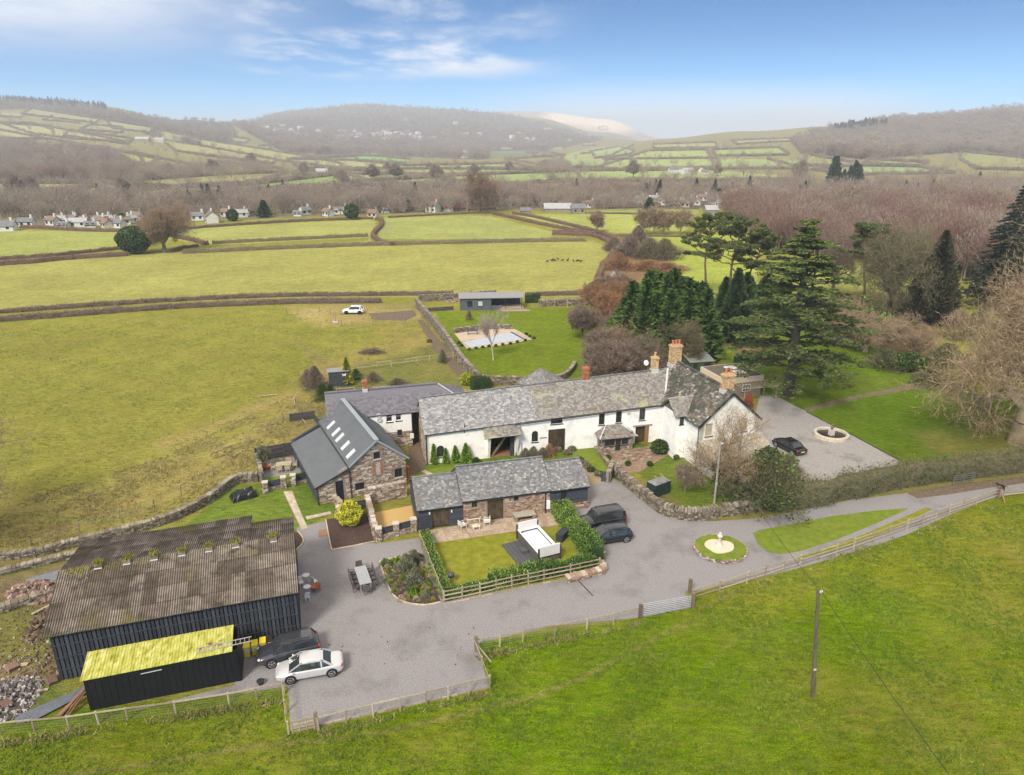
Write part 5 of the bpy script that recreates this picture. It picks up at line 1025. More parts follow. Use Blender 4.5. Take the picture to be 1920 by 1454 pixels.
# -- garden walls
def pts2(pts,world=False):return[np.array(P(*p)[:2])if not world else np.array(p,float)for p in pts]
def resample(Q,step):
 Q=[np.array(q,float)for q in Q];out=[Q[0]]
 for a,b in zip(Q[:-1],Q[1:]):
  L=np.linalg.norm(b-a);n_=max(1,int(round(L/step)))
  out+=[a+(b-a)*i/n_ for i in range(1,n_+1)]
 return out
def smooth_line(Q,n_=6):
 Q=[np.array(q,float)for q in Q];R_=[2*Q[0]-Q[1]]+Q+[2*Q[-1]-Q[-2]];out=[]
 for i in range(1,len(R_)-2):
  p0,p1,p2,p3=R_[i-1:i+3]
  for k in range(n_):
   t=k/n_;out.append(.5*((2*p1)+(-p0+p2)*t+(2*p0-5*p1+4*p2-p3)*t*t+(-p0+3*p1-3*p2+p3)*t**3))
 return out+[Q[-1]]
def stone_wall(label,pts,hgt,th=.45,cat='wall',mat=None,group=None,seed=1,cope=True,world=False,curve=False,sx=.38,sz=.17,upright=False):
 Q=pts2(pts,world);Q=smooth_line(Q,5)if curve else Q
 W_=empty('stone_wall',(*Q[len(Q)//2],0),0,label,cat,group);mat=mat or wallstone
 core=MB();st=MB();cp=MB();g=np.random.default_rng(seed);hs=hgt if callable(hgt)else(lambda t:hgt);n_=len(Q)-1;CC=[];CA=[];CT_=[]
 for i in range(n_):
  a,b=Q[i],Q[i+1];d=b-a;L=np.linalg.norm(d);d=d/L;nn=np.array((d[1],-d[0]))
  h0,h1=hs(i/n_),hs((i+1)/n_);f1=Face((*(a+nn*th/2),0),(*d,0),(*nn,0));f2=Face((*(b-nn*th/2),0),(*-d,0),(*-nn,0))
  panel(core,f1,L,[(0,h0-.03),(L,h1-.03)],t=th-.02)
  stones(st,f1,L,[(0,h0),(L,h1)],seed=seed+i,proud=.07,sx=sx,sz=sz);stones(st,f2,L,[(0,h1),(L,h0)],seed=seed+i+99,proud=.07,sx=sx,sz=sz)
  if cope:
   x=0
   while x<L-.05:
    w=(.22 if upright else .38)*(.6+.8*g.random());w=min(w,L-x);h=h0+(h1-h0)*(x+w/2)/L;hh=(.16 if upright else .06)*(.6+.7*g.random())
    c_=a+d*(x+w/2)+nn*.03*g.normal();CC.append((*c_,h+hh-.03));rr=.15*g.normal();dd_=np.array((d[0]*cos(rr)-d[1]*sin(rr),d[0]*sin(rr)+d[1]*cos(rr),.06*g.normal()));CA.append([dd_*(w/2-.015),np.array((nn[0],nn[1],0))*(th/2+.03+.04*g.random()),np.array((0,0,hh))]);CT_.append(.35+.65*g.random());x+=w
 c0=core.build('wall_core',mortar,W_);sub(st,'stonework',mat,c0,kind='stuff')
 if CC:cp.boxes(CC,CA,np.array(CT_,np.float32));sub(cp,'coping_stones',mat,c0,kind='stuff')
 return W_
stone_wall('long field boundary wall curving behind the boarded barn',[(-260,1085),(-120,1065),(0,1050),(70,1042),(150,1022),(230,1003),(300,985),(350,965),(400,938),(440,908),(485,902)],lambda t:.55+.45*t,.5,curve=True,seed=3,sx=.3,sz=.13)
stone_wall('low broken rubble wall beside the grass strip left of the barn',[(-120,1098),(0,1078),(80,1058),(160,1040)],.45,.5,seed=4)
stone_wall('crumbling low wall across the rubble yard left of the barn',[(-120,1168),(0,1148),(60,1130),(108,1112)],.5,.6,seed=5)
stone_wall('driveway wall with upright coping below the pollarded tree',[(1150,888),(1180,915),(1210,940),(1240,962),(1270,972),(1300,975),(1330,972),(1345,969)],1.05,.45,curve=True,seed=6,upright=True)
stone_wall('straight end of the driveway wall running to the ivy bush',[(1352,968),(1390,962),(1425,957)],1.0,.45,seed=7,upright=True)
stone_wall('tall ivy-dark garden wall running up beside the earth track',[(781,575),(795,592),(815,615),(840,648),(865,685),(888,712)],1.9,.5,curve=True,seed=9)
stone_wall('curved retaining wall at the foot of the upper lawn',[(890,712),(910,722),(960,722),(1000,722),(1040,718),(1062,708),(1074,694),(1078,684)],lambda t:1.6-.9*t,.45,curve=True,seed=10)
stone_wall('garden wall behind the cabin',[(785,566),(860,562),(930,556)],1.5,.45,seed=12)
stone_wall('ruined wall length behind the goalpost frame',[(1010,575),(1060,573),(1105,572)],1.5,.5,seed=13)
stone_wall('low wall edging the back of the pool terrace',[(850,624),(905,617),(962,617)],.8,.35,seed=14)
stone_wall('tall yard wall between barn conversion and cottage',[(692,945),(762,930)],1.75,.45,seed=15,mat=rubble)
stone_wall('sloping side wall of the sandy enclosure',[(690,950),(706,1012)],1.35,.4,seed=16,mat=rubble)
stone_wall('front wall of the sandy enclosure with inset boards',[(707,1013),(774,996)],.55,.4,seed=17,mat=rubble,cope=False)
stone_wall('terrace wall with low curb on the house garden edge',[(1117,842),(1132,862),(1150,884)],.35,.35,seed=18)
stone_wall('planted wall corner by the courtyard gate',[(1140,905),(1147,888),(1165,890)],1.3,.4,seed=19)
stone_wall('flowerbed wall with planks under the terrace fence',[(492,922),(535,912)],.35,.4,seed=20,mat=rubble,cope=False)
stone_wall('right-hand terrace fence footing wall',[(549,910),(580,902)],.35,.4,seed=21,mat=rubble,cope=False)
stone_wall('low wall under the hedge corner beside the road',[(1062,1090),(1132,1073),(1118,1050)],.4,.6,seed=22,mat=rubble_red)
stone_wall('small wall in front of the barn conversion door',[(634,975),(640,955),(628,940)],.8,.35,seed=23,mat=rubble)
stone_wall('west wall of the sunken terrace',[(484,868),(492,905)],1.2,.35,seed=24)
def pillar(px,py,h,label,w=.5):
 c=P(px,py);W_=empty('stone_pillar',c,0,label,'pillar');mb=MB();fr=Frame(c[:2],15)
 core=MB();core.box((c[0],c[1],h/2),(w/2-.03,w/2-.03,h/2-.02),fr.ang);cc=core.build('core',mortar,W_)
 for k in range(4):
  R_=Frame(c[:2],15+90*k);f=Face(R_(-w/2,-w/2),R_.U,-R_.V);stones(mb,f,w,[(0,h),(w,h)],seed=int(px)+k,sx=.28,sz=.16)
 mb.box((c[0],c[1],h+.03),(w/2+.06,w/2+.06,.05),fr.ang,.9);sub(mb,'stonework',rubble,cc,kind='stuff')
for a in[(499,924,1.25,'left corner stone pillar of the terrace fence'),(533,915,1.3,'stone gatepost on the left of the small iron gate'),(551,911,1.3,'stone gatepost on the right of the small iron gate'),(743,1004,1.3,'middle stone pillar between the dark board panels'),(776,997,1.4,'stone pillar beside the boarded cottage gate'),(711,1014,1.35,'outer corner pillar of the sandy enclosure'),(637,972,1.3,'stone pier at the end of the slabbed door path')]:pillar(*a)
# -- fences: every post and rail is a part
def rail_fence(name,label,pts,cat='fence',h=1.15,rails=(1.05,),step=2.2,post=.1,rail=(.035,.1),mat=None,world=False,group=None,lean=.02,boards_=None,mesh=False,postm=None,rise=0.0):
 Q=resample(pts2(pts,world),step);W_=empty(name,(*Q[0],0),0,label,cat,group);mat=mat or fence_wood;g=random.Random(len(Q)*7+int(h*100))
 pm={}
 for k in range(3):
  mb=MB();mb.box((0,0,h/2-.1),(post/2,post/2,h/2+.1),0,k/2);pm[k]=mb.mesh('post');pm[k].materials.append(postm or mat)
 pinv=Matrix.LocRotScale(W_.location,W_.rotation_euler,None).inverted()
 for i,q in enumerate(Q):
  o=bpy.data.objects.new('post',pm[i%3]);link(o,W_);o.matrix_parent_inverse=pinv;o.location=(*q,rise)
  d=Q[min(i+1,len(Q)-1)]-Q[max(i-1,0)];o.rotation_euler=(g.gauss(0,lean),g.gauss(0,lean),atan2(d[1],d[0])+g.gauss(0,.1))
 for i,(a,b)in enumerate(zip(Q[:-1],Q[1:])):
  d=b-a;d=d/np.linalg.norm(d);nn=np.array((d[1],-d[0]))*(post/2+rail[0]/2)
  for r in rails:
   mb=MB();j=g.gauss(0,.012);mb.bar((*(a+nn-d*.03),r+rise+j),(*(b+nn+d*.03),r+rise+g.gauss(0,.012)),rail[0],rail[1],tint=g.random());mb.build('rail',mat,W_)
  if mesh:
   mb=MB()
   for z in(.15,.35,.55,.75,.92):mb.bar((*(a+nn),z),(*(b+nn),z),.008)
   for k in range(6):c_=a+(b-a)*k/6+nn;mb.bar((*c_,0),(*c_,.95),.006)
   mb.build('wire_mesh',wire_m,W_,kind='stuff')
 return W_
wire_m=material('galvanised_wire',[(.20,.19,.17),(.28,.27,.25)],bump=0,rough=.5)
rail_fence('rail_fence','three-rail wooden fence following the drive up to the right edge',[(1297,1126),(1400,1094),(1500,1062),(1600,1030),(1700,994),(1780,965),(1830,948),(1868,934)],h=1.2,rails=(.35,.72,1.08),step=2.4)
rail_fence('rail_fence','short two-rail fence beyond the lane junction on the right',[(1880,935),(1930,930),(1990,922)],h=1.1,rails=(.5,1.0),step=2.6)
rail_fence('rail_fence','single-rail mesh fence below the metal field gate',[(1200,1160),(1150,1172),(1100,1182),(1040,1194),(980,1205),(893,1222)],h=1.05,rails=(1.0,),step=2.1,mesh=True)
rail_fence('rail_fence','short fence leg joining the two parking fences',[(892,1222),(918,1290)],h=1.1,rails=(1.02,),step=2.0,mesh=True)
rail_fence('rail_fence','pale single-rail fence along the bottom of the gravel',[(918,1293),(880,1302),(800,1322),(700,1345),(598,1370)],h=1.05,rails=(1.0,),step=1.45,mesh=True)
rail_fence('rail_fence','side fence between silver car and the bottom pallet gate',[(533,1300),(541,1378)],h=1.1,rails=(1.05,),step=2.0)
rail_fence('rail_fence','mesh fence in front of the black shed',[(-160,1392),(0,1378),(130,1366),(240,1350),(330,1338),(430,1322),(533,1302)],h=1.05,rails=(1.0,),step=2.3,mesh=True)
rail_fence('rail_fence','three-rail fence along the road edge of the cottage lawn',[(833,1130),(900,1116),(960,1102),(1020,1090),(1070,1080),(1124,1068)],h=1.2,rails=(.3,.7,1.08),step=1.9)
rail_fence('rail_fence','side rail fence of the cottage lawn by the planting bed',[(788,1015),(833,1130)],h=1.15,rails=(.35,.72,1.08),step=1.9)
rail_fence('rail_fence','two-rail fence across the far end of the vegetable plot',[(610,706),(680,695),(760,685),(850,673)],h=1.2,rails=(.6,1.1),step=2.3)
wire_post=tintmat('old_post',[(0,(.14,.11,.085)),(1,(.24,.20,.16))])
rail_fence('wire_fence','thin wire and post fence running across the rough field',[(60,1025),(150,1000),(225,975),(290,955),(340,930),(400,890),(470,832),(560,770)],h=1.1,rails=(.4,.7,1.0),rail=(.012,.012),post=.07,step=4.4,postm=wire_post,mat=wire_m,lean=.06)
rail_fence('wire_fence','row of thin stakes beside the white hatchback',[(538,588),(600,586),(640,592)],h=1.2,rails=(.8,),rail=(.012,.012),post=.07,step=2.8,postm=wire_post,mat=wire_m,lean=.06)
rail_fence('wire_fence','stake fence between the field apron and the rough grass',[(640,612),(700,612),(760,606)],h=1.2,rails=(.8,),rail=(.012,.012),post=.07,step=2.6,postm=wire_post,mat=wire_m,lean=.08)
rail_fence('goalpost_frame','pale wooden frame standing against the old wall at the lawn end',[(1014,578),(1040,577),(1064,577),(1086,576),(1110,575)],h=1.9,rails=(1.8,),rail=(.06,.08),step=3.0,cat='frame')
def board_fence(label,pts,h,rows,z0=.05,th=.04,name='board_fence',mat=None,world=False,posts=True):
 Q=resample(pts2(pts,world),1.9);W_=empty(name,(*Q[0],0),0,label,'fence');g=random.Random(int(h*100))
 for a,b in zip(Q[:-1],Q[1:]):
  for r in range(rows):
   z=z0+(h-z0)*(r+.5)/rows;mb=MB();mb.bar((*a,z),(*b,z+g.gauss(0,.004)),th,(h-z0)/rows-.02,tint=g.random());mb.build('board',mat or clad,W_)
 if posts:
  for q in Q:mb=MB();mb.box((*q,h/2+.03),(.06,.06,h/2+.03));mb.build('post',mat or clad,W_)
 return W_
grey_board=tintmat('dark_weathered_board',[(0,(.05,.045,.048)),(1,(.085,.075,.078))],amt=.3)
board_fence('high dark board screen behind the sunken terrace',[(481,866),(560,852)],1.7,9,mat=grey_board)
board_fence('dark board panel left of the little iron gate',[(501,921),(530,915)],1.15,6,z0=.4);board_fence('dark board panel right of the little iron gate',[(554,909),(580,902)],1.2,6,z0=.35)
board_fence('outer end board of the terrace fence',[(491,900),(499,922)],1.2,6,z0=.2)
board_fence('left board panel of the sandy enclosure',[(719,1011),(739,1006)],1.25,6,z0=.4);board_fence('right board panel of the sandy enclosure',[(748,1003),(772,997)],1.25,6,z0=.35)
board_fence('board fence behind the round yellow shrub',[(638,966),(688,957)],1.25,6,z0=.3);board_fence('dark weathered fence corner at the top of the bank',[(545,792),(590,786)],1.2,6,mat=grey_board);board_fence('dark weathered steps fence beside the rear range',[(590,790),(607,812)],1.1,5,mat=grey_board)
board_fence('pallet compost bay beside the cabin',[(803,585),(850,582)],.9,4,mat=grey_board);board_fence('small dark gate leaf on the courtyard path',[(1128,903),(1142,905)],1.2,1,mat=clad)
def bar_gate(label,p0,p1,h,bars,mat,name='field_gate',r=.025,uprights=3,brace=False,world=False):
 a,b=pts2([p0,p1],world);W_=empty(name,(*a,0),0,label,'gate')
 for i in range(bars):z=.12+(h-.12)*i/(bars-1);mb=MB();mb.tubes([(*a,z)],[(*b,z)],[r],[r],6);mb.build('bar',mat,W_)
 for i in range(uprights):c_=a+(b-a)*i/(uprights-1);mb=MB();mb.tubes([(*c_,.08)],[(*c_,h+.03)],[r],[r],6);mb.build('upright',mat,W_)
 if brace:mb=MB();mb.bar((*a,.15),(*b,h-.05),.03,.07);mb.build('brace',mat,W_)
 return W_
galv=material('galvanised_steel',[(.42,.42,.44),(.56,.56,.58)],bump=.02,rough=.4,metal=.4)
bar_gate('galvanised metal field gate at the road fence',(1204,1156),(1294,1140),1.15,7,galv,uprights=4)
bar_gate('dark five-bar gate leaning in the roadside hedge',(1786,911),(1824,905),1.2,5,material('dark_gate',[(.12,.12,.12),(.17,.17,.17)],bump=.05),uprights=3)
bar_gate('pale field gate at the end of the top hedge',(707,580),(745,578),1.1,5,timber,uprights=4);bar_gate('second pale gate leaf beside the garden wall',(747,578),(780,577),1.1,5,timber,uprights=4,brace=True)
bar_gate('small timber gate across the earth track',(848,672),(858,676),1.2,6,tintmat('new_wood',[(0,(.36,.20,.09)),(1,(.46,.28,.14))]),uprights=2,brace=True)
bar_gate('small black iron gate between two stone posts',(536,916),(548,913),1.2,3,darkframe,uprights=8,r=.015)
W_=empty('cottage_gate',P(789,1000),0,'dark boarded garden gate with arched slots beside the french doors','gate')
A,B=P(786,1000)[:2],P(811,993)[:2]
for i in range(8):a=A+(B-A)*i/8;b=A+(B-A)*(i+.92)/8;mb=MB();mb.bar((*((a+b)/2),.06),(*((a+b)/2),1.15),np.linalg.norm(b-a),.03,up=(B-A)[0]*np.array((0,1,0))+np.array((.001,0,0)));mb.build('board',clad,W_)
for z in(.2,1.0,1.3):mb=MB();mb.bar((*A,z),(*B,z),.05,.08);mb.build('gate_rail',clad,W_)
W_=empty('pallet_gate',P(545,1378),0,'gate made of pale pallet boards at the bottom corner','gate');A,B=P(547,1376)[:2],P(592,1366)[:2]
for z in(.15,.4,.65,.9):mb=MB();mb.bar((*A,z),(*B,z),.03,.14,tint=random.random());mb.build('board',fence_wood,W_)
for t in(.05,.35,.65,.95):c_=A+(B-A)*t;mb=MB();mb.bar((*c_,0),(*c_,1.0),.07,.05);mb.build('upright',fence_wood,W_)
oldw=tintmat('old_gatepost',[(0,(.13,.09,.06)),(1,(.22,.16,.11))])
for(x,y),l in{(1200,1160):'thick gatepost left of the metal gate',(1298,1140):'thick gatepost right of the metal gate',(1293,1112):'old post at the end of the drive fence',(594,1368):'stout round-topped post beside the pallet gate',(893,1222):'corner post where the parking fence turns',(1869,934):'end post of the long drive fence'}.items():
 mb=MB();p=P(x,y);mb.box((0,0,.66),(.12,.12,.66),.25,random.random());mb.box((0,0,1.35),(.08,.08,.04),.25,.8);o=mb.build('gatepost',oldw,None,label=l,category='post');o.location=p
mb=MB();mb.bar((*P(893,1226)[:2],.9),(*P(921,1243)[:2],.05),.09,.09);mb.build('brace_pole',fence_wood,None,label='diagonal timber strut propping the corner post',category='strut')
mb=MB();mb.bar((*P(1872,930)[:2],.9),(*P(1884,945)[:2],.05),.09,.09);mb.build('brace_pole',material('rusty_strut',[(.3,.13,.07),(.4,.2,.12)]),None,label='rusty red strut at the end of the drive fence',category='strut')
mb=MB()
def edging(label,pts,th=.09,h=.10,step=.6,mat=None,name='edging'):
 Q=resample(smooth_line(pts2(pts),4)if len(pts)>3 else pts2(pts),step);W_=empty(name,(*Q[0],0),0,label,'edging');g=random.Random(5)
 for a,b in zip(Q[:-1],Q[1:]):mb=MB();d=(b-a);mb.bar((*(a+d*.02),h/2),(*(b-d*.02),h/2),th,h*(.9+.2*g.random()),tint=g.random());mb.build('edging_stone',mat or sandst,W_)
sandst=tintmat('sandstone_edge',[(0,(.44,.35,.24)),(1,(.56,.47,.35))],amt=.25)
edging('stone edging round the planting bed beside the cottage lawn',[(826,1130),(808,1134),(790,1135),(762,1131),(738,1117),(724,1090),(714,1060),(712,1053)]);edging('top edging of the planting bed',[(712,1053),(750,1045),(786,1036)])
edging('stone edging of the dark mulch bed left side',[(611,975),(616,1003),(622,1032)]);edging('stone edging of the dark mulch bed front side',[(622,1032),(660,1025),(704,1016)]);edging('curved edging of the corner bed by the barn',[(558,997),(567,1008),(568,1018),(556,1032)])
edging('timber edge below the cottage fence',[(832,1134),(900,1120),(1000,1098),(1060,1087)],mat=fence_wood,step=1.5,th=.06);edging('timber kerb at the bottom of the gravel yard',[(600,1361),(700,1339),(800,1317),(918,1291)],mat=fence_wood,step=1.8,th=.05,h=.14)
edging('dark lawn edge beside the side drive',[(1512,773),(1560,798),(1620,828),(1692,867)],mat=material('dark_edge',[(.05,.035,.02),(.08,.06,.04)]),step=1.5,th=.07)
mat_=MB();c_=P(606,1000);mat_.box((0,0,.02),(.42,.62,.03),.3);o=mat_.build('door_mat',material('rust_board',[(.22,.12,.07),(.30,.17,.10)]),None,label='brown board lying on the gravel beside the mulch bed',category='board');o.location=c_
# -- roundabout with stone finial
rc=P(1350,1032);rx=np.linalg.norm(P(1398,1032)-P(1302,1032))/2;ry=rx*.94
Rg=empty('roundabout',rc,0,'round raised grass island with stone kerb in the gravel drive','roundabout')
n_=42;Qr=[np.array((rc[0]+rx*cos(2*pi*i/n_),rc[1]+ry*sin(2*pi*i/n_)))for i in range(n_+1)]
mb=MB()
for i in range(n_):
 a,b=Qr[i],Qr[(i+1)%n_];d=b-a;L=np.linalg.norm(d);d/=L;nn=np.array((d[1],-d[0]));stones(mb,Face((*a,0),(*d,0),(*nn,0)),L,[(0,.36),(L,.36)],seed=i,sx=.3,sz=.12,proud=.08)
mb.build('stone_kerb',rubble,Rg,kind='stuff')
def disc(name,c,ra,rb,z0,z1,mat,parent,wob=0.0,seed=1):
 g=random.Random(seed);m=48;ph=[g.random()*6 for _ in range(3)];R_=[1+wob*(sin(3*2*pi*i/m+ph[0])+.6*sin(5*2*pi*i/m+ph[1]))for i in range(m)]
 V=[(c[0]+ra*R_[i]*cos(2*pi*i/m),c[1]+rb*R_[i]*sin(2*pi*i/m),z)for z in(z0,z1)for i in range(m)]+[(c[0],c[1],z1+(z1-z0)*.25)]
 mb=MB();mb.add(V,[(i,(i+1)%m,(i+1)%m+m,i+m)for i in range(m)]);o=MB();mb2=mb;mb2.add(V,[(i+m,(i+1)%m+m,2*m)for i in range(m)]);return mb2.build(name,mat,parent)
disc('grass_ring',rc,rx-.05,ry-.05,0,.36,lawn,Rg);disc('gravel_centre',rc+np.array((-.1,0,0)),rx*.56,ry*.52,.36,.47,cream_gr,Rg,.05)
mb=MB();stone_w=material('pale_stone',[(.48,.43,.37),(.60,.55,.48)],scale=6,bump=.3)
mb.lathe((0,0,0),[(.42,0),(.42,.10),(.32,.14),(.26,.3),(.15,.42),(.13,.75),(.19,.82),(.13,.88),(.13,.95),(.24,1.02),(.30,1.16),(.32,1.3),(.2,1.42),(.14,1.5),(.18,1.56),(.10,1.66),(.02,1.7)],20);o=mb.build('stone_finial',stone_w,None,smooth=True,label='pale stone finial pedestal standing on the round island',category='ornament');o.location=(rc[0]-.1,rc[1]+.1,.46);o.scale=(.85,.85,.82)
fc_=P(1558,818);fr_=np.linalg.norm(P(1589,818)-P(1527,818))/2
Fg=empty('fountain_basin',fc_,0,'round stone fountain basin with square centre block on the side drive','fountain')
mb=MB();mb.lathe(fc_,[(fr_,0),(fr_,.42),(fr_-.08,.48),(fr_-.32,.48),(fr_-.36,.42),(fr_-.36,.06)],40,cap=False);mb.build('rim',material('basin_stone',[(.42,.36,.27),(.62,.56,.46)],scale=3,bump=.4),Fg,smooth=False)
disc('pool_water',fc_,fr_-.34,fr_-.34,.05,.16,material('dark_water',[(.02,.017,.013),(.045,.035,.028)],scale=2,bump=.1,rough=.15),Fg)
mb=MB();mb.box((fc_[0],fc_[1],.45),(.28,.28,.42),.3);mb.build('centre_block',stone_w,Fg);mb=MB();mb.lathe((fc_[0],fc_[1],.85),[(.1,0),(.08,.2),(.22,.3),(.26,.4),(.1,.42),(.05,.6),(.12,.7),(.02,.8)],12);mb.build('spout_figure',oldw,Fg)
pc=[P(870,642),P(884,652),P(986,637),P(958,622)]
Pg=empty('swimming_pool',P(925,638),0,'rectangular swimming pool with pale grey cover in stone paving','pool')
pA,pB,pC,pD=[np.array(P(*p)[:2])for p in((868,643),(882,652),(986,636),(962,623))]
mb=MB();mb.hexa([(*q,.02)for q in(pA,pB,pC,pD)],[(*q,.07)for q in(pA,pB,pC,pD)]);mb.build('cover',material('pool_cover',[(.36,.38,.42),(.46,.48,.51)],scale=1.2,bump=.05,rough=.4),Pg)
for i in range(1,16):a=pA+(pD-pA)*i/16;b=pB+(pC-pB)*i/16;mb=MB();mb.bar((*a,.08),(*b,.08),.05,.03,tint=.5);mb.build('cover_slat',material('pool_slat',[(.36,.38,.42),(.40,.42,.46)],bump=0),Pg)
mb=MB();a,b=pD+(pC-pD)*-.02+(pD-pA)*-.04,pC+(pC-pB)*-.04;mb.bar((*a,.09),(*b,.09),.45,.03);mb.build('dark_slot',gutter_m,Pg)
# -- furniture
def chair(name,label,c,rz,mat,group=None,arm=True,w=.55,seatm=None,hi=.85,slat=False):
 t=empty(name,c,rz,label,'chair',group);parts=[]
 def bx(n_,cc,h,m=mat):mb=MB();mb.box(cc,h);o=mb.build(n_,m,t,world=False);return o
 bx('seat',(0,0,.44),(w/2,w/2,.035),seatm or mat)
 if slat:
  for i in range(5):bx('slat',(-w/2+.06+i*(w-.12)/4,w/2-.02,.67),(.03,.015,.2))
  bx('top_rail',(0,w/2-.02,.88),(w/2,.025,.04))
 else:bx('backrest',(0,w/2-.02,.44+(hi-.44)/2),(w/2,.035,(hi-.44)/2))
 for sx in(-1,1):
  for sy in(-1,1):bx('leg',(sx*(w/2-.04),sy*(w/2-.04),.2),(.022,.022,.205))
  if arm:bx('armrest',(sx*(w/2+.01),-.02,.62),(.03,w/2-.03,.02));bx('arm_support',(sx*(w/2+.01),-w/2+.06,.52),(.02,.02,.1))
 return t
def copy_thing(r,loc,rz,label=None):
 c=r.copy();SC.collection.objects.link(c);c.location=loc;c.rotation_euler=(0,0,rz)
 if label:c['label']=label
 for ch in[o for o in ALLCH(r)]:
  d=ch.copy();SC.collection.objects.link(d);d.parent=c
  for g_ in ALLCH(ch):e=g_.copy();SC.collection.objects.link(e);e.parent=d
 return c
def ALLCH(r):return[o for o in bpy.data.objects if o.parent is r]
rattan=material('brown_rattan',[(.075,.06,.058),(.13,.105,.10)],scale=20,bump=.4);slatg=material('grey_tabletop',[(.29,.30,.31),(.35,.36,.37)],scale=2,bump=.05,rough=.6)
TF=Frame(P(681,1093)[:2],atan2(*(P(672,1072)-P(690,1114))[[1,0]])*180/pi);
tA,tB=P(675,1073)[:2],P(688,1112)[:2];dT=tB-tA;LT=np.linalg.norm(dT)*1.0;angT=atan2(dT[1],dT[0]);cT_=(tA+tB)/2
def table(name,label,c,rz,L,W_,h,mat,legm=None,slats=0,cat='table',group=None):
 t=empty(name,(c[0],c[1],0),rz,label,cat,group)
 if slats:
  for i in range(slats):mb=MB();y=-W_/2+W_*(i+.5)/slats;mb.box((0,y,h-.02),(L/2,W_/slats/2-.008,.02),0,random.random());mb.build('slat',mat,t,world=False)
 else:mb=MB();mb.box((0,0,h-.02),(L/2,W_/2,.025));mb.build('tabletop',mat,t,world=False)
 for sx in(-1,1):
  for sy in(-1,1):mb=MB();mb.box((sx*(L/2-.08),sy*(W_/2-.08),(h-.04)/2),(.035,.035,(h-.04)/2));mb.build('leg',legm or mat,t,world=False)
 return t
LT=2.75;table('dining_table','long grey garden dining table standing on the gravel yard',cT_,angT,LT,1.0,.75,slatg)
du=np.array((cos(angT),sin(angT)));dv=np.array((-du[1],du[0]));first=None;kk=0
names_=['first','second','third','fourth']
for s in(-1,1):
 for i in range(4):
  c_=cT_+du*(LT*(i+.5)/4-LT/2)+dv*s*.78;rz=angT+(0 if s>0 else pi)
  lab='%s rattan chair from far end on the %s side of the long table'%(names_[i],'barn' if s<0 else'planting bed')
  if first is None:first=chair('rattan_chair',lab,(*c_,0),rz,rattan,'rattan chairs round the long grey table',hi=.95)
  else:copy_thing(first,(*c_,0),rz,lab)
for s,lab in((-1,'rattan chair at the far head of the long grey table'),(1,'rattan chair at the near head of the long grey table')):
 c_=cT_+du*s*(LT/2+.35);copy_thing(first,(*c_,0),angT+(-pi/2 if s>0 else pi/2),lab)
whitem=material('white_metal',[(.62,.62,.63),(.7,.7,.7)],bump=0,rough=.4)
for(x,y),l in{(575,1092):'far round white bistro table beside the barn',(577,1114):'near round white bistro table beside the barn'}.items():
 c_=P(x,y);t=empty('bistro_table',c_,0,l,'table','white bistro tables');mb=MB();mb.lathe((0,0,.70),[(.30,0),(.31,.02),(.30,.04)],24);mb.build('tabletop',whitem,t,world=False)
 for k in range(3):mb=MB();a=k*2.1;mb.tubes([(.05*cos(a),.05*sin(a),.7)],[(.28*cos(a),.28*sin(a),0)],[.012],[.012],6);mb.build('leg',whitem,t,world=False)
for(x,y,r),l in{(565,1100,.6):'slim grey bistro chair between the two round tables',(590,1098,2.6):'slim grey bistro chair nearest the fire bowl',(577,1127,3.6):'white bistro chair closest to the cars'}.items():
 chair('bistro_chair',l,P(x,y),r,whitem,'bistro chairs by the barn corner',arm=False,w=.4,slat=True)
c_=P(593,1107);t=empty('fire_bowl',c_,0,'rusty orange fire bowl on legs beside the bistro tables','fire bowl');mb=MB();mb.lathe((0,0,.18),[(.08,0),(.28,.10),(.42,.26),(.45,.30),(.42,.30),(.26,.13),(.05,.05)],24,cap=True);mb.build('bowl',material('rust',[(.25,.08,.03),(.42,.17,.07)],scale=5,bump=.2),t,world=False,smooth=True)
for k in range(3):mb=MB();a=k*2.1;mb.bar((.25*cos(a),.25*sin(a),.3),(.36*cos(a),.36*sin(a),0),.03);mb.build('leg',darkframe,t,world=False)
teak=tintmat('grey_teak',[(0,(.36,.30,.20)),(1,(.50,.43,.31))]);c_=P(533,880)
table('teak_table','weathered teak slatted table on the sunken terrace',c_,.25,1.7,1.0,.74,teak,slats=6)
for k,(u,v,r,l)in enumerate([(-.45,-.8,pi,'near left'),(.45,-.8,pi,'near right'),(-.45,.8,0,'far left'),(.45,.8,0,'far right'),(-1.15,0,pi/2,'left end'),(1.2,0,-pi/2,'right end')]):
 a=.25;p=c_+np.array((u*cos(a)-v*sin(a),u*sin(a)+v*cos(a),0));chair('teak_chair','weathered teak chair at the %s of the terrace table'%l,p,a+r,teak,'teak chairs on the sunken terrace',slat=True)
def pot(name,label,c,r,h,mat,cat='planter'):
 mb=MB();mb.lathe((0,0,0),[(r*.65,0),(r*.8,h*.4),(r,h*.9),(r*1.08,h),(r*.92,h),(r*.88,h*.88)],20);o=mb.build(name,mat,None,smooth=True,label=label,category=cat);o.location=c;return o
pot('terracotta_pot','big terracotta pot with olive tree on the sunken terrace',P(500,880),.5,.5,terracotta)
cream=material('cream_rattan',[(.56,.52,.45),(.68,.64,.57)],scale=18,bump=.3);cush=material('cream_cushion',[(.68,.65,.60),(.74,.72,.67)],bump=.05)
chair('lounge_chair','cream rattan armchair left of the patio coffee table',P(867,991),radians(15)+pi/2+.3,cream,'cream patio armchairs',w=.65,seatm=cush);chair('lounge_chair','cream rattan armchair right of the patio coffee table',P(913,984),radians(15)-pi/2-.2,cream,'cream patio armchairs',w=.65,seatm=cush)
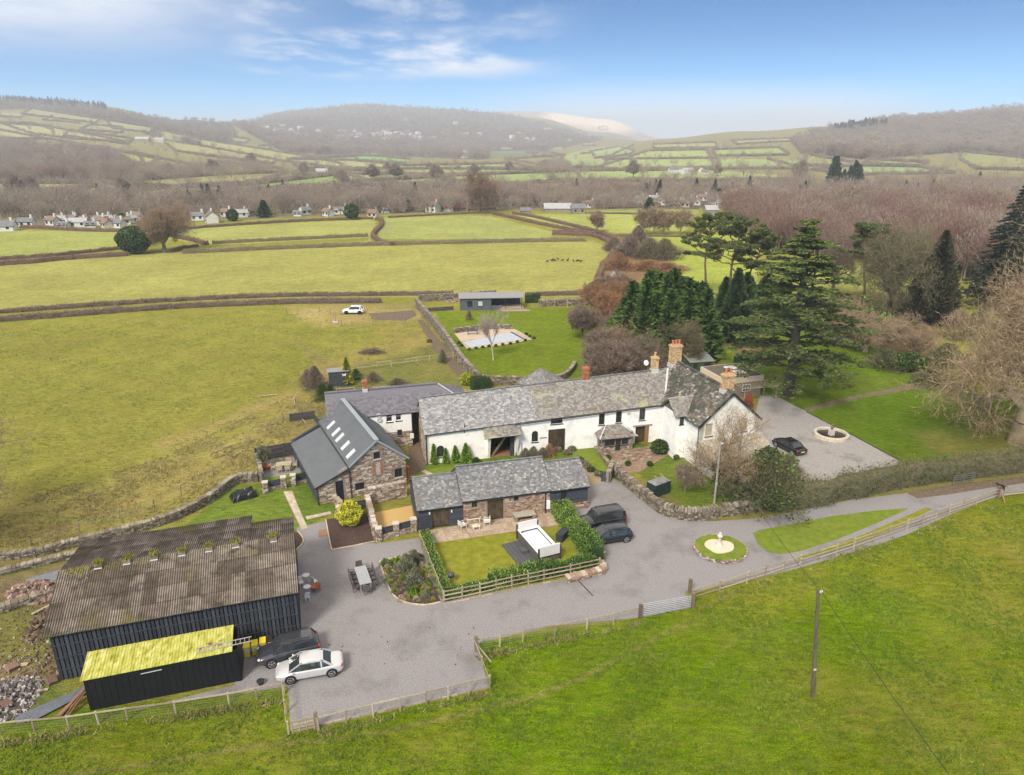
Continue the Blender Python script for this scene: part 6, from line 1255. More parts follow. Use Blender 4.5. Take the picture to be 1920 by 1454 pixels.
chair('garden_sofa','cream two-seat rattan sofa on the cottage patio',P(887,978),radians(15),cream,None,w=.7,seatm=cush);so_=[o for o in bpy.data.objects if o.name.startswith('garden_sofa')][0];so_.scale=(1.9,1,1);so_['category']='sofa'
table('coffee_table','small cream coffee table with a yellow cushion on the patio',P(893,993),radians(15),.75,.5,.42,cream);mb=MB();blob(mb,(0,0,0),(.2,.16,.08),4,rough=.1);o=mb.build('yellow_cushion',material('yellow_fabric',[(.7,.62,.2),(.75,.68,.3)],bump=0),None,smooth=True,label='pale yellow napkin pile on the cream coffee table',category='cushion');o.location=P(893,993)+np.array((0,0,.5))
hA,hB,hC,hD=[np.array(P(*p)[:2])for p in((970,1028),(1003,1046),(1041,1038),(1008,1020))]
HF=Frame(P(975,1008)[:2],-58);hu=(P(1002,1046)-P(973,1012))[:2];hang=degrees(atan2(hu[1],hu[0]));HF=Frame(P(971,1013)[:2],hang)
HL,HW=4.4,2.1
Ht=empty('swim_spa',HF(HL/2,HW/2),0,'long white hot tub with upright cream end covers on the lawn','hot tub')
tubw=material('tub_acrylic',[(.74,.74,.74),(.80,.80,.80)],bump=0,rough=.15,spec=.5);tubs=material('tub_side',[(.08,.07,.065),(.13,.115,.105)],scale=4,bump=.1)
def hx(mb,u0,u1,v0,v1_,z0,z1,tint=.5):mb.hexa([HF(u0,v0,z0),HF(u1,v0,z0),HF(u1,v1_,z0),HF(u0,v1_,z0)],[HF(u0,v0,z1),HF(u1,v0,z1),HF(u1,v1_,z1),HF(u0,v1_,z1)],tint)
mb=MB();hx(mb,0,HL,0,.06,.05,1.05);hx(mb,0,HL,HW-.06,HW,.05,1.05);hx(mb,0,.06,.06,HW-.06,.05,1.05);hx(mb,HL-.06,HL,.06,HW-.06,.05,1.05);hx(mb,.06,HL-.06,.06,HW-.06,.05,.3);mb.build('side_panels',tubs,Ht)
mb=MB();hx(mb,-.04,HL+.04,-.04,.22,1.05,1.13);hx(mb,-.04,HL+.04,HW-.22,HW+.04,1.05,1.13);hx(mb,-.04,.3,.22,HW-.22,1.05,1.13);hx(mb,HL-.3,HL+.04,.22,HW-.22,1.05,1.13);hx(mb,.3,.9,.22,HW-.22,.6,.75);hx(mb,HL-1.0,HL-.3,.22,HW-.22,.6,.8);mb.build('rim',tubw,Ht)
mb=MB();hx(mb,.25,HL-.25,.2,HW-.2,.86,.9);mb.build('water',material('tub_water',[(.52,.60,.62),(.66,.72,.74)],scale=2.5,bump=.15,rough=.05),Ht)
creamc=material('cream_cover',[(.60,.57,.55),(.66,.63,.61)],scale=1,bump=.03,rough=.5)
for u,nm in((-.2,'far_cover'),(HL+.1,'near_cover')):mb=MB();hx(mb,u,u+.12,.05,HW-.05,.75,1.75);c0=mb.build('upright_cover',creamc,Ht);mb=MB();hx(mb,u-.02,u+.14,-.08,.02,.1,1.6);hx(mb,u-.02,u+.14,HW-.02,HW+.08,.1,1.6);sub(mb,'cover_lifter',darkframe,c0)
mb=MB();hx(mb,.5,.75,.05,.2,1.13,1.16);mb.build('control_pad',darkframe,Ht)
Dk=empty('tub_deck',HF(2,-.8),0,'dark grey composite deck along the hot tub','deck');deckm=tintmat('grey_deck',[(0,(.07,.07,.075)),(1,(.10,.10,.108))],amt=.15)
for i in range(12):mb=MB();v=-1.75+i*.145;hx(mb,.3,HL+.75,v,v+.135,.02,.16,random.random());mb.build('deck_board',deckm,Dk)
mb=MB();hx(mb,1.9,2.6,-.75,-.1,.17,.42);mb.build('tub_step',deckm,None,label='small dark step against the hot tub side',category='step')
c_=P(1055,1010);mb=MB();mb.box((0,0,.38),(.35,.75,.36),radians(-32));mb.box((0,0,.77),(.38,.8,.04),radians(-32));o=mb.build('storage_box',material('dark_box',[(.03,.03,.035),(.05,.05,.055)],bump=.05),None,label='dark storage box between hot tub and laurel hedge',category='box');o.location=c_
c_=P(983,974);mb=MB();mb.box((0,0,.62),(1.1,.5,.05),radians(15));o=mb.build('sideboard_top',material('grey_slab',[(.3,.27,.22),(.4,.36,.3)]),None,label='grey stone-topped outdoor counter beside the hot tub',category='counter');o.location=c_
for sx in(-.9,.9):mb=MB();mb.box((sx,0,.28),(.15,.4,.29),0);q=mb.build('counter_leg',mortar,o,world=False);q.rotation_euler=(0,0,radians(15))
c_=P(846,1093);t=empty('kettle_barbecue',c_,0,'black kettle barbecue in the corner of the cottage lawn','barbecue');mb=MB();mb.lathe((0,0,.55),[(.05,0),(.25,.06),(.31,.2),(.32,.26)],18,cap=False);mb.build('bowl',gutter_m,t,world=False,smooth=True);mb=MB();mb.lathe((0,0,.82),[(.32,0),(.28,.14),(.14,.24),(.03,.27)],18);mb.build('lid',material('bbq_lid',[(.05,.05,.06),(.08,.08,.09)],bump=0,rough=.2),t,world=False,smooth=True)
for k in range(3):mb=MB();a=k*2.1;mb.bar((.2*cos(a),.2*sin(a),.6),(.34*cos(a),.34*sin(a),0),.025);mb.build('leg',galv,t,world=False)
yellow=material('bin_yellow',[(.72,.56,.02),(.78,.62,.03)],bump=0,rough=.4);first=None
lg=material('bin_sticker',[(.5,.52,.5),(.62,.62,.6)],scale=20,bump=0)
for i,(x,y,l)in enumerate([(465,1230,'yellow wheelie bin nearest the shed roof'),(480,1226,'middle one of the three yellow wheelie bins'),(495,1221,'yellow wheelie bin next to the black bin'),(508,1217,'black bin with white label beside the yellow bins')]):
 c_=P(x,y);t=empty('wheelie_bin',c_,radians(17),l,'bin','wheelie bins beside the barn');m=yellow if i<3 else gutter_m
 t.scale=(.82,.82,1)
 mb=MB();mb.hexa([(-.22,-.28,.06),(.22,-.28,.06),(.22,.25,.06),(-.22,.25,.06)],[(-.27,-.34,.95),(.27,-.34,.95),(.27,.32,.95),(-.27,.32,.95)]);mb.build('body',m,t,world=False)
 mb=MB();mb.hexa([(-.29,-.37,.95),(.29,-.37,.95),(.29,.36,.98),(-.29,.36,.98)],[(-.27,-.33,1.0),(.27,-.33,1.0),(.27,.34,1.06),(-.27,.34,1.06)]);mb.build('lid',m,t,world=False)
 mb=MB();mb.hexa([(-.17,-.335,.5),(.17,-.335,.5),(.17,-.3,.5),(-.17,-.3,.5)],[(-.17,-.36,.8),(.17,-.36,.8),(.17,-.3,.8),(-.17,-.3,.8)]);mb.build('label',lg,t,world=False)
 for s in(-1,1):mb=MB();mb.tubes([(s*.2,.3,.1)],[(s*.26,.3,.1)],[.1],[.1],12);mb.build('wheel',gutter_m,t,world=False)
pot('plant_pot','dark plant pot with bare twigs beside the silver car',P(489,1283),.25,.3,gutter_m)
c_=P(764,896);mb=MB();mb.lathe((0,0,0),[(.16,0),(.16,.05),(.13,.08),(.13,.5),(.2,.56),(.2,.62),(.08,.66)],12);o=mb.build('red_gas_bottle',material('red_paint',[(.55,.05,.03),(.6,.07,.04)],bump=0,rough=.4),None,label='bright red object on the corner of the cottage roof edge',category='bottle');o.location=(c_[0],c_[1],.0);o.scale=(1.4,1.4,2.2)
mb=MB();g=np.random.default_rng(4);n_=14
V=[(i/(n_-1)*2.6-1.3,j/(n_-1)*1.8-.9,0)for i in range(n_)for j in range(n_)];V=[(x,y,max(0.0,(.75-.5*max(abs(x)/1.3,abs(y)/.9)**4)*(1 if max(abs(x)/1.3,abs(y)/.9)<.93 else 0)+.06*g.normal()+.12*sin(5*x)*cos(4*y)))for x,y,_ in V]
mb.add(V,[(i*n_+j,(i+1)*n_+j,(i+1)*n_+j+1,i*n_+j+1)for i in range(n_-1)for j in range(n_-1)]);o=mb.build('covered_furniture',material('black_cover',[(.012,.012,.014),(.02,.02,.022)],bump=.1,rough=.35),None,smooth=False,label='garden furniture under black covers on the lawn by the wall',category='cover');o.location=P(457,932);o.rotation_euler=(0,0,.6)
c_=P(1234,925);t=empty('fuel_tank',c_,.6,'dark green ribbed oil tank behind the driveway wall','tank');gt_m=material('tank_green',[(.015,.03,.028),(.03,.05,.045)],bump=.05,rough=.5)
mb=MB();mb.box((0,0,.75),(1.15,.65,.7));mb.build('tank_body',gt_m,t,world=False)
for i in range(9):mb=MB();mb.box((-1.05+i*.26,-.67,.75),(.05,.03,.66));mb.build('rib',gt_m,t,world=False)
mb=MB();mb.hexa([(-1.15,-.65,1.45),(1.15,-.65,1.45),(1.15,.65,1.45),(-1.15,.65,1.45)],[(-.8,-.35,1.65),(.8,-.35,1.65),(.8,.35,1.65),(-.8,.35,1.65)]);mb.build('tank_top',material('tank_top_grey',[(.14,.15,.15),(.25,.25,.24)],scale=4),t,world=False)
for k in(-.4,.5):mb=MB();mb.bar((k,-.8,1.7),(k+.5,.8,1.68),.12,.04);mb.build('plank',timber,t,world=False)
polem=material('pole_wood',[(.075,.055,.04),(.16,.125,.095)],scale=5,stretch=(1,1,.2),bump=.4);polem2=material('pole_grey',[(.24,.21,.17),(.36,.32,.27)],scale=5,stretch=(1,1,.2),bump=.3)
def pole(label,base,h,r,mat,lean=(0,0)):
 t=empty('telegraph_pole',base,0,label,'pole');top=np.array((lean[0],lean[1],h));mb=MB();n_=8
 pts=[top*i/n_ for i in range(n_+1)];rr=[r*(1-.3*i/n_)for i in range(n_+1)];mb.tubes(pts[:-1],pts[1:],rr[:-1],rr[1:],12);mb.lathe(top,[(rr[-1],0),(.02,.05)],12);mb.build('pole_shaft',mat,t,world=False,smooth=True)
 mb=MB();mb.bar(top+(-.05,0,-.25),top+(.28,0,-.22),.04,.05);mb.build('bracket',galv,t,world=False)
 for k in(0,1):mb=MB();mb.lathe(top+np.array((.12+.13*k,0,-.2)),[(.04,0),(.06,.04),(.03,.08),(.05,.12),(.02,.15)],10);mb.build('insulator',white_pl,t,world=False)
 mb=MB();mb.box((lean[0]*2.4/h,-r*.95,2.4),(.09,.012,.07));mb.build('warning_plate',lead,t,world=False)
 return np.array(base)+top+np.array((.2,0,-.1))
t1=pole('tall dark telegraph pole standing alone in the front field',P(1524,1307),8.6,.14,polem,lean=(-.85,0));t2=pole('pale grey telegraph pole beside the driveway wall',P(1339,945),7.0,.13,polem2)
wm=material('wire_black',[(.02,.02,.02),(.03,.03,.03)],bump=0)
def wire(label,a,b,sag,r=.02):
 n_=26;pts=[np.array(a)*(1-i/n_)+np.array(b)*i/n_-np.array((0,0,sag*4*(i/n_)*(1-i/n_)))for i in range(n_+1)];mb=MB();mb.tubes(pts[:-1],pts[1:],[r]*n_,[r]*n_,5);mb.build('overhead_wire',wm,None,label=label,category='wire')
wire('overhead wire sagging between the two telegraph poles',t2,t1,.9,.016);q=P(1770,1454,7.4);wire('overhead wire leaving the front pole towards the bottom edge',t1,(q[0]+(q[0]-t1[0])*1.0,q[1]+(q[1]-t1[1])*1.0,8.2),.6,.02)
wire('service wire from the grey pole to the house gable',t2,WF(WW/2,-.3,7.5),.3,.012)
mb=MB();mb.bar((*P(1084,1089)[:2],.012),(*P(1112,1118)[:2],.012),.09,.012);mb.build('drain_channel',gutter_m,None,label='narrow dark drain channel crossing the gravel by the low wall',category='drain')
c_=P(1093,838);t=empty('cycle_ornament',c_,.25,'white penny-farthing style ornament against the white house wall','ornament')
for r_,x_,z_ in((.62,0,.68),(.22,.95,.24)):
 mb=MB();a=np.linspace(0,2*pi,25);pts=np.stack([x_+r_*np.cos(a),0*a,z_+r_*np.sin(a)],1);mb.tubes(pts[:-1],pts[1:],[.022]*24,[.022]*24,5);mb.build('wheel',whitem,t,world=False)
mb=MB();mb.bar((0,0,1.45),(.95,0,.3),.04);mb.build('frame',whitem,t,world=False)
g=np.random.default_rng(21)
def heap(label,cpx,spread,n_,s,mat,name='rubble_heap',h=.5,cat='heap',flat=False):
 mb=MB();c0=P(*cpx);Cn=[];A=[];
 for _ in range(n_):
  a=g.random()*2*pi;rr=math.sqrt(g.random());x=c0[0]+spread[0]*rr*cos(a);y=c0[1]+spread[1]*rr*sin(a);z=max(.03,h*(1-rr)**.8*g.random())if not flat else .04
  q=g.normal(size=(3,3));Q_,_r=np.linalg.qr(q);sz=s*(.4+1.1*g.random(3));
  if flat:sz[2]*=.5
  Cn.append((x,y,z));A.append((Q_*sz[:,None]))
 mb.boxes(Cn,A,g.random(n_).astype(np.float32));return mb.build(name,mat,None,kind='stuff',label=label,category=cat)
earthst=tintmat('earthy_stone',[(0,(.07,.05,.035)),(.6,(.18,.14,.10)),(.9,(.32,.27,.21)),(1,(.55,.5,.44))])
pinkst=tintmat('pink_sandstone',[(0,(.15,.085,.065)),(.6,(.26,.17,.135)),(1,(.40,.31,.25))],amt=.3)
heap('heap of pinkish building stones left of the barn roof',(72,1112),(2.6,1.6),260,.16,pinkst,h=.9,name='stone_heap');heap('scattered debris along the left end of the barn',(90,1215),(2.4,6.5),420,.075,earthst,h=.25,flat=True)
heap('heap of grey broken rubble at the left edge',(10,1315),(2.2,2.3),700,.08,tintmat('grey_rubble',[(0,(.07,.055,.055)),(.7,(.20,.175,.17)),(1,(.50,.46,.43))]),h=.5,name='broken_rubble');heap('loose stones scattered over the rubble yard',(30,1200),(5.5,6),520,.055,earthst,flat=True,name='loose_stones')
heap('brown soil and timber bits beside the barn end',(100,1160),(1.5,3),260,.12,tintmat('brown_bits',[(0,(.07,.045,.03)),(1,(.2,.14,.09))]),h=.5,name='timber_litter')
for x,y,a,l,w,lab in((98,1135,1.1,3.2,.22,'long pale plank lying across the gap left of the barn'),(60,1300,.3,2.0,.2,'broken board on the rubble at the far left'),(30,1250,.2,1.6,.3,'short pale board beside the grey rubble')):
 mb=MB();mb.box((0,0,.12),(l/2,w/2,.03),0,.6);o=mb.build('plank',fence_wood,None,label=lab,category='plank');o.location=P(x,y);o.rotation_euler=(0,.04,a)
t=empty('sheet_metal_stack',P(100,1325),0,'stack of grey corrugated metal sheets lying by the shed corner','metal sheets')
for k in range(4):
 mb=MB();xs=np.linspace(-.45,.45,25);w_=.03*np.cos(xs/.09*pi);V=[(x,y,z+.05+.05*k)for y in(-1.9,1.9)for x,z in zip(xs,w_)];mb.add(V,[(i,i+1,i+26,i+25)for i in range(24)]);o=mb.build('metal_sheet',material('loose_sheet',[(.10,.11,.13),(.16,.17,.19)],rough=.5,bump=.05),t,world=False);o.location=(.25*k-.3,.1*k,0);o.rotation_euler=(0,0,-.85+.05*k)
t=empty('roofing_sheets',P(104,1085),0,'dark slatted roofing sheets leaning behind the barn roof corner','metal sheets')
for k in range(3):
 mb=MB();xs=np.linspace(-.45,.45,25);w_=.03*np.cos(xs/.09*pi);V=[(x,y,z+.1+.05*k+(y+1.7)*.12)for y in(-1.7,1.7)for x,z in zip(xs,w_)];mb.add(V,[(i,i+1,i+26,i+25)for i in range(24)]);o=mb.build('metal_sheet',MATS['loose_sheet'],t,world=False);o.location=(.8*k-.6,0,0);o.rotation_euler=(0,0,-1.2)
t=empty('timber_stack',P(150,1320),0,'bundle of rusty brown timbers and gutters leaning on the black shed','timber stack');rustm=tintmat('rusty_timber',[(0,(.12,.05,.03)),(.6,(.26,.13,.08)),(1,(.40,.28,.18))])
for k in range(12):mb=MB();a=-.9+.25*random.random();mb.bar((-.9+.1*k*random.random(),-1.2,.08),(.5+.1*random.random()+.04*k,1.1+.2*random.random(),.9+.08*k),.10,.05,tint=random.random());mb.build('timber',rustm,t,world=False)
for x,y,l in((118,1262,'square pale slab propped at the barn corner'),(22,1255,'broken beige panel on the rubble'),(12,1325,'sandy block at the left edge'),(96,1280,'orange-brown stone block by the barn end')):
 mb=MB();mb.box((0,0,.2),(.35,.28,.18),random.random()*3,random.random());o=mb.build('stone_block',pinkst,None,label=l,category='block');o.location=P(x,y);o.rotation_euler=(.2,.3,.5)
heap('pile of brushwood sticks in the rough field',(697,662),(2.6,1.2),300,.05,tintmat('brush',[(0,(.08,.055,.04)),(1,(.18,.13,.1))]),h=.6,name='brush_pile')
mb=MB()
for _ in range(220):a=P(697+random.gauss(0,9),662+random.gauss(0,2.4));th=random.random()*6.3;L_=.5+random.random();mb.bar(a+(0,0,.1+.5*random.random()),a+(L_*cos(th),L_*sin(th),.2+.6*random.random()),.025,tint=random.random())
mb.build('brush_sticks',MATS['brush'],None,kind='stuff',label='thin sticks on the brushwood pile in the rough field',category='sticks')
mb=MB();mb.lathe((0,0,0),[(.5,0),(.5,.45),(.45,.45),(.45,.1)],20);o=mb.build('fire_ring',material('rust_dark',[(.07,.03,.02),(.12,.06,.04)]),None,label='rusty fire ring in the field beside the wire fence',category='fire pit');o.location=P(805,642)
for i,(x,y,l)in enumerate([(648,735,'left raised timber bed behind the slate range'),(716,732,'round-ended raised timber bed behind the slate range')]):
 t=empty('raised_bed',P(x,y),.25,l,'planter')
 for sx,sy,lx,ly in((0,-.7,1.3,.04),(0,.7,1.3,.04),(-1.3,0,.04,.7),(1.3,0,.04,.7)):mb=MB();mb.box((sx,sy,.2),(lx,ly,.2));mb.build('side_board',fence_wood,t,world=False)
 mb=MB();mb.box((0,0,.15),(1.25,.66,.14));mb.build('soil',mulch,t,world=False)
for x,y,l in((670,712,'green wheelbarrow-like heap by the far plot fence'),(640,722,'white paving slab pile beside the dark shed')):
 mb=MB();blob(mb,(0,0,.3),(.6,.4,.35),3);o=mb.build('garden_clutter',material('clutter_'+l.split()[0],[((.03,.09,.08)if'green' in l else(.6,.58,.52)),((.05,.13,.11)if'green' in l else(.5,.4,.38))],scale=4),None,label=l,category='garden clutter');o.location=P(x,y)
for x,y,rz,l,L_ in((500,744,.1,'fallen pale pole on the bank above the rear range',3.2),(552,755,1.9,'second fallen pole crossing the bank',2.6),(415,845,.9,'broken fence stake lying on the slope',2.2),(568,790,2.2,'pole leaning out of the dark fence corner',2.5)):
 mb=MB();mb.bar((-L_/2,0,.1),(L_/2,0,.35),.07,.07,tint=.8);o=mb.build('fallen_pole',fence_wood,None,label=l,category='pole');o.location=P(x,y);o.rotation_euler=(0,0,rz)
t=empty('garden_bench',P(886,627),.1,'dark table bench beside the pool wall','bench');
mb=MB();mb.box((0,0,.7),(1.1,.4,.04));mb.build('seat',darkframe,t,world=False)
for s in(-.9,.9):mb=MB();mb.box((s,0,.35),(.05,.35,.34));mb.build('leg',darkframe,t,world=False)
t=empty('standing_post',P(629,605),0,'tall weathered post with concrete foot near the white hatchback','post');mb=MB();mb.box((0,0,1.2),(.12,.12,1.2));mb.build('post_shaft',timber,t,world=False);mb=MB();mb.box((0,0,.12),(.5,.3,.12));mb.build('foot',lead,t,world=False)
heap('log and brush pile stacked behind the cabin wall',(862,566),(3.6,1.0),160,.14,tintmat('log_bits',[(0,(.16,.12,.10)),(1,(.40,.34,.27))]),h=.9,name='log_pile')
def skin_body(name,joints,edges,mat,label,cat,loc,rz,sub_=2):
 me=bpy.data.meshes.new(name);me.from_pydata([j[0]for j in joints],edges,[]);o=bpy.data.objects.new(name,me);link(o,None,label=label,category=cat)
 o.modifiers.new('skin','SKIN');sv=me.skin_vertices[0].data if me.skin_vertices else None
 if sv is None:
  bpy.context.view_layer.objects.active=o
 return o,me
def body_tubes(mb,chain,tint=.5,k=10):
 for(a,ra),(b,rb)in zip(chain[:-1],chain[1:]):mb.tubes([a],[b],[ra],[rb],k,tint);blob(mb,b,(rb,rb,rb),1,tint,rough=0.0)
dg=MB()
body_tubes(dg,[((-.32,0,.42),.10),((-.1,0,.43),.13),((.16,0,.44),.15),((.30,0,.50),.09),((.40,0,.60),.075),((.50,0,.60),.06),((.60,0,.57),.03)],.1)
body_tubes(dg,[((-.32,0,.46),.04),((-.45,0,.5),.03),((-.58,0,.42),.02)],.1)
for s in(-1,1):
 body_tubes(dg,[((.18,s*.08,.38),.06),((.20,s*.08,.22),.032),((.17,s*.08,.02),.028)],.9)
 body_tubes(dg,[((-.28,s*.08,.38),.085),((-.20,s*.08,.26),.05),((-.33,s*.08,.15),.03),((-.30,s*.08,.02),.028)],.3);dg.tubes([(.42,s*.05,.65)],[(.40,s*.06,.73)],[.03],[.005],6,.05)
o=dg.build('dog',tintmat('dog_coat',[(0,(.012,.012,.012)),(.5,(.02,.02,.02)),(.8,(.6,.58,.55)),(1,(.65,.62,.6))],scale=8),None,smooth=True,label='small black and white dog on the lane beyond the fence end',category='dog');o.location=P(1876,918);o.rotation_euler=(0,0,2.6)
heap('dark leaf tufts scattered on the gravel yard',(800,1210),(9,2.2),34,.035,tintmat('leaf_tuft',[(0,(.03,.025,.02)),(1,(.07,.05,.035))]),flat=True,name='leaf_tufts')
# -- cars
tyre=material('tyre',[(.012,.012,.013),(.02,.02,.02)],bump=.05,rough=.8);alloy=material('alloy',[(.45,.43,.42),(.58,.56,.55)],bump=0,rough=.3,metal=.5)
carglass=material('car_glass',[(.02,.023,.025),(.045,.05,.05)],bump=0,rough=.03,spec=.8,scale=.8);redl=material('red_lamp',[(.45,.01,.01),(.5,.02,.02)],bump=0,rough=.1);whl=material('clear_lamp',[(.5,.5,.5),(.6,.6,.6)],bump=0,rough=.05);blacktr=material('black_trim',[(.015,.015,.016),(.02,.02,.021)],bump=0,rough=.5)
def loft(mb,rings,tint=.5):
 n_=len(rings[0]);V=np.array(rings,float).reshape(-1,3);Fs=[(i*n_+j,i*n_+(j+1)%n_,(i+1)*n_+(j+1)%n_,(i+1)*n_+j)for i in range(len(rings)-1)for j in range(n_)];mb.add(V,Fs,tint)
 for r,rev in((0,True),(len(rings)-1,False)):
  b=r*n_;f=list(range(b,b+n_));V2=V[b:b+n_];idx=list(range(n_));mb.add(V2,[idx[::-1]if rev else idx],tint)
def car(label,front,rear,L,Wd,Hh,paint,kind,name='parked_car',wheelc=None,roofm=None,cat='car',rails=False,scale=1.0):
 """front/rear: ground points of the wheels line; kind: saloon, estate, suv, boxy, hatch"""
 f,r=P(*front)[:2],P(*rear)[:2];d=f-r;ang=atan2(d[1],d[0]);c=(f+r)/2
 wb={'saloon':.606,'estate':.61,'suv':.60,'boxy':.59,'hatch':.63}[kind]*L
 side=1 if True else-1
 n1=np.array((-d[1],d[0]))/np.linalg.norm(d);
 if n1[1]<0:n1=-n1
 c=c+n1*(Wd/2-.1)*scale
 t=empty(name,(*c,0),ang,label,cat);t.scale=(scale,)*3
 gh={'saloon':(.36,.15,-.18,-.335),'estate':(.33,.12,-.37,-.455),'suv':(.30,.12,-.36,-.46),'boxy':(.27,.14,-.42,-.475),'hatch':(.27,.12,-.34,-.46)}[kind]
 gh=(gh[0]-.06,gh[1]-.03,gh[2],gh[3])
 belt={'saloon':.90,'estate':.92,'suv':1.04,'boxy':1.18,'hatch':.98}[kind];hood={'saloon':.78,'estate':.78,'suv':.92,'boxy':1.08,'hatch':.92}[kind];rearz={'saloon':.93,'estate':.93,'suv':1.05,'boxy':1.18,'hatch':.98}[kind];sill=.24 if kind in('saloon','estate')else .32
 hw=Wd/2;mb=MB();rings=[]
 st_=[(.5,.60,.42,.62),(.485,.80,.30,hood-.14),(.45,.92,sill,hood-.04),(.38,.985,sill-.03,hood),(.28,1.0,sill-.04,hood+.05),(gh[0],1.0,sill-.04,hood+.10),(.08,1.0,sill-.05,belt),(-.12,1.0,sill-.05,belt+.01),(-.28,1.0,sill-.04,belt+.02),(-.38,.99,sill-.03,rearz),(-.45,.95,sill,rearz-.01),(-.485,.87,.34,rearz-.06),(-.5,.74,.44,rearz-.16)]
 for x,w,zl,zt in st_:
  X=x*L;w_=hw*w;zm=zl+(zt-zl)*.45
  rings.append([(X,-w_*.90,zl),(X,-w_,zl+.10),(X,-w_*1.0,zm),(X,-w_*.965,zt-.10),(X,-w_*.86,zt-.015),(X,-w_*.45,zt+.022),(X,w_*.45,zt+.022),(X,w_*.86,zt-.015),(X,w_*.965,zt-.10),(X,w_*1.0,zm),(X,w_,zl+.10),(X,w_*.90,zl)])
 loft(mb,rings);body=mb.build('body',paint,t,world=False,smooth=True);sm=body.modifiers.new('round','SUBSURF');sm.levels=1;sm.render_levels=2
 def ring(x0,z,w):return(x0,z,w)
 gx=[gh[0]*L,gh[1]*L,gh[2]*L,gh[3]*L];zt=Hh;mb=MB();tw=hw*(.70 if kind!='boxy' else .76);bwid=hw*.885
 zb0,zb1=hood+.09,belt-.02;zbr=rearz-.03
 Bt=[(gx[0],-bwid*.93,zb0),(gx[1],-bwid,zb1),(gx[2],-bwid,zb1),(gx[3],-bwid*.93,zbr),(gx[3],bwid*.93,zbr),(gx[2],bwid,zb1),(gx[1],bwid,zb1),(gx[0],bwid*.93,zb0)]
 Tp=[(gx[1]+.06,-tw,zt-.09),(gx[1]-.05,-tw*1.03,zt-.06),(gx[2],-tw,zt-.08),(gx[2]-.12,-tw*.95,zt-.12),(gx[2]-.12,tw*.95,zt-.12),(gx[2],tw,zt-.08),(gx[1]-.05,tw*1.03,zt-.06),(gx[1]+.06,tw,zt-.09)]
 mb.add(Bt+Tp,[(i,(i+1)%8,(i+1)%8+8,i+8)for i in range(8)]);mb.add(Tp,[(0,1,6,7),(1,2,5,6),(2,3,4,5)]);gls=mb.build('windows',carglass,t,world=False)
 mb=MB();rg=[]
 for x,z,w in((gx[1]+.09,zt-.10,.98),(gx[1]-.10,zt-.045,1.05),((gx[1]+gx[2])/2,zt-.005,1.07),(gx[2]+.10,zt-.045,1.04),(gx[2]-.14,zt-.12,.97)):
  rg.append([(x,-tw*w,z-.045),(x,-tw*w*.93,z),(x,-tw*.4,z+.03),(x,tw*.4,z+.03),(x,tw*w*.93,z),(x,tw*w,z-.045)])
 loft(mb,rg);rf=mb.build('roof',roofm or paint,t,world=False,smooth=True);s2_=rf.modifiers.new('round','SUBSURF');s2_.levels=1;s2_.render_levels=2
 mb=MB()
 for s in(-1,1):
  mb.bar((gx[0]+.02,s*bwid*.93,zb0),(gx[1]+.05,s*tw*1.0,zt-.09),.06,.07);mb.bar((gx[3],s*bwid*.92,zbr),(gx[2]-.12,s*tw*.97,zt-.12),.09,.12)
  mb.bar((gx[2],s*bwid*1.0,zb1),(gx[2]+.02,s*tw*1.0,zt-.08),.13 if kind!='saloon' else .10,.05);mb.bar((gx[1]+.05,s*tw*1.02,zt-.075),(gx[2],s*tw*1.02,zt-.09),.05,.05)
 mb.build('pillars',paint,t,world=False)
 mb=MB()
 for s in(-1,1):mb.bar(((gx[1]+gx[2])/2+.1,s*bwid*1.0,zb1),((gx[1]+gx[2])/2+.08,s*tw*1.02,zt-.07),.07,.03)
 mb.build('door_pillars',blacktr,t,world=False)
 R_=.335 if kind in('saloon','estate')else(.40 if kind=='boxy' else .36)
 for sx in(1,-1):
  for s in(-1,1):
   x=sx*wb/2-.02*L;y=s*(hw-.13)
   mb=MB();mb.tubes([(x,y-s*.10,R_+.01)],[(x,s*(hw+.004),R_+.01)],[R_+.065],[R_+.065],24);mb.lathe((0,0,0),[(.01,0),(.01,.001)],3);ar=MB();th=np.linspace(0,2*pi,25)[:-1];V=[(x+(R_+.065)*cos(a),s*(hw+.003),R_+.01+(R_+.065)*sin(a))for a in th];ar.add(V,[list(range(24))]);a_=ar.build('wheel_arch',blacktr,t,world=False)
   mb=MB();mb.tubes([(x,y-s*.08,R_)],[(x,s*(hw+.012),R_)],[R_],[R_],28);V=[(x+R_*cos(a),s*(hw+.012),R_+R_*sin(a))for a in th];mb.add(V,[list(range(24))]);w_=mb.build('wheel',tyre,t,world=False)
   mb=MB();ri=R_*.70;Vr=[(x+ri*cos(a),s*(hw+.016),R_+ri*sin(a))for a in th]+[(x+ri*.86*cos(a),s*(hw+.018),R_+ri*.86*sin(a))for a in th];mb.add(Vr,[(i,(i+1)%24,(i+1)%24+24,i+24)for i in range(24)])
   for k in range(5):a=2*pi*k/5+.3;mb.bar((x,s*(hw+.018),R_),(x+ri*.95*cos(a),s*(hw+.02),R_+ri*.95*sin(a)),.018,R_*.2,up=(0,1,0))
   sub(mb,'rim',wheelc or alloy,w_)
 for s in(-1,1):
  mb=MB();blob(mb,(L*.462,s*hw*.72,hood-.14),(.13,.15,.07),1,rough=0);mb.build('headlight',whl,t,world=False,smooth=True)
  mb=MB();blob(mb,(-L*.478,s*hw*.78,rearz-.16),(.08,.16,.09 if kind in('saloon','estate')else .16),1,rough=0);mb.build('tail_light',redl,t,world=False,smooth=True)
  mb=MB();blob(mb,(gx[0]-.25,s*(hw+.08),belt+.04),(.08,.10,.065),1,rough=0);mb.build('mirror',paint,t,world=False,smooth=True)
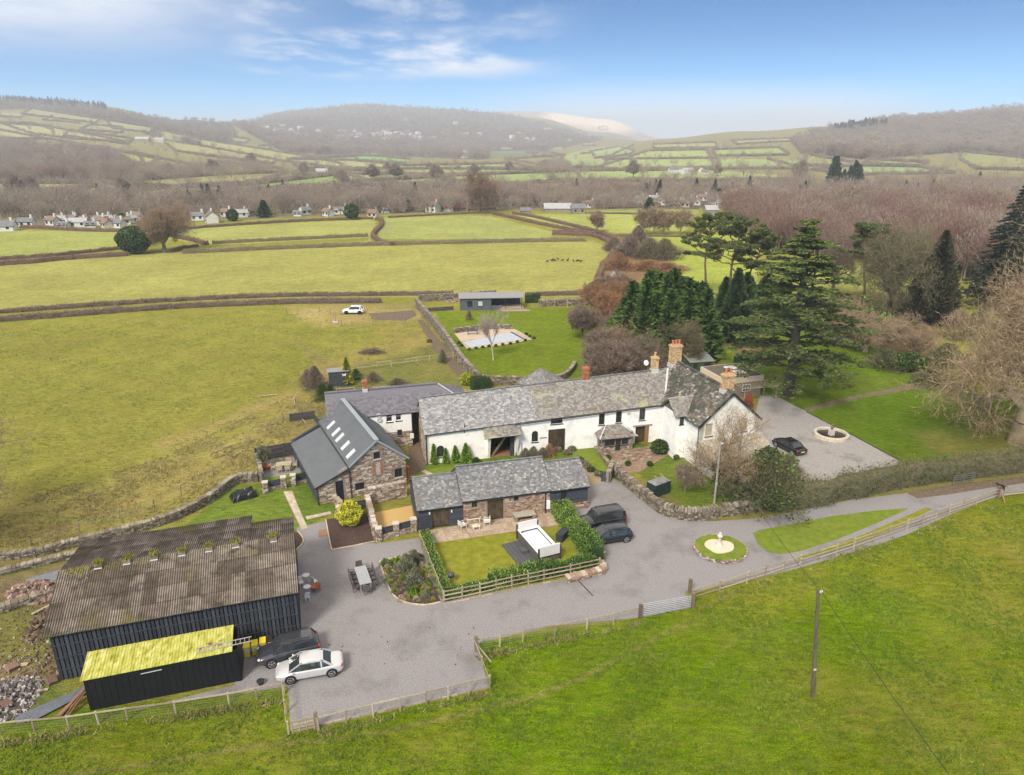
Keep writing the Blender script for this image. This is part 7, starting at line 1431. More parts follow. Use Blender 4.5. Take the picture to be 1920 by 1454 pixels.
 mb=MB();mb.box((L*.492,0,.50),(.02,hw*.45,.10));mb.build('grille',blacktr,t,world=False)
 mb=MB();mb.box((-L*.50,0,.62),(.012,.26,.06));mb.build('number_plate',material('plate_yellow',[(.7,.6,.15),(.72,.62,.2)],bump=0),t,world=False)
 for k in(0.02,-.19):
  for s in(-1,1):mb=MB();mb.box((k*L,s*(hw*.995),belt-.17),(.09,.012,.014));mb.build('door_handle',paint,t,world=False)
 if rails:
  for s in(-1,1):mb=MB();mb.bar((gx[1]-.1,s*tw*.9,zt+.05),(gx[2]+.05,s*tw*.9,zt+.04),.03,.04);mb.build('roof_rail',blacktr,t,world=False)
 return t
silver=material('silver_paint',[(.56,.56,.55),(.60,.60,.59)],bump=0,rough=.28,metal=.35,coat=.8,spec=.5);anth=material('anthracite_paint',[(.045,.047,.055),(.06,.062,.07)],bump=0,rough=.25,coat=1.0,metal=.3)
blackp=material('black_car_paint',[(.006,.006,.008),(.01,.01,.012)],bump=0,rough=.2,coat=1.0);navy=material('navy_paint',[(.006,.008,.013),(.009,.011,.017)],bump=0,rough=.2,coat=1.0);whitep=material('white_car_paint',[(.72,.72,.71),(.76,.76,.75)],bump=0,rough=.25,coat=.8)
car('silver saloon car parked beside the low fence corner',(545,1282),(619,1269),4.63,1.82,1.43,silver,'saloon')
car('dark grey compact suv parked beside the black barn',(511,1252),(577,1236),4.45,1.84,1.66,anth,'suv',rails=True)
car('large black off-roader parked on the gravel by the laurel hedge',(1107,1001),(1158,992),4.97,2.0,1.88,blackp,'boxy',wheelc=blacktr,rails=True)
car('dark navy estate car parked nearest the hedge corner',(1124,1025),(1168,1018),4.63,1.82,1.46,navy,'estate',rails=True)
car('white small hatchback parked in the field behind the garden wall',(647,590),(676,590),4.1,1.8,1.58,whitep,'hatch',scale=1.12,wheelc=blacktr)
car('black saloon parked on the side drive behind the bushes',(1455,838),(1483,853),4.6,1.82,1.43,blackp,'saloon')
# -- trees and plants
def bark(name,a,b):return material(name,[a,b],scale=2.5,stretch=(1,1,.35),bump=.4)
bk_dark=bark('bark_dark',(.055,.042,.032),(.12,.095,.075));bk_pale=bark('bark_pale',(.20,.16,.10),(.34,.28,.19));bk_mid=bark('bark_mid',(.10,.08,.06),(.19,.155,.12));bk_red=bark('bark_red',(.10,.06,.045),(.21,.13,.095));bk_birch=bark('bark_birch',(.30,.26,.22),(.48,.44,.40))
def instmat(name,ca,cb,cc,rough=.9):
 """twigs and leaves: varied per piece and per tree"""
 m=bpy.data.materials.new(name);m.use_nodes=True;nt=m.node_tree;N=nt.nodes;L=nt.links;bs=N['Principled BSDF'];bs.inputs['Roughness'].default_value=rough;bs.inputs['Specular IOR Level'].default_value=.15
 at=N.new('ShaderNodeAttribute');at.attribute_name='tint';oi=N.new('ShaderNodeObjectInfo')
 r1=N.new('ShaderNodeValToRGB');L.new(oi.outputs['Random'],r1.inputs[0]);e=r1.color_ramp.elements;e[0].color=(*ca,1);e[1].color=(*cc,1);x=e.new(.5);x.color=(*cb,1)
 mr=N.new('ShaderNodeMapRange');L.new(at.outputs['Fac'],mr.inputs[0]);mr.inputs[3].default_value=.65;mr.inputs[4].default_value=1.35
 vm=N.new('ShaderNodeVectorMath');vm.operation='SCALE';L.new(r1.outputs[0],vm.inputs[0]);L.new(mr.outputs[0],vm.inputs['Scale']);L.new(vm.outputs[0],bs.inputs['Base Color'])
 MATS[name]=m;return m
tw_mauve=instmat('twig_mauve',(.215,.165,.135),(.275,.215,.17),(.24,.205,.145));tw_red=instmat('twig_red',(.165,.098,.078),(.215,.130,.105),(.185,.130,.095));tw_tan=tintmat('twig_tan',[(0,(.17,.115,.07)),(.5,(.29,.205,.125)),(1,(.40,.30,.19))],scale=2,amt=.2,bump=0);tw_brown=tintmat('twig_brown',[(0,(.10,.07,.05)),(.5,(.19,.135,.10)),(1,(.29,.22,.17))],scale=2,amt=.2,bump=0)
tw_orange=tintmat('twig_orange',[(0,(.20,.10,.05)),(1,(.36,.21,.11))],scale=2,amt=.2,bump=0);tw_olive=tintmat('twig_olive',[(0,(.085,.075,.04)),(.6,(.17,.15,.08)),(1,(.26,.22,.12))],scale=2,amt=.2,bump=0)
lf_dark=tintmat('needles_dark',[(0,(.014,.032,.013)),(.5,(.042,.075,.025)),(1,(.10,.155,.045))],scale=.6,amt=.35,bump=0);lf_cedar=tintmat('needles_cedar',[(0,(.026,.046,.012)),(.5,(.078,.108,.026)),(1,(.175,.215,.055))],scale=.5,amt=.35,bump=0);lf_pine=tintmat('needles_pine',[(0,(.03,.044,.014)),(.5,(.088,.108,.030)),(1,(.18,.205,.06))],scale=.5,amt=.35,bump=0)
lf_fir=tintmat('needles_fir',[(0,(.014,.020,.014)),(.5,(.035,.045,.028)),(1,(.075,.085,.05))],scale=.5,amt=.3,bump=0);lf_laurel=tintmat('laurel_leaf',[(0,(.03,.075,.008)),(.5,(.09,.17,.018)),(1,(.22,.31,.045))],scale=1.2,amt=.3,bump=0,spec=.5,rough=.5);lf_yellow=tintmat('golden_leaf',[(0,(.24,.23,.015)),(.5,(.47,.45,.03)),(1,(.68,.64,.09))],scale=2,amt=.2,bump=0)
lf_conifer=tintmat('bright_conifer',[(0,(.05,.12,.008)),(.5,(.13,.24,.02)),(1,(.27,.38,.05))],scale=2,amt=.25,bump=0);lf_gold=tintmat('gold_conifer',[(0,(.16,.18,.01)),(1,(.42,.42,.04))],scale=2,amt=.2,bump=0);lf_ivy=tintmat('ivy_leaf',[(0,(.012,.03,.008)),(.6,(.045,.08,.016)),(1,(.13,.17,.03))],scale=1,amt=.3,bump=0);lf_red=tintmat('red_leaf',[(0,(.16,.03,.02)),(1,(.36,.10,.05))],bump=0);lf_olive=tintmat('olive_leaf',[(0,(.09,.09,.05)),(1,(.22,.21,.13))],bump=0);lf_sage=tintmat('sage_leaf',[(0,(.10,.11,.06)),(1,(.27,.28,.17))],bump=0)
def nrm(v):return v/(np.linalg.norm(v)+1e-9)
def branch_out(seed,base,h,r0,trunk=.25,levels=5,ang=42,kids=3,wig=.16,trop=.06,spread=1.0,lean=(0,0),decay=.66,droop=0.0,start=None,lat=2):
 g=np.random.default_rng(seed);P0=[];P1=[];R0=[];R1=[];tips=[];tipd=[]
 base=np.array(base,float);d0=nrm(np.array((lean[0],lean[1],1.0)))
 st=[(base,d0,h*trunk,r0,0)]if start is None else start
 while st:
  p,d,L,r,lv=st.pop();n_=3 if lv<4 else 2;rr=r
  for i in range(n_):
   w_=wig*(.4 if lv==0 else 1);tr=trop if lv<3 else trop-droop
   d=nrm(d+g.normal(size=3)*w_+np.array((0,0,tr)));q=p+d*L/n_;r2=r*(1-(.28 if lv==0 else .42)*(i+1)/n_)
   P0.append(p);P1.append(q);R0.append(rr);R1.append(r2);p,rr=q,r2
   if lv>=1 and lv<levels and i<n_-1:
    for _ in range(1 if g.random()<.8 else 2)if lat else():
     a=radians(ang*(.8+.5*g.random()));ax=nrm(np.cross(d,g.normal(size=3)));dd=nrm(d*cos(a)+ax*sin(a));dd[2]*=(1/spread);st.append((p,nrm(dd),L*decay*(.65+.4*g.random()),r2*.62,lv+1))
  if lv<levels:
   k=kids+(2 if lv==0 else 0);off=g.random()*6.28
   for j in range(k):
    a=radians(ang*(.55+.7*g.random()));b=off+2*pi*j/k+g.normal()*.3;u_=nrm(np.cross(d,(0.3,.2,1)if abs(d[2])<.9 else(1,0,0)));v_=np.cross(d,u_);dd=d*cos(a)+(u_*cos(b)+v_*sin(b))*sin(a);dd[2]/=spread
    L2=(h*(1-trunk)*.36 if lv==0 else L*decay)*(.8+.4*g.random());st.append((p,nrm(dd),L2,r2*(.78 if lv==0 else .74),lv+1))
  else:tips.append(p);tipd.append(d)
 return[np.array(x)for x in(P0,P1,R0,R1)],np.array(tips),np.array(tipd)
def fit(segs,tips,base,h,w=None):
 P0,P1,R0,R1=segs;b=np.array(base,float);zz=max(np.percentile(P1[:,2],99.3),1e-3)-b[2];sz=h/zz;s=np.array((sz,sz,sz))
 if w:rx_=np.percentile(np.hypot(P1[:,0]-b[0],P1[:,1]-b[1]),98);s[:2]=w/rx_
 return[(P0-b)*s+b,(P1-b)*s+b,R0*sz,R1*sz],(tips-b)*s+b
def bare_tree(name,label,base,h,w,seed,r0=.3,bk=None,tw=None,levels=5,cat='tree',group=None,twigs=5,tsz=.55,tap=.035,ivy=0,**kw):
 bk=bk or bk_mid;tw=tw or tw_brown
 segs,tips,td=branch_out(seed,(0,0,0),h,r0,levels=levels,**kw);segs,tips=fit(segs,tips,(0,0,0),h,w)
 t=empty(name,base,0,label,cat,group);P0,P1,R0,R1=segs;big=R0>.035*h/10
 mb=MB();mb.tubes(P0[big],P1[big],R0[big],R1[big],6,.5);mb.build('trunk',bk,t,world=False,smooth=True)
 mb=MB();s_=~big;mb.tubes(P0[s_],P1[s_],np.maximum(R0[s_],.012),np.maximum(R1[s_],.008),3,np.random.default_rng(seed).random(s_.sum()).astype(np.float32))
 g=np.random.default_rng(seed+1);idx=np.repeat(np.arange(len(tips)),twigs);dirs=td[idx]+g.normal(size=(len(idx),3))*.6;dirs/=np.linalg.norm(dirs,axis=1)[:,None];sz=tsz*(.5+.8*g.random(len(idx)))
 Cn=tips[idx]+dirs*sz[:,None]*.5;a=dirs*sz[:,None]*.6;b=np.cross(dirs,g.normal(size=dirs.shape));b=b/np.linalg.norm(b,axis=1)[:,None]*tap*.5
 V=np.stack([Cn-a-b,Cn-a+b,Cn+a],1).reshape(-1,3);mb.add(V,np.arange(len(V)).reshape(-1,3),g.random(len(idx)).astype(np.float32));mb.build('crown',tw,t,world=False)
 if ivy:
  k=np.where((R0>.08)&(P0[:,2]<h*.6))[0];ii=g.choice(k,ivy);tt=g.random(ivy)[:,None];C_=P0[ii]*(1-tt)+P1[ii]*tt+g.normal(size=(ivy,3))*.22;mb=MB();mb.leaves(C_,.16,g.random(ivy),seed=seed);mb.build('ivy',lf_ivy,t,world=False,kind='stuff')
 return t
def bush(name,label,base,r,h,n,mat,seed=1,cat='shrub',group=None,blade=.35,wide=.06,leafy=0,lmat=None,lsz=.12,core=None,top=1.0):
 """twiggy or leafy shrub: blades rising outwards from the root, leaves on the outside"""
 g=np.random.default_rng(seed);mb=MB();th=g.random(n)*2*pi;q=g.random(n)**.5;zz=g.random(n)**.8;prof=np.sqrt(np.clip(1-(zz*.98)**2.4,0,1))*(.55+.45*np.sin(pi*np.clip(zz+.25,0,1)))*(1+.18*np.sin(th*3+seed)+.12*np.sin(th*5+zz*6))
 rx_=r*q*prof;C_=np.stack([rx_*np.cos(th),rx_*np.sin(th),h*zz*top],1);out=C_-np.array((0,0,-h*.15));out=out/np.linalg.norm(out,axis=1)[:,None];d=out+g.normal(size=C_.shape)*.35;d/=np.linalg.norm(d,axis=1)[:,None]
 sz=blade*(.5+.9*g.random(n));a=d*sz[:,None]*.5;b=np.cross(d,g.normal(size=d.shape));b=b/np.linalg.norm(b,axis=1)[:,None]*wide*.5
 V=np.stack([C_-a-b,C_-a+b,C_+a],1).reshape(-1,3);mb.add(V,np.arange(len(V)).reshape(-1,3),g.random(n).astype(np.float32))
 t=empty(name,base,0,label,cat,group)
 mb.build('foliage',mat,t,world=False,kind='stuff')
 m2=MB();k=7;aa=g.random(k)*6.28
 m2.tubes(np.zeros((k,3)),np.stack([r*.45*np.cos(aa),r*.45*np.sin(aa),np.full(k,h*.6)],1),[.035*h/2]*k,[.015*h/2]*k,5);m2.build('stems',bk_mid,t,world=False)
 if leafy:m3=MB();kk=g.choice(n,leafy);m3.leaves(C_[kk]*1.04+g.normal(size=(leafy,3))*.05,lsz,g.random(leafy),seed=seed);m3.build('leaves',lmat,t,world=False,kind='stuff')
 return t
def leaf_ball(name,label,base,r,h,n,mat,seed=1,sz=.12,cat='shrub',group=None,cone=0.0,lump=.15):
 g=np.random.default_rng(seed);th=g.random(n)*2*pi;ph=np.arccos(1-2*g.random(n)*.93);q=1-.35*g.random(n)**2;lm=1+lump*np.sin(th*3+seed+ph*4)*np.sin(ph*3+seed)
 z=(1-np.cos(ph))/2;zz=1-z;rr=np.sin(ph)*q*lm
 if cone:rr=(1-zz)**.75*q*lm*1.05;
 C_=np.stack([r*rr*np.cos(th),r*rr*np.sin(th),h*(.04+.96*zz*(q if not cone else 1))],1)
 mb=MB();nd=np.stack([np.cos(th),np.sin(th),zz-.2],1);mb.leaves(C_,sz,g.random(n),seed=seed,dirs=nd if cone else None);t=empty(name,base,0,label,cat,group);mb.build('foliage',mat,t,world=False,kind='stuff')
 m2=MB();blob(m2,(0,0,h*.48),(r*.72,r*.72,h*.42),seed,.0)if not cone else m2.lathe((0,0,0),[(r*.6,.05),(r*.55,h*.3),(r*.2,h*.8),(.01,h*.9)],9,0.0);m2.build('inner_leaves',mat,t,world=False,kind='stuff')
 m3=MB();m3.tubes([(0,0,0)],[(0,0,h*.4)],[max(.02,.06*r)],[.02],6);m3.build('stem',bk_mid,t,world=False)
 return t
def leaf_plates(cs,n_per,rx_,rz_,g):
 k=len(cs);C_=np.repeat(cs,n_per,0);u=g.normal(size=C_.shape);u/=np.linalg.norm(u,axis=1)[:,None];u*=g.random(len(C_))[:,None]**.4
 R_=np.repeat(rx_,n_per)[:,None]if not np.isscalar(rx_)else rx_;return C_+u*np.concatenate([np.ones((len(C_),2)),np.full((len(C_),1),rz_)],1)*R_
def cedar(label,base,h,w):
 g=np.random.default_rng(5);t=empty('cedar_tree',base,0,label,'tree');mb=MB();pts=[np.array((.5*sin(i*.9)*.4,.4*cos(i*.7)*.4,h*.97*i/10))for i in range(11)];rr=[.75*(1-i/11)**.8+.05 for i in range(11)]
 mb.tubes(pts[:-1],pts[1:],rr[:-1],rr[1:],10)
 for s,z0 in((-1.1,.34),(1.0,.40),(.3,.36)):
  q=[np.array((s*(.3+1.3*min(i/4,1)),s*.3,h*(z0+.5*i/8)))for i in range(9)];mb.tubes(q[:-1],q[1:],[.3*(1-i/9)for i in range(8)],[.3*(1-(i+1)/9)for i in range(8)],7)
 P0,P1,R0,R1=[],[],[],[];cs=[];rad=[]
 levels_=[.17,.23,.29,.345,.40,.455,.52,.58,.635,.69,.74,.785,.83,.87,.905,.94,.97]
 for li,f in enumerate(levels_):
  prof=w*(1.02 if f<.45 else 1.02*(1-((f-.45)/.6)**1.05));nb=7 if f<.8 else 6
  for k in range(nb):
   a=2*pi*(k+g.random()*.8)/nb+li*1.3;L=prof*(.55+.55*g.random());z0=h*f+g.normal()*.35;p=np.array((0,0,z0));d=np.array((cos(a),sin(a),.32));m_=7
   for i in range(m_):
    dz=.30-.52*(i/m_)+(-.12 if f<.3 else 0);d=nrm(np.array((cos(a+.12*g.normal()),sin(a+.12*g.normal()),dz)));q=p+d*L/m_;r_=.22*(L/w)*(1-i/m_)+.03;P0.append(p);P1.append(q);R0.append(r_);R1.append(r_*.85);
    if i>=2:
     cs.append(q);rad.append(.42+.085*L*(1.15-abs(i/m_-.6)))
     for s in(-1,1):
      if g.random()<.75:e=q+np.array((-sin(a)*s,cos(a)*s,.02))*L*.16*(.5+g.random());P0.append(q);P1.append(e);R0.append(.04);R1.append(.02);cs.append(e+np.array((0,0,.05)));rad.append(.3+.07*L*g.random())
    p=q
 mb.tubes(P0,P1,R0,R1,5);mb.build('trunk',bk_dark,t,world=False,smooth=True)
 cs=np.array(cs);rad=np.array(rad);C_=leaf_plates(cs,40,rad,.24,g);m2=MB();m2.leaves(C_,.18,np.clip(.5+.3*g.normal(size=len(C_))*.6+.25*(C_[:,2]/h-.4),0,1),seed=2,flat=.72,aspect=1.3);m2.build('crown',lf_cedar,t,world=False,kind='stuff');return t
def pine(name,label,base,h,w,seed,bend=0.0,bk=None,lf=None,low=.55,twist=1.0,dens=150):
 g=np.random.default_rng(seed);t=empty(name,base,0,label,'tree');mb=MB();n_=9;pts=[np.array((bend*(i/n_)**1.5+.25*sin(i*twist),.2*cos(i*1.3),h*.93*i/n_))for i in range(n_+1)];rr=[.34*h/19*(1-.75*i/n_)for i in range(n_+1)];mb.tubes(pts[:-1],pts[1:],rr[:-1],rr[1:],8)
 cs=[];rad=[];P0,P1,R0,R1=[],[],[],[]
 nl=26
 for k in range(nl):
  f=low+(1-low)*(k+.5)/nl;i=f*.93*n_/.93;j=min(int(i),n_-1);p=pts[j]+(pts[j+1]-pts[j])*(i-j);a=k*2.4+g.normal()*.4;L=w*(.35+.75*sin(pi*min(1,(f-low)/(1-low)*.8+.25)))*(.7+.5*g.random());up=.15+.5*(f-low)/(1-low)
  q=p;m_=5
  for s in range(m_):
   d=nrm(np.array((cos(a+.35*g.normal()),sin(a+.35*g.normal()),up+.25*g.normal())));e=q+d*L/m_;P0.append(q);P1.append(e);r_=.12*(1-s/m_)*h/19+.025;R0.append(r_);R1.append(r_*.75);q=e
   if s>=2:
    for _ in range(2):c_=e+np.array((g.normal()*.5,g.normal()*.5,.25+.25*g.random()));P0.append(e);P1.append(c_);R0.append(.03);R1.append(.015);cs.append(c_);rad.append(.55+.5*g.random())
 mb.tubes(P0,P1,R0,R1,5);mb.build('trunk',bk or bk_red,t,world=False,smooth=True)
 cs=np.array(cs);rad=np.array(rad)*w/6;C_=leaf_plates(cs,dens,rad,.48,g);m2=MB();m2.leaves(C_,.17,np.clip(.45+.28*g.normal(size=len(C_))*.6+.3*(C_[:,2]-np.repeat(cs[:,2],dens)),0,1),seed=seed,flat=.25);m2.build('crown',lf or lf_pine,t,world=False,kind='stuff');return t
def spires(name,label,base,specs,mat,seed,sz=.32,n=9000,cat='tree',up=.9):
 """dense cone-shaped conifer(s): specs = (dx, dy, radius, height)"""
 g=np.random.default_rng(seed);t=empty(name,base,0,label,cat);mb=MB();tot=sum(s[2]*s[3]for s in specs);core=MB();tr=MB()
 for dx,dy,r,h in specs:
  m_=int(n*r*h/tot);f=g.random(m_)**.75;lay=np.floor(f*h/.9+g.random(m_)*.3);prof=r*(1-f**1.5)**.9*(1.0 if up else 1)*np.minimum(1,f*7+.55);th=g.random(m_)*2*pi
  lump=1+.26*np.sin(th*4+f*11+seed+dx)*np.sin(f*h*1.9+dy)+.16*np.sin(th*7-f*19+dx);q=(1-.55*g.random(m_)**1.6)*lump;C_=np.stack([dx+prof*q*np.cos(th),dy+prof*q*np.sin(th),h*f],1)
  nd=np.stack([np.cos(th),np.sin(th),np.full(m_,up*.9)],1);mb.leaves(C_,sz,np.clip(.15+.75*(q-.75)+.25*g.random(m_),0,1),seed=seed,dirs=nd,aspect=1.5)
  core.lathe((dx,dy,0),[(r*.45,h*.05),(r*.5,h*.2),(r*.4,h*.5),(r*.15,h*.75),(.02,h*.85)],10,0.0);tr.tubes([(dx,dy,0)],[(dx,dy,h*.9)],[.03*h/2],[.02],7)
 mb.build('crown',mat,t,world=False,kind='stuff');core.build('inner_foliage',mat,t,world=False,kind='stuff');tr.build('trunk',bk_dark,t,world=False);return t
def layered_fir(name,label,base,h,w,seed,mat,n=26000,gap=.45):
 g=np.random.default_rng(seed);t=empty(name,base,0,label,'tree');mb=MB();mb.tubes([(0,0,0)],[(0,0,h)],[.018*h],[.02],8);cs=[];rad=[];P0,P1=[],[];nl=int(h/.75)
 for i in range(nl):
  f=.08+.92*i/nl;R_=w*(1-f)**.8*min(1,.55+f*4)*(.85+.3*g.random());nb=max(4,int(9*(1-f)+4))
  for k in range(nb):
   a=2*pi*(k+g.random())/nb;L=R_*(.8+.35*g.random());e=np.array((cos(a)*L,sin(a)*L,h*f-L*.10));P0.append((0,0,h*f));P1.append(e)
   for s in(.4,.6,.8,1.0):cs.append(e*np.array((s,s,0))+np.array((0,0,h*f-L*.22*s*s+L*.10*s)));rad.append(.30+.13*L*(1.3-s))
 P0=np.array(P0);P1=np.array(P1);mb.tubes(P0,P1,[.05]*len(P0),[.02]*len(P0),4);mb.build('trunk',bk_dark,t,world=False)
 cs=np.array(cs);m_=max(6,int(n/len(cs)));C_=leaf_plates(cs,m_,np.array(rad),.28,g);m2=MB();m2.leaves(C_,.24,g.random(len(C_)),seed=seed,flat=.5,aspect=1.3);m2.build('crown',mat,t,world=False,kind='stuff');return t
def hedge(label,pts,h,w,mat,seed=1,dens=60,blade=.28,wide=.05,leafy=0,lmat=None,name='hedge',world=False,cat='hedge',curve=False,lsz=.14,hvar=.12,corem=None,far=False):
 Q=[np.array(P(*p)[:2])for p in pts]if not far else[T(*p)[:2]for p in pts];Q=smooth_line(Q,5)if curve else Q;g=np.random.default_rng(seed);Q=resample(Q,1.5 if not far else 4)
 t=empty(name,(*Q[0],0),0,label,cat);a=np.array(Q[:-1]);b=np.array(Q[1:]);L=np.linalg.norm(b-a,axis=1);tot=L.sum();hs=[h*(1+hvar*g.normal()*.6)for _ in Q];ws=[w*(1+.12*g.normal())for _ in Q];n_=int(tot*dens)
 zb=np.array([float(height(*q))for q in Q])
 core=MB();rings=[]
 for i,q in enumerate(Q):
  d=Q[min(i+1,len(Q)-1)]-Q[max(i-1,0)];d=d/(np.linalg.norm(d)+1e-9);nn=np.array((-d[1],d[0]));hh=hs[i]*.86;ww=ws[i]*.40
  rings.append([(*(q+nn*ww*s),zb[i]+z)for s,z in((-1,-.1),(-1.05,hh*.5),(-.85,hh*.9),(0,hh),(.85,hh*.9),(1.05,hh*.5),(1,-.1))])
 loft_h(core,rings,g)
 core.build('inner_growth',corem or mat,t,kind='stuff')
 k=g.choice(len(L),n_,p=L/tot);tt=g.random(n_);c2=a[k]*(1-tt)[:,None]+b[k]*tt[:,None];d=(b-a)[k]/L[k][:,None];nn=np.stack([-d[:,1],d[:,0]],1);hh=np.array(hs)[k]*(1-tt)+np.array(hs)[k+1]*tt;ww=np.array(ws)[k]*(1-tt)+np.array(ws)[k+1]*tt
 ang=g.random(n_)*pi;rr=.82+.3*g.random(n_);sx=np.clip(np.cos(ang)*1.35,-1,1);sz=np.clip(np.sin(ang)*1.45,0,1)*g.random(n_)**.25
 C_=np.concatenate([c2+nn*(sx*ww*.5*rr)[:,None],(zb[k]+sz*hh*rr)[:,None]],1);nd=np.concatenate([nn*np.cos(ang)[:,None]*.6,(np.sin(ang)*.6+.3)[:,None]],1)+g.normal(size=(n_,3))*.45;nd/=np.linalg.norm(nd,axis=1)[:,None]
 s_=blade*(.5+.9*g.random(n_));A=nd*s_[:,None]*.5;B=np.cross(nd,g.normal(size=nd.shape));B=B/np.linalg.norm(B,axis=1)[:,None]*wide*.5;mb=MB();patch=.5+.35*np.sin(c2[:,0]*.35+seed)*np.sin(c2[:,1]*.27)
 V=np.stack([C_-A-B,C_-A+B,C_+A],1).reshape(-1,3);mb.add(V,np.arange(len(V)).reshape(-1,3),np.clip(patch+.3*g.normal(size=n_),0,1).astype(np.float32));mb.build('twigs',mat,t,kind='stuff')
 if leafy:nl=int(tot*leafy);kk=g.choice(n_,nl);m3=MB();m3.leaves(C_[kk]+g.normal(size=(nl,3))*.06,lsz,np.clip(.2+.55*(C_[kk,2]-zb[k][kk])/h+.35*g.random(nl),0,1),seed=seed);m3.build('leaves',lmat,t,kind='stuff')
 return t
def loft_h(mb,rings,g):
 n_=len(rings[0]);V=np.array(rings,float).reshape(-1,3);V+=g.normal(size=V.shape)*.05;Fs=[(i*n_+j,i*n_+j+1,(i+1)*n_+j+1,(i+1)*n_+j)for i in range(len(rings)-1)for j in range(n_-1)];mb.add(V,Fs,.15)
 for r in(0,len(rings)-1):mb.add(V[r*n_:(r+1)*n_],[list(range(n_))],.15)
cedar('huge spreading cedar with layered dark green plates on the park lawn',P(1476,745),25.5,10.2)
pine('scots_pine','leftmost tall pine with a bare reddish trunk and wide dark crown',P(1318,562),19.5,6.6,3,low=.52)
pine('scots_pine','middle tall pine with flat-topped dark crown left of the cedar',P(1362,588),21.0,7.0,8,bend=1.0,low=.5);pine('scots_pine','leaning pine closest to the cedar on its left',P(1390,590),18.0,5.5,12,bend=3.0,low=.58)
pine('ivy_pine','single pine with ragged crown behind the cedar to its right',P(1614,580),19.0,5.2,21,low=.62,dens=110,bend=-1.0)
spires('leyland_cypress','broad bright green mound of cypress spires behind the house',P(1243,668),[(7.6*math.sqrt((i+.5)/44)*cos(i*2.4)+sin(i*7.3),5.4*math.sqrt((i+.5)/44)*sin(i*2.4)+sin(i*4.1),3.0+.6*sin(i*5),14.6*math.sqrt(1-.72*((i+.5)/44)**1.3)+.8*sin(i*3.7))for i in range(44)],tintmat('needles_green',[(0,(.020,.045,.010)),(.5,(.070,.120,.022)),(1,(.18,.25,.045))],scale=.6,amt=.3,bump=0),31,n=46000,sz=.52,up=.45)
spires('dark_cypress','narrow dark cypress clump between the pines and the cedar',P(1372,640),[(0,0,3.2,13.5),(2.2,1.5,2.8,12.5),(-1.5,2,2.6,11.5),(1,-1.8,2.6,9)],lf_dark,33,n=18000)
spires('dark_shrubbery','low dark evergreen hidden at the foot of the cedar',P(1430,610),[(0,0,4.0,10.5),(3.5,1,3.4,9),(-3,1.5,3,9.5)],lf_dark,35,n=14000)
layered_fir('tall_spruce','tallest dark spruce standing above the right edge wood',P(1872,578),27.0,8.4,41,lf_fir,n=42000)
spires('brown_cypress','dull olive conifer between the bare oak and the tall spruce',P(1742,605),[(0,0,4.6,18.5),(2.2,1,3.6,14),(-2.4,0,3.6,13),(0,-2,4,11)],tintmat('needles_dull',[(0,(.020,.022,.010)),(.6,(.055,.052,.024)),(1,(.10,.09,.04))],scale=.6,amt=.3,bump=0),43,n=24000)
bare_tree('plane_tree','giant bare pale-limbed tree filling the right edge of the park',P(1906,832),26.0,17.0,53,r0=1.05,bk=bark('bark_plane',(.24,.185,.11),(.42,.34,.22)),tw=tintmat('twig_plane',[(0,(.19,.125,.07)),(.5,(.32,.22,.13)),(1,(.46,.34,.21))],bump=0),levels=6,kids=3,ang=44,wig=.30,trunk=.16,twigs=4,tsz=.8,tap=.04,spread=1.15,decay=.76,trop=.05)
bare_tree('bare_oak','rounded bare oak with ivied trunk in front of the red wood',P(1664,592),18.5,9.5,57,r0=.6,tw=tw_olive,bk=bk_dark,levels=6,kids=3,trunk=.2,twigs=3,tsz=.8,tap=.045,ivy=1500)
bare_tree('bare_lime','thin bare tree left of the round oak above the lawn',P(1560,560),15,5,58,r0=.4,tw=tw_brown,levels=5,kids=3,trunk=.3,twigs=4,tsz=.8,tap=.05);bare_tree('low_bare_tree','bare spreading low tree at the back of the park lawn',P(1622,660),8.0,7.5,59,r0=.35,tw=tw_tan,bk=bk_pale,levels=5,kids=3,trunk=.12,spread=1.6,twigs=4,tsz=.7,tap=.04)
bare_tree('pollard_ash','bare many-stemmed tree beside the grey telegraph pole',P(1362,925),9.6,5.0,61,r0=.30,bk=bk_pale,tw=tw_tan,levels=5,kids=3,trunk=.2,twigs=2,tsz=.6,tap=.018,ang=38,ivy=1600)
bare_tree('weeping_tree','small weeping bare tree on the courtyard lawn',P(1284,925),3.4,2.0,63,r0=.10,bk=bk_mid,tw=tw_brown,levels=4,kids=3,trunk=.4,twigs=5,tsz=.6,tap=.016,trop=-.02,droop=.25,spread=1.5)
bare_tree('silver_birch','slender pale leafless birch beside the swimming pool',P(925,676),8.6,2.6,65,r0=.13,bk=bk_birch,tw=tintmat('twig_birch',[(0,(.26,.20,.16)),(1,(.42,.35,.29))],bump=0),levels=5,kids=2,trunk=.3,twigs=3,tsz=.55,tap=.022,ang=26,trop=.14)
bare_tree('apple_tree','gnarled round-headed bare apple tree at the upper lawn edge',P(1092,636),5.6,3.6,67,r0=.22,bk=bk_dark,tw=tw_brown,levels=6,kids=3,trunk=.25,twigs=4,tsz=.5,tap=.03,spread=1.2)
bare_tree('hedgerow_ash','bare tree whose branches reach in over the left edge of the field',P(-75,1010),11.5,8.0,69,r0=.35,bk=bk_dark,tw=tw_brown,levels=5,kids=3,trunk=.2,twigs=4,tsz=.7,tap=.022)
bare_tree('field_oak','solitary bare oak beside the dark round evergreen in the fields',P(309,474),14.5,9.0,71,r0=.55,bk=bk_mid,tw=tintmat('twig_fieldoak',[(0,(.20,.13,.08)),(1,(.34,.24,.15))],bump=0),levels=6,kids=3,trunk=.16,twigs=3,tsz=.9,tap=.06,spread=1.15)
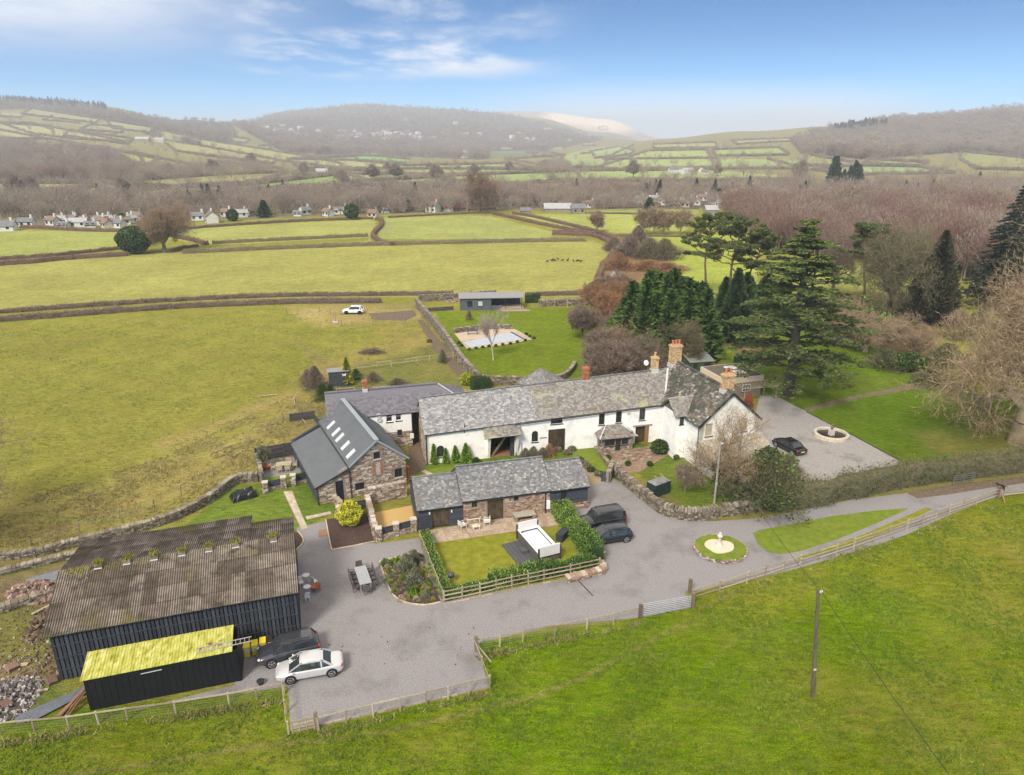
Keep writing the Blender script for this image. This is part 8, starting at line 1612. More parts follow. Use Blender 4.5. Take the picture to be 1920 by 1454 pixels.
leaf_ball('round_evergreen','dark round evergreen tree at the hedge corner in the far field',P(256,476),5.2,9.0,9000,lf_dark,73,sz=.4,cat='tree',lump=.12)
leaf_ball('round_evergreen','single small dark tree on the hedge line of the upper fields',P(1216,404),4.0,8.5,2500,lf_dark,74,sz=.5,cat='tree',cone=.5)
bare_tree('village_tree','large rounded bare tree standing beside the village lane',P(902,399),19,9.5,75,r0=.6,tw=tintmat('twig_village',[(0,(.17,.11,.075)),(1,(.28,.19,.13))],bump=0),levels=6,kids=3,trunk=.16,twigs=2,tsz=1.2,tap=.12)
for k,(x,y,h,w,lab)in enumerate([(1205,439,9,5,'left copse clump of pale bare shrubs in the upper field'),(1226,440,10,5,'middle copse clump of pale bare shrubs in the upper field'),(1244,440,8.5,4.5,'right copse clump of pale bare shrubs in the upper field'),(1275,441,10,5.5,'copse clump nearest the pines in the upper field'),(1118,437,8,3.5,'small lone bare tree at the bend of the lane hedge')]):
 bare_tree('field_thicket',lab,P(x,y),h,w,80+k,r0=.15,tw=tw_tan,bk=bk_pale,levels=5,kids=3,trunk=.08,twigs=3,tsz=1.0,tap=.09,ang=26)
g=np.random.default_rng(99);n_b=0
def B(name,label,x,y,r,h,n,mat,**kw):
 global n_b;n_b+=1;return bush(name,label,P(x,y),r,h,n,mat,seed=200+n_b,**kw)
for x,y,r,h,m,lab in[(1150,712,4.2,4.8,tw_brown,'largest brown thicket behind the long slate roof'),(1188,712,3.8,5.0,tw_brown,'brown thicket beside the brick chimney'),(1115,702,3.4,3.6,tw_olive,'olive-brown thicket at the right end of the upper lawn'),(1135,680,3.8,4.6,tw_brown,'pale brown thicket above the upper lawn wall'),(1172,680,3.6,5.6,tw_tan,'tan thicket in front of the green cypress'),(1208,700,3.2,5.0,tw_olive,'ivy-laced thicket left of the tallest chimney'),(1280,690,3.2,6.2,tw_olive,'ivy-covered stump of a tree beside the green shed'),(1160,640,3.5,5.2,tw_brown,'rough thicket between apple tree and cypress'),(1140,610,3.4,5.5,tw_orange,'rust-brown small tree left of the cypress mound'),(1120,585,3.2,5.2,tw_orange,'rust-brown thicket at the lane end'),(1170,580,3.6,5.0,tw_orange,'orange-brown bushes behind the cypress'),(1150,560,4,5,tw_brown,'dull brown bushes by the lane above the cabin'),(1125,560,3,4.5,lf_dark,'dark evergreen bush by the lane end')]:
 n_b+=1
 if m is lf_dark:leaf_ball('evergreen_bush',lab,P(x,y),r,h,2500,lf_dark,50,sz=.3)
 else:bare_tree('brown_thicket',lab,P(x,y),h*1.15,r*1.05,700+n_b,r0=.14,tw=m,bk=bk_mid,levels=4,kids=4,trunk=.05,twigs=11,tsz=.95,tap=.045,ang=34,ivy=500 if m is tw_olive else 0)
for x,y,r,h,m,lab in[(1180,480,6,6.5,tw_brown,'brown bush mass beside the lane bend'),(1215,484,6.5,6,tw_olive,'olive bush mass in the rough corner beyond the lane'),(1245,486,6,6,tw_olive,'rightmost bush of the rough corner beyond the lane'),(1195,470,5,8,tw_brown,'tall bush at the back of the rough corner'),(1160,505,4.5,4.5,tw_orange,'orange-brown scrub on the lane bank'),(1215,505,7,2.2,tw_orange,'low rust-coloured bracken bank below the bushes'),(1250,508,7,2.0,tw_orange,'rust-coloured bracken bank nearest the pines'),(1150,470,4,4,tw_brown,'hedge bush at the lane bend')]:
 B('field_scrub',lab,x,y,r,h,3600,m,blade=1.5,wide=.12)
UB=['behind the cedar on its right','at the far corner of the park lawn','below the bare round oak','beside the gold-leaved stump','beside the dark glossy mound','left of the dull olive conifer','under the bare round oak trunk','behind the cedar crown','behind the giant plane tree branches','below the dull olive conifer','under the tall spruce','directly behind the cedar trunk','between pines and cedar','at the right edge under the spruce','low at the end of the lawn path','at the foot of the low bare tree']
for k,(x,y,r,h)in enumerate([(1560,640,3.5,4),(1590,600,4,5),(1640,600,4,4),(1690,640,4,3.6),(1660,690,3.6,3),(1720,660,4.5,5),(1700,600,4,5.5),(1540,600,3.5,4.5),(1770,690,4.5,4),(1790,640,5,6),(1830,640,5,6),(1500,590,4,5),(1460,600,4,4),(1860,690,5,4),(1750,720,4,2.5),(1600,650,3,3)]):
 lab=['tangled olive-brown','pale twiggy'][k%2]+' undergrowth bush '+UB[k]
 B('undergrowth_bush',lab,x,y,r,h,2600,(tw_olive,tw_tan)[k%2],blade=1.0,wide=.055,leafy=(700,0)[k%2],lmat=lf_ivy,lsz=.18,group='olive undergrowth bushes behind the park lawn' if k%2==0 else'pale undergrowth bushes behind the park lawn')
leaf_ball('ivy_mound','dark glossy evergreen mound behind the park lawn',P(1700,692),3.0,2.6,3500,lf_ivy,120,sz=.22);leaf_ball('gold_ivy','yellow-green ivied stump behind the park lawn',P(1652,640),1.6,5.5,3500,lf_laurel,121,sz=.2)
B('ivy_bush','broad olive-green bush mass right of the grey telegraph pole',1432,948,4.6,6.2,12000,tw_olive,blade=.7,wide=.035,leafy=2600,lmat=lf_ivy,lsz=.16)
B('ivy_bush','dark leafy bush at the foot of the pollard tree',1395,935,3.0,4.0,6000,tw_olive,blade=.6,wide=.035,leafy=2600,lmat=lf_ivy,lsz=.16);leaf_ball('laurel_bush','glossy green laurel at the end of the driveway wall',P(1450,955),1.5,2.4,2600,lf_ivy,125,sz=.16)
B('ivy_bush','brown twiggy bush behind the lean-to corner',1470,930,3.2,4.6,6000,tw_brown,blade=.6,wide=.035,leafy=900,lmat=lf_laurel,lsz=.16)
hedge('tall brown hedge along the right side of the drive',[(1490,950),(1560,934),(1640,917),(1720,903),(1790,895),(1860,886),(1940,877),(2060,862)],2.5,2.3,tw_olive,1,dens=620,blade=.32,wide=.035,leafy=60,lmat=lf_ivy,hvar=.15)
hedge('near side of the lane hedge above the left field',[(-200,618),(0,603),(100,596),(250,584),(400,575),(560,569),(715,568)],1.3,1.4,tw_brown,2,dens=110,blade=.5,wide=.06,leafy=6,lmat=lf_ivy,lsz=.2);hedge('far side of the lane hedge below the pale field',[(-200,600),(0,588),(150,577),(300,567),(430,560),(560,556),(780,554),(850,553)],1.1,1.2,tw_brown,3,dens=90,blade=.5,wide=.06,leafy=5,lmat=lf_ivy,lsz=.2)
hedge('dark evergreen hedge stretch right of the cabin',[(985,568),(1012,567)],2.2,1.6,lf_ivy,4,dens=300,blade=.3,wide=.12);hedge('top field hedge right of the cabin',[(985,556),(1050,554),(1110,553)],1.2,1.2,tw_brown,5,dens=80,blade=.5,wide=.07)
hedge('clipped hedge block beside the curved retaining wall',[(884,731),(902,729),(918,727)],2.1,1.5,lf_ivy,6,dens=420,blade=.2,wide=.09);hedge('clipped dark yew hedge behind the extension',[(1378,684),(1410,679),(1432,676)],1.6,1.2,lf_dark,7,dens=300,blade=.2,wide=.1)
hedge('bright laurel hedge down the right side of the cottage lawn',[(1037,945),(1052,965),(1072,993),(1092,1018),(1108,1042),(1117,1058)],1.7,1.6,lf_laurel,8,dens=900,blade=.2,wide=.11,corem=lf_ivy,hvar=.22);hedge('loose laurel hedge behind the roadside rail fence',[(1118,1062),(1060,1074),(1000,1085),(960,1092),(920,1100)],1.3,1.2,lf_laurel,9,dens=800,blade=.2,wide=.11,corem=lf_ivy,hvar=.25)
hedge('low young laurel growth at the left end of the rail fence',[(920,1100),(880,1108),(836,1122)],.75,1.0,lf_laurel,10,dens=600,blade=.18,wide=.09,corem=lf_ivy,hvar=.3);hedge('narrow laurel hedge on the left side of the cottage lawn',[(797,1010),(803,1030),(814,1060),(828,1095),(838,1122)],1.0,.9,lf_laurel,11,dens=560,blade=.18,wide=.09,corem=lf_ivy,hvar=.3)
FH=[([(343,476),(520,468),(700,461),(860,457),(1000,454),(1098,453)],2.0,1.6,'long clipped field hedge with pale stems across the middle fields',1),([(398,458),(560,450),(690,444)],1.8,1.4,'shorter clipped field hedge above the long one',1),([(-200,512),(0,498),(60,494),(130,487),(240,480)],2.0,2.5,'brown overgrown hedge left of the round evergreen',0),([(-100,495),(0,488),(90,482),(160,475),(235,467)],1.6,1.6,'second brown hedge line left of the round evergreen',0),
([(40,428),(90,430),(160,434),(250,436),(300,442),(350,450),(388,460)],1.8,2.4,'curving brown hedge above the solitary oak',0),([(330,432),(420,425),(560,416),(700,411)],1.6,1.8,'brown hedge along the edge of the village fields',0),([(706,412),(716,416),(714,426),(704,436),(700,446),(712,455),(735,461)],1.8,2.2,'winding brown hedge between the two middle fields',0),
([(320,474),(345,466),(372,463)],1.4,1.6,'short brown hedge behind the solitary oak',0),([(728,409),(800,405),(880,401),(922,401)],1.2,1.5,'low hedge below the white village house',0),([(925,402),(960,410),(1010,421),(1060,431),(1110,441)],1.8,2.2,'near hedge of the lane climbing towards the village',0),([(962,402),(1000,408),(1060,422),(1100,432),(1128,440)],1.8,2.0,'far hedge of the lane climbing towards the village',0),
([(1036,440),(1080,442),(1112,444),(1140,455),(1152,468),(1146,484),(1132,500),(1124,520),(1118,545)],1.8,2.4,'brown hedge following the lane bend down to the cabin',0),([(1036,437),(1070,437),(1120,440)],1.6,1.6,'short stub hedge at the lane bend',0),([(1128,440),(1150,450),(1165,466),(1172,480)],2.2,2.4,'outer hedge of the lane bend',0),([(1150,443),(1220,444),(1300,445)],.9,1.2,'thin low hedge under the copse',0),
([(1105,401),(1180,402),(1300,406)],1.2,1.4,'thin hedge between the two upper right fields',0),([(1120,392),(1200,390),(1310,393)],1.2,1.8,'brown hedge below the village gardens',0),([(730,400),(850,396),(930,392)],1.0,1.0,'hedge below the tall village tree',0)]
for k,(pts,h,w,lab,ty)in enumerate(FH):hedge(lab,pts,h*.8,w*.75,tintmat('twig_clip',[(0,(.14,.115,.06)),(.6,(.24,.20,.11)),(1,(.42,.36,.22))],bump=0)if ty else tintmat('twig_field',[(0,(.12,.075,.05)),(1,(.25,.17,.12))],bump=0),300+k,dens=42,blade=.7,wide=.12,curve=len(pts)>3)
for x,y,r,h,lab in[(814,871,.42,2.6,'tallest slim conifer left of the arched barn window'),(836,869,.36,1.9,'small slim conifer right of the arched barn window'),(854,867,.5,2.1,'third young conifer along the white barn wall'),(874,868,.75,2.5,'broad young conifer under the iron tie on the white wall')]:leaf_ball('young_conifer',lab,P(x,y),r,h,1500,lf_conifer,int(x),sz=.11,cone=.5)
leaf_ball('golden_conifer','tall yellow conifer beside the butterfly shed',P(652,722),.95,4.4,2800,lf_gold,131,sz=.16,cone=.5);leaf_ball('golden_shrub','round bright yellow variegated shrub in the mulch bed',P(657,985),1.15,2.6,4200,lf_yellow,132,sz=.12,lump=.25)
leaf_ball('yellow_bush','yellow bush by the fence end behind the long range',P(875,722),1.1,1.9,1600,lf_gold,133,sz=.14);leaf_ball('yellow_bush','smaller yellow bush beside the clipped hedge block',P(893,716),.7,1.2,900,lf_gold,134,sz=.13)
leaf_ball('dark_bush','dark round bush in front of the tall wing corner',P(1236,850),1.05,1.7,2200,lf_ivy,135,sz=.12)
for k,(x,y)in enumerate([(1268,862),(1218,874),(1177,873),(1140,862)]):leaf_ball('box_bush','little round bush on the edge of the house terrace',P(x,y),.35,.6,500,lf_ivy,140+k,sz=.08,group='little bushes on the terrace edge')
for k,(x,y)in enumerate([(1072,845),(1064,852),(1086,866),(1093,872),(1101,878),(1108,884),(1122,892),(1045,846)]):leaf_ball('border_shrub',['first','second','third','fourth','fifth','sixth','seventh','odd'][k]+' low rounded shrub from the house along the garden path',P(x,y),.5,.6,500,(lf_olive,tw_brown,lf_ivy)[k%3],150+k,sz=.09,group='low shrubs along the garden path')
for k,(x,y,r,h,m,l)in enumerate([(985,862,1.0,1.4,lf_olive,'grey-green border shrub nearest the cart entrance'),(1000,860,1.1,1.5,lf_olive,'second grey-green border shrub by the white wall'),(1018,858,1.0,1.2,tw_brown,'brown border shrub below the glazed doors'),(1030,856,.9,1.6,tw_orange,'rusty twiggy shrub left of the glazed doors'),(893,872,.8,.9,lf_ivy,'low dark bush beside the cart entrance'),(1071,840,.6,1.5,tw_orange,'small coppery shrub right of the glazed doors')]):B('border_shrub',l,x,y,r,h,1500,m,blade=.3,wide=.05)
for k,(x,y,r,h,n,m,lab)in enumerate([(592,730,2.0,3.6,5000,tw_brown,'brown bare bush left of the butterfly shed'),(606,752,1.6,2.6,2600,lf_ivy,'dark green bush at the corner of the slate range'),(578,722,1.5,2.4,2600,tw_brown,'smaller brown bush on the bank'),(620,742,1.0,1.6,1500,lf_ivy,'low green bush below the butterfly shed'),(830,680,.9,2.2,1800,lf_olive,'grey-green shrub at the end of the plot fence'),(700,716,1.6,1.5,1500,tw_brown,'dry brown patch of stems in the vegetable plot'),(745,722,2.2,1.0,1800,tw_olive,'low dry growth behind the slate ridge'),(668,706,1.0,1.2,900,lf_ivy,'dark low shrub by the far plot fence'),(880,600,.9,1.9,1200,tw_red,'small reddish shrub on the upper lawn')]):B('garden_bush',lab,x,y,r,h,n,m,blade=.5,wide=.04)
bare_tree('potted_olive','small round-headed olive tree in the big terracotta pot',P(500,880)+np.array((0,0,.45)),2.1,.95,91,r0=.05,bk=bk_mid,tw=lf_olive,levels=5,kids=3,trunk=.35,twigs=5,tsz=.2,tap=.05)
B('red_climber','dark red climbing shrub on the pergola post',1402,768,.8,2.6,2200,lf_red,blade=.25,wide=.1);B('orange_climber','orange-leaved climber by the extension window',1388,765,.7,1.6,1200,tintmat('orange_leaf',[(0,(.30,.12,.03)),(1,(.48,.24,.07))],bump=0),blade=.2,wide=.1)
bedp=[P(*p)[:2]for p in[(712,1055),(786,1037),(826,1128),(795,1134),(757,1129),(735,1115),(722,1090)]]
kinds_=[('heather_tuft','purple-brown low tuft in the planting bed',tw_brown,.35,.3),('grey_tussock','pale dry tussock in the planting bed',tintmat('dry_tussock',[(0,(.33,.24,.14)),(1,(.52,.42,.28))],bump=0),.38,.38),('green_tuft','fresh green tuft in the planting bed',lf_laurel,.3,.4),('sage_mound','sage-green mound in the planting bed',lf_sage,.5,.55),('gold_tuft','golden-green tuft in the planting bed',lf_gold,.32,.32)]
k=0
for yy in np.arange(1045,1130,8):
 for xx in np.arange(715,825,9):
  q=(xx+3*g.normal(),yy+2*g.normal());w_=P(*q)[:2]
  if not inpoly(np.array(w_[0]),np.array(w_[1]),bedp):continue
  nm,lb,m,r,h=kinds_[int(g.integers(5))];s=.6+.7*g.random();k+=1
  bush(nm,lb,P(*q),r*s,h*s,260,m,seed=600+k,blade=.2,wide=.03,cat='plant',group=nm.replace('_',' ')+'s in the planting bed')
for x,y,r,h,m,l in[(762,1075,.95,1.9,lf_sage,'largest grey-green shrub in the planting bed'),(776,1098,.9,1.5,lf_sage,'second grey-green shrub in the planting bed by the fence'),(778,1056,.7,1.3,lf_olive,'wispy shrub at the top of the planting bed')]:B('sage_bush',l,x,y,r,h,2000,m,blade=.3,wide=.05)
leaf_ball('dwarf_conifer','small bright conifer at the back of the planting bed',P(747,1062),.35,1.0,700,lf_conifer,160,sz=.08,cone=.5);leaf_ball('dwarf_conifer','small bright conifer near the front curb of the planting bed',P(776,1117),.33,.95,700,lf_conifer,161,sz=.08,cone=.5)
for k,(x,y)in enumerate([(1012,1042),(1024,1040),(1050,1030),(1040,1036)]):leaf_ball('lime_tuft','small lime-green plant by the hot tub base',P(x,y),.3,.4,400,lf_gold,170+k,sz=.08,group='lime plants by the hot tub')
for k,(x,y)in enumerate([(880,657),(893,655),(905,653),(917,651),(930,650),(943,648),(957,646),(970,643),(985,640),(1001,636),(993,632),(987,628),(861,645),(866,650),(862,619),(878,617),(894,615)]):leaf_ball('box_ball','tiny clipped box ball beside the pool paving',P(x,y),.32,.45,160,lf_ivy,180+k,sz=.1,group='clipped box balls round the pool')
def tufts(label,polys,n,size,mat,seed,name='grass_tufts',blades=9):
 g=np.random.default_rng(seed);C_=[]
 for poly,w_ in polys:
  W_=[P(*p)[:2]for p in poly];xs=[p[0]for p in W_];ys=[p[1]for p in W_];m_=int(n*w_);X=g.uniform(min(xs),max(xs),m_*3);Y=g.uniform(min(ys),max(ys),m_*3);k=inpoly(X,Y,[tuple(p)for p in W_]);dn=np.sin(X*.5+Y*.3)*np.sin(X*.17-Y*.42+2)+.5*np.sin(X*1.3)*np.sin(Y*1.1);k&=(g.random(len(X))<np.clip(.45+.6*dn,.05,1));X,Y=X[k][:m_],Y[k][:m_];C_.append(np.stack([X,Y,np.zeros(len(X))],1))
 C_=np.concatenate(C_);m_=len(C_);idx=np.repeat(np.arange(m_),blades);N_=len(idx);d=g.normal(size=(N_,3));d[:,2]=np.abs(d[:,2])*.8+.5;d/=np.linalg.norm(d,axis=1)[:,None];s=size*(.5+.9*g.random(N_));B0=C_[idx]+np.concatenate([g.normal(size=(N_,2))*size*.35,np.zeros((N_,1))],1)
 b=np.cross(d,g.normal(size=d.shape));b=b/np.linalg.norm(b,axis=1)[:,None]*size*.12;V=np.stack([B0-b,B0+b,B0+d*s[:,None]],1).reshape(-1,3);mb=MB();mb.add(V,np.arange(len(V)).reshape(-1,3),np.clip(np.repeat(g.random(m_),blades)*.7+.3*g.random(N_),0,1).astype(np.float32));mb.build(name,mat,None,kind='stuff',label=label,category='grass')
gr_mix=tintmat('tuft_mixed',[(0,(.09,.14,.02)),(.45,(.17,.19,.04)),(.7,(.30,.26,.09)),(1,(.42,.34,.16))],bump=0,scale=.2,amt=.25);gr_green=tintmat('tuft_green',[(0,(.045,.10,.006)),(.6,(.12,.19,.012)),(1,(.28,.28,.05))],bump=0,scale=.2,amt=.25)
gr_straw=tintmat('tuft_straw',[(0,(.17,.17,.05)),(.5,(.30,.25,.09)),(1,(.44,.35,.17))],bump=0,scale=.2,amt=.25)
tufts('rough straw-coloured tussocks on the left field slope',[([(-100,1040),(60,930),(300,860),(560,735),(640,700),(640,780),(560,800),(480,890),(440,900),(300,980),(100,1020)],1)],9000,.26,gr_straw,1,blades=8)
tufts('short green and yellow tufts over the front field',[([(-100,1410),(530,1310),(545,1380),(918,1300),(895,1210),(1200,1165),(1300,1130),(1870,950),(2050,940),(2050,1500),(-100,1500)],1)],30000,.19,gr_green,2,blades=6)
tufts('rank grass and dead stems along the foot of the fences',[([(893,1228),(1200,1166),(1200,1176),(893,1240)],.25),([(1298,1132),(1870,940),(1875,955),(1300,1150)],.45),([(0,1390),(530,1310),(530,1322),(0,1405)],.3),([(600,1374),(918,1298),(918,1306),(600,1384)],.2)],3600,.28,gr_mix,3,blades=9)
tufts('mixed grass tufts over the left pasture',[([(-100,980),(-50,620),(700,580),(820,600),(840,680),(600,720),(300,860),(60,950)],1)],14000,.20,gr_mix,4,blades=5)
# -- woods, hedgerow trees, villages
def proto_bare(seed,h,r,n,mat,blade=1.0,wide=.10,trunk=.25):
 g=np.random.default_rng(seed);mb=MB();k=11;aa=g.random(k)*6.28
 mb.tubes([(0,0,-.5)],[(0,0,h*trunk+.5)],[.022*h],[.016*h],5,.6)
 mb.tubes(np.tile([(0,0,h*trunk)],(k,1)),np.stack([r*.6*np.cos(aa),r*.6*np.sin(aa),h*(.5+.35*g.random(k))],1),[.011*h]*k,[.004*h]*k,3,.6)
 th=g.random(n)*6.283;ph=np.arccos(1-1.75*g.random(n));q=g.random(n)**.38*(1+.2*np.sin(th*3+seed)*np.sin(ph*4));cz=h*(trunk+1)*.5
 C_=np.stack([r*q*np.sin(ph)*np.cos(th),r*q*np.sin(ph)*np.sin(th),cz+(h-cz)*q*np.cos(ph)],1);d=C_-np.array((0,0,h*trunk*.6));d=d/np.linalg.norm(d,axis=1)[:,None]+g.normal(size=C_.shape)*.35;d/=np.linalg.norm(d,axis=1)[:,None]
 s=blade*(.5+.9*g.random(n));a=d*s[:,None]*.5;b=np.cross(d,g.normal(size=d.shape));b=b/np.linalg.norm(b,axis=1)[:,None]*wide*.5
 V=np.stack([C_-a-b,C_-a+b,C_+a],1).reshape(-1,3);mb.add(V,np.arange(len(V)).reshape(-1,3),np.clip(.25+.5*C_[:,2]/h+.25*g.normal(size=n),0,1).astype(np.float32))
 me=mb.mesh('woodland_tree');me.materials.append(mat);return bpy.data.objects.new('woodland_tree',me)
def proto_cone(seed,h,r,n,mat):
 g=np.random.default_rng(seed);mb=MB();mb.tubes([(0,0,-.5)],[(0,0,h*.9)],[.02*h],[.01],4);f=g.random(n)**.8;th=g.random(n)*6.28;q=(1-.3*g.random(n)**2)*(1+.15*np.sin(f*h*3));C_=np.stack([r*(1-f)**.8*q*np.cos(th),r*(1-f)**.8*q*np.sin(th),h*(.08+.9*f)],1)
 mb.leaves(C_,.7,g.random(n),seed=seed,flat=.4);me=mb.mesh('woodland_conifer');me.materials.append(mat);return bpy.data.objects.new('woodland_conifer',me)
ng_cache={}
def scatter(name,label,protos,pts,scl,cat='wood',seed=1):
 """one object of points for each kind of tree; the trees are instanced on them"""
 g=np.random.default_rng(seed);pts=np.array(pts,np.float32);scl=np.array(scl,np.float32);w=g.integers(0,len(protos),len(pts))
 for k,pr in enumerate(protos):
  m_=w==k
  if not m_.any():continue
  me=bpy.data.meshes.new(name);me.vertices.add(int(m_.sum()));me.vertices.foreach_set('co',pts[m_].reshape(-1));a=me.attributes.new('scl','FLOAT_VECTOR','POINT');s3=np.stack([scl[m_]*(.85+.3*g.random(m_.sum())),scl[m_]*(.85+.3*g.random(m_.sum())),scl[m_]*(.85+.3*g.random(m_.sum()))],1).astype(np.float32);a.data.foreach_set('vector',s3.reshape(-1));a=me.attributes.new('rot','FLOAT_VECTOR','POINT');r3=np.zeros((int(m_.sum()),3),np.float32);r3[:,2]=g.random(len(r3))*6.28;a.data.foreach_set('vector',r3.reshape(-1))
  o=bpy.data.objects.new(name,me);link(o,None,label=label,category=cat,kind='stuff')
  ng=bpy.data.node_groups.new('plant_on_points','GeometryNodeTree');ng.interface.new_socket('Geometry',in_out='INPUT',socket_type='NodeSocketGeometry');ng.interface.new_socket('Geometry',in_out='OUTPUT',socket_type='NodeSocketGeometry')
  N=ng.nodes;L=ng.links;gi=N.new('NodeGroupInput');go=N.new('NodeGroupOutput');ip=N.new('GeometryNodeInstanceOnPoints');oi=N.new('GeometryNodeObjectInfo');oi.inputs['Object'].default_value=pr;oi.inputs['As Instance'].default_value=True
  s_=N.new('GeometryNodeInputNamedAttribute');s_.data_type='FLOAT_VECTOR';s_.inputs[0].default_value='scl';r_=N.new('GeometryNodeInputNamedAttribute');r_.data_type='FLOAT_VECTOR';r_.inputs[0].default_value='rot'
  L.new(gi.outputs[0],ip.inputs['Points']);L.new(oi.outputs['Geometry'],ip.inputs['Instance']);L.new(s_.outputs[0],ip.inputs['Scale']);L.new(r_.outputs[0],ip.inputs['Rotation']);L.new(ip.outputs[0],go.inputs[0])
  md=o.modifiers.new('plants','NODES');md.node_group=ng
PB=[proto_bare(i,12,(5.2,4.4,6.0)[i%3],520,tw_mauve)for i in range(3)];PR_=[proto_bare(10+i,11,(4.2,4.8)[i],620,tw_red,blade=1.0,wide=.075)for i in range(2)];PCn=[proto_cone(5,14,3.4,420,instmat('far_conifer',(.03,.045,.03),(.045,.055,.035),(.06,.06,.045)))]
PF_=[proto_bare(20+i,15,(7.5,6.5)[i],300,tw_mauve,blade=2.2,wide=.32,trunk=.1)for i in range(2)];PH=[proto_bare(30,3.0,2.6,90,tw_mauve,blade=1.2,wide=.25,trunk=.02)]
def sample(poly,n,seed,skip=(),lo=None):
 g=np.random.default_rng(seed);xs=[p[0]for p in poly];ys=[p[1]for p in poly];X=g.uniform(min(xs),max(xs),n*4);Y=g.uniform(min(ys),max(ys),n*4);k=inpoly(X,Y,poly)
 for s in skip:k&=~inpoly(X,Y,s)
 X,Y=X[k][:n],Y[k][:n];q=np.array([T(x,y)for x,y in zip(X,Y)]);return q[q[:,1]<7800]
FLD=[f[0]for f in HILLF];g=np.random.default_rng(4)
def wood(label,protos,poly,n,s0,s1,seed,skip=(),name='woodland'):p=sample(poly,n,seed,skip);p[:,2]-=.3;sc_=(s0+(s1-s0)*np.random.default_rng(seed).random(len(p)))*(1+.2*np.sin(p[:,0]/11+p[:,1]/23)*np.sin(p[:,0]/29-p[:,1]/13));scatter(name,label,protos,p,sc_,seed=seed)
wood('river valley belt of bare trees across the middle distance',PB,[(-120,412),(-120,384),(180,382),(600,372),(1000,364),(1130,356),(1600,352),(2040,345),(2040,396),(1640,388),(1600,372),(1130,370),(1120,386),(900,390),(700,402),(400,400),(260,408)],1500,.6,1.15,1,[FLD[k_]for k_ in range(len(FLD))if 350<FLD[k_][0][1]<400])
wood('dark evergreens dotted through the valley belt',PCn,[(-120,408),(-120,384),(1000,362),(2040,350),(2040,392),(1130,372),(400,400)],70,.4,.9,31);wood('bare trees standing among the village houses',PB,[(60,416),(1600,384),(1600,372),(1130,368),(700,396),(60,404)],620,.4,.85,2);wood('dense red-brown wood behind the park trees',PR_+PR_+PB[:1],[(1345,400),(1500,392),(1700,394),(1860,398),(2060,402),(2060,560),(1860,540),(1720,500),(1560,485),(1440,470),(1390,430)],2600,.65,1.3,3)
wood('grey-brown fringe at the back of the red wood',PB,[(1350,400),(1500,391),(1860,396),(2060,398),(2060,414),(1500,410)],420,.7,1.2,4);wood('brown wood on the left valley side',PB+PR_,[(-150,345),(-150,266),(0,266),(90,272),(210,290),(250,318),(262,342)],1500,.9,1.4,5);wood('strip of bare trees leading right from the left wood',PB,[(262,342),(250,322),(480,312),(520,318),(500,330)],300,.7,1.1,6)
wood('woods along the left ridge',PF_,WOODS[1][0],1700,.8,1.25,7,FLD);wood('conifer plantation on the left skyline',PCn,[(-150,190),(0,190),(200,208),(200,200),(60,190),(-150,184)],420,1.0,1.6,8);wood('wooded slopes of the middle hill',PF_,WOODS[2][0],5200,.9,1.5,9,FLD)
wood('woods covering the right-hand hill',PF_,WOODS[3][0],4200,.8,1.3,10,FLD);wood('dark conifer plantation on the right skyline',PCn,[(1560,246),(1600,240),(1660,238),(1662,244),(1570,250)],260,1.1,1.7,11);wood('dark conifer clump behind the right village',PCn,[(1550,366),(1610,364),(1610,356),(1550,358)],24,1.1,1.6,12)
wood('spur of bare wood in the middle distance fields',PB,[(1005,330),(1015,312),(1055,306),(1070,318),(1060,330)],120,.9,1.2,13);wood('scattered bare trees over the hill farms',PB,[(-100,345),(-100,215),(400,250),(640,300),(1060,300),(1480,262),(1990,290),(1990,330),(1000,345)],520,.6,1.2,14)
hp=[];hs=[];tp_=[];ts=[]
for f in FLD:
 q=[np.array(p,float)for p in f]+[np.array(f[0],float)]
 for a,b in zip(q[:-1],q[1:]):
  L=np.linalg.norm(b-a);gap=g.random()<.12
  if gap:continue
  for i in range(int(L/1.7)):t=(i+g.random())/(L/1.7);w=a+(b-a)*t;p=T(w[0],w[1]+.3*g.normal());hp.append(p-(0,0,.2));hs.append(.7+.6*g.random()+p[1]/2600)
  for i in range(int(L/13)):
   if g.random()<.5:w=a+(b-a)*g.random();p=T(w[0],w[1]);tp_.append(p-(0,0,.3));ts.append(.5+.6*g.random())
for a,b in(((690,322),(560,318)),((900,318),(1080,322)),((480,345),(640,328)),((640,345),(880,330)),((0,372),(180,352)),((1130,300),(1340,298)),((1440,300),(1510,318)),((880,330),(1090,322)),((720,325),(880,345)),((950,300),(1060,318)),((0,245),(300,300)),((60,205),(430,262)),((540,300),(860,285)),((620,270),(900,262)),((700,240),(1000,276))):
 a=np.array(a,float);b=np.array(b,float);L=np.linalg.norm(b-a)
 for i in range(int(L/1.7)):w=a+(b-a)*(i+g.random())/(L/1.7);p=T(w[0],w[1]);hp.append(p-(0,0,.2));hs.append(.7+.6*g.random()+p[1]/2600)
scatter('hedgerow','hedgerows dividing the far pastures',PH,hp,hs,'hedge',5);scatter('hedgerow_trees','bare trees growing in the far hedgerows',PB,tp_,ts,'trees',6)
ordn=['first','second','third','fourth','fifth','sixth','seventh','eighth','ninth','tenth','eleventh','twelfth','thirteenth','fourteenth','fifteenth','sixteenth','seventeenth','eighteenth','nineteenth','twentieth','twenty-first','twenty-second','twenty-third','twenty-fourth','twenty-fifth','twenty-sixth','twenty-seventh','twenty-eighth','twenty-ninth','thirtieth']
ft=bare_tree('field_tree','bare tree alone in the far valley field',T(700,340),14,7,95,r0=.4,tw=tw_mauve,levels=5,kids=3,trunk=.2,twigs=5,tsz=1.4,tap=.16,group='single bare trees in the far valley fields')
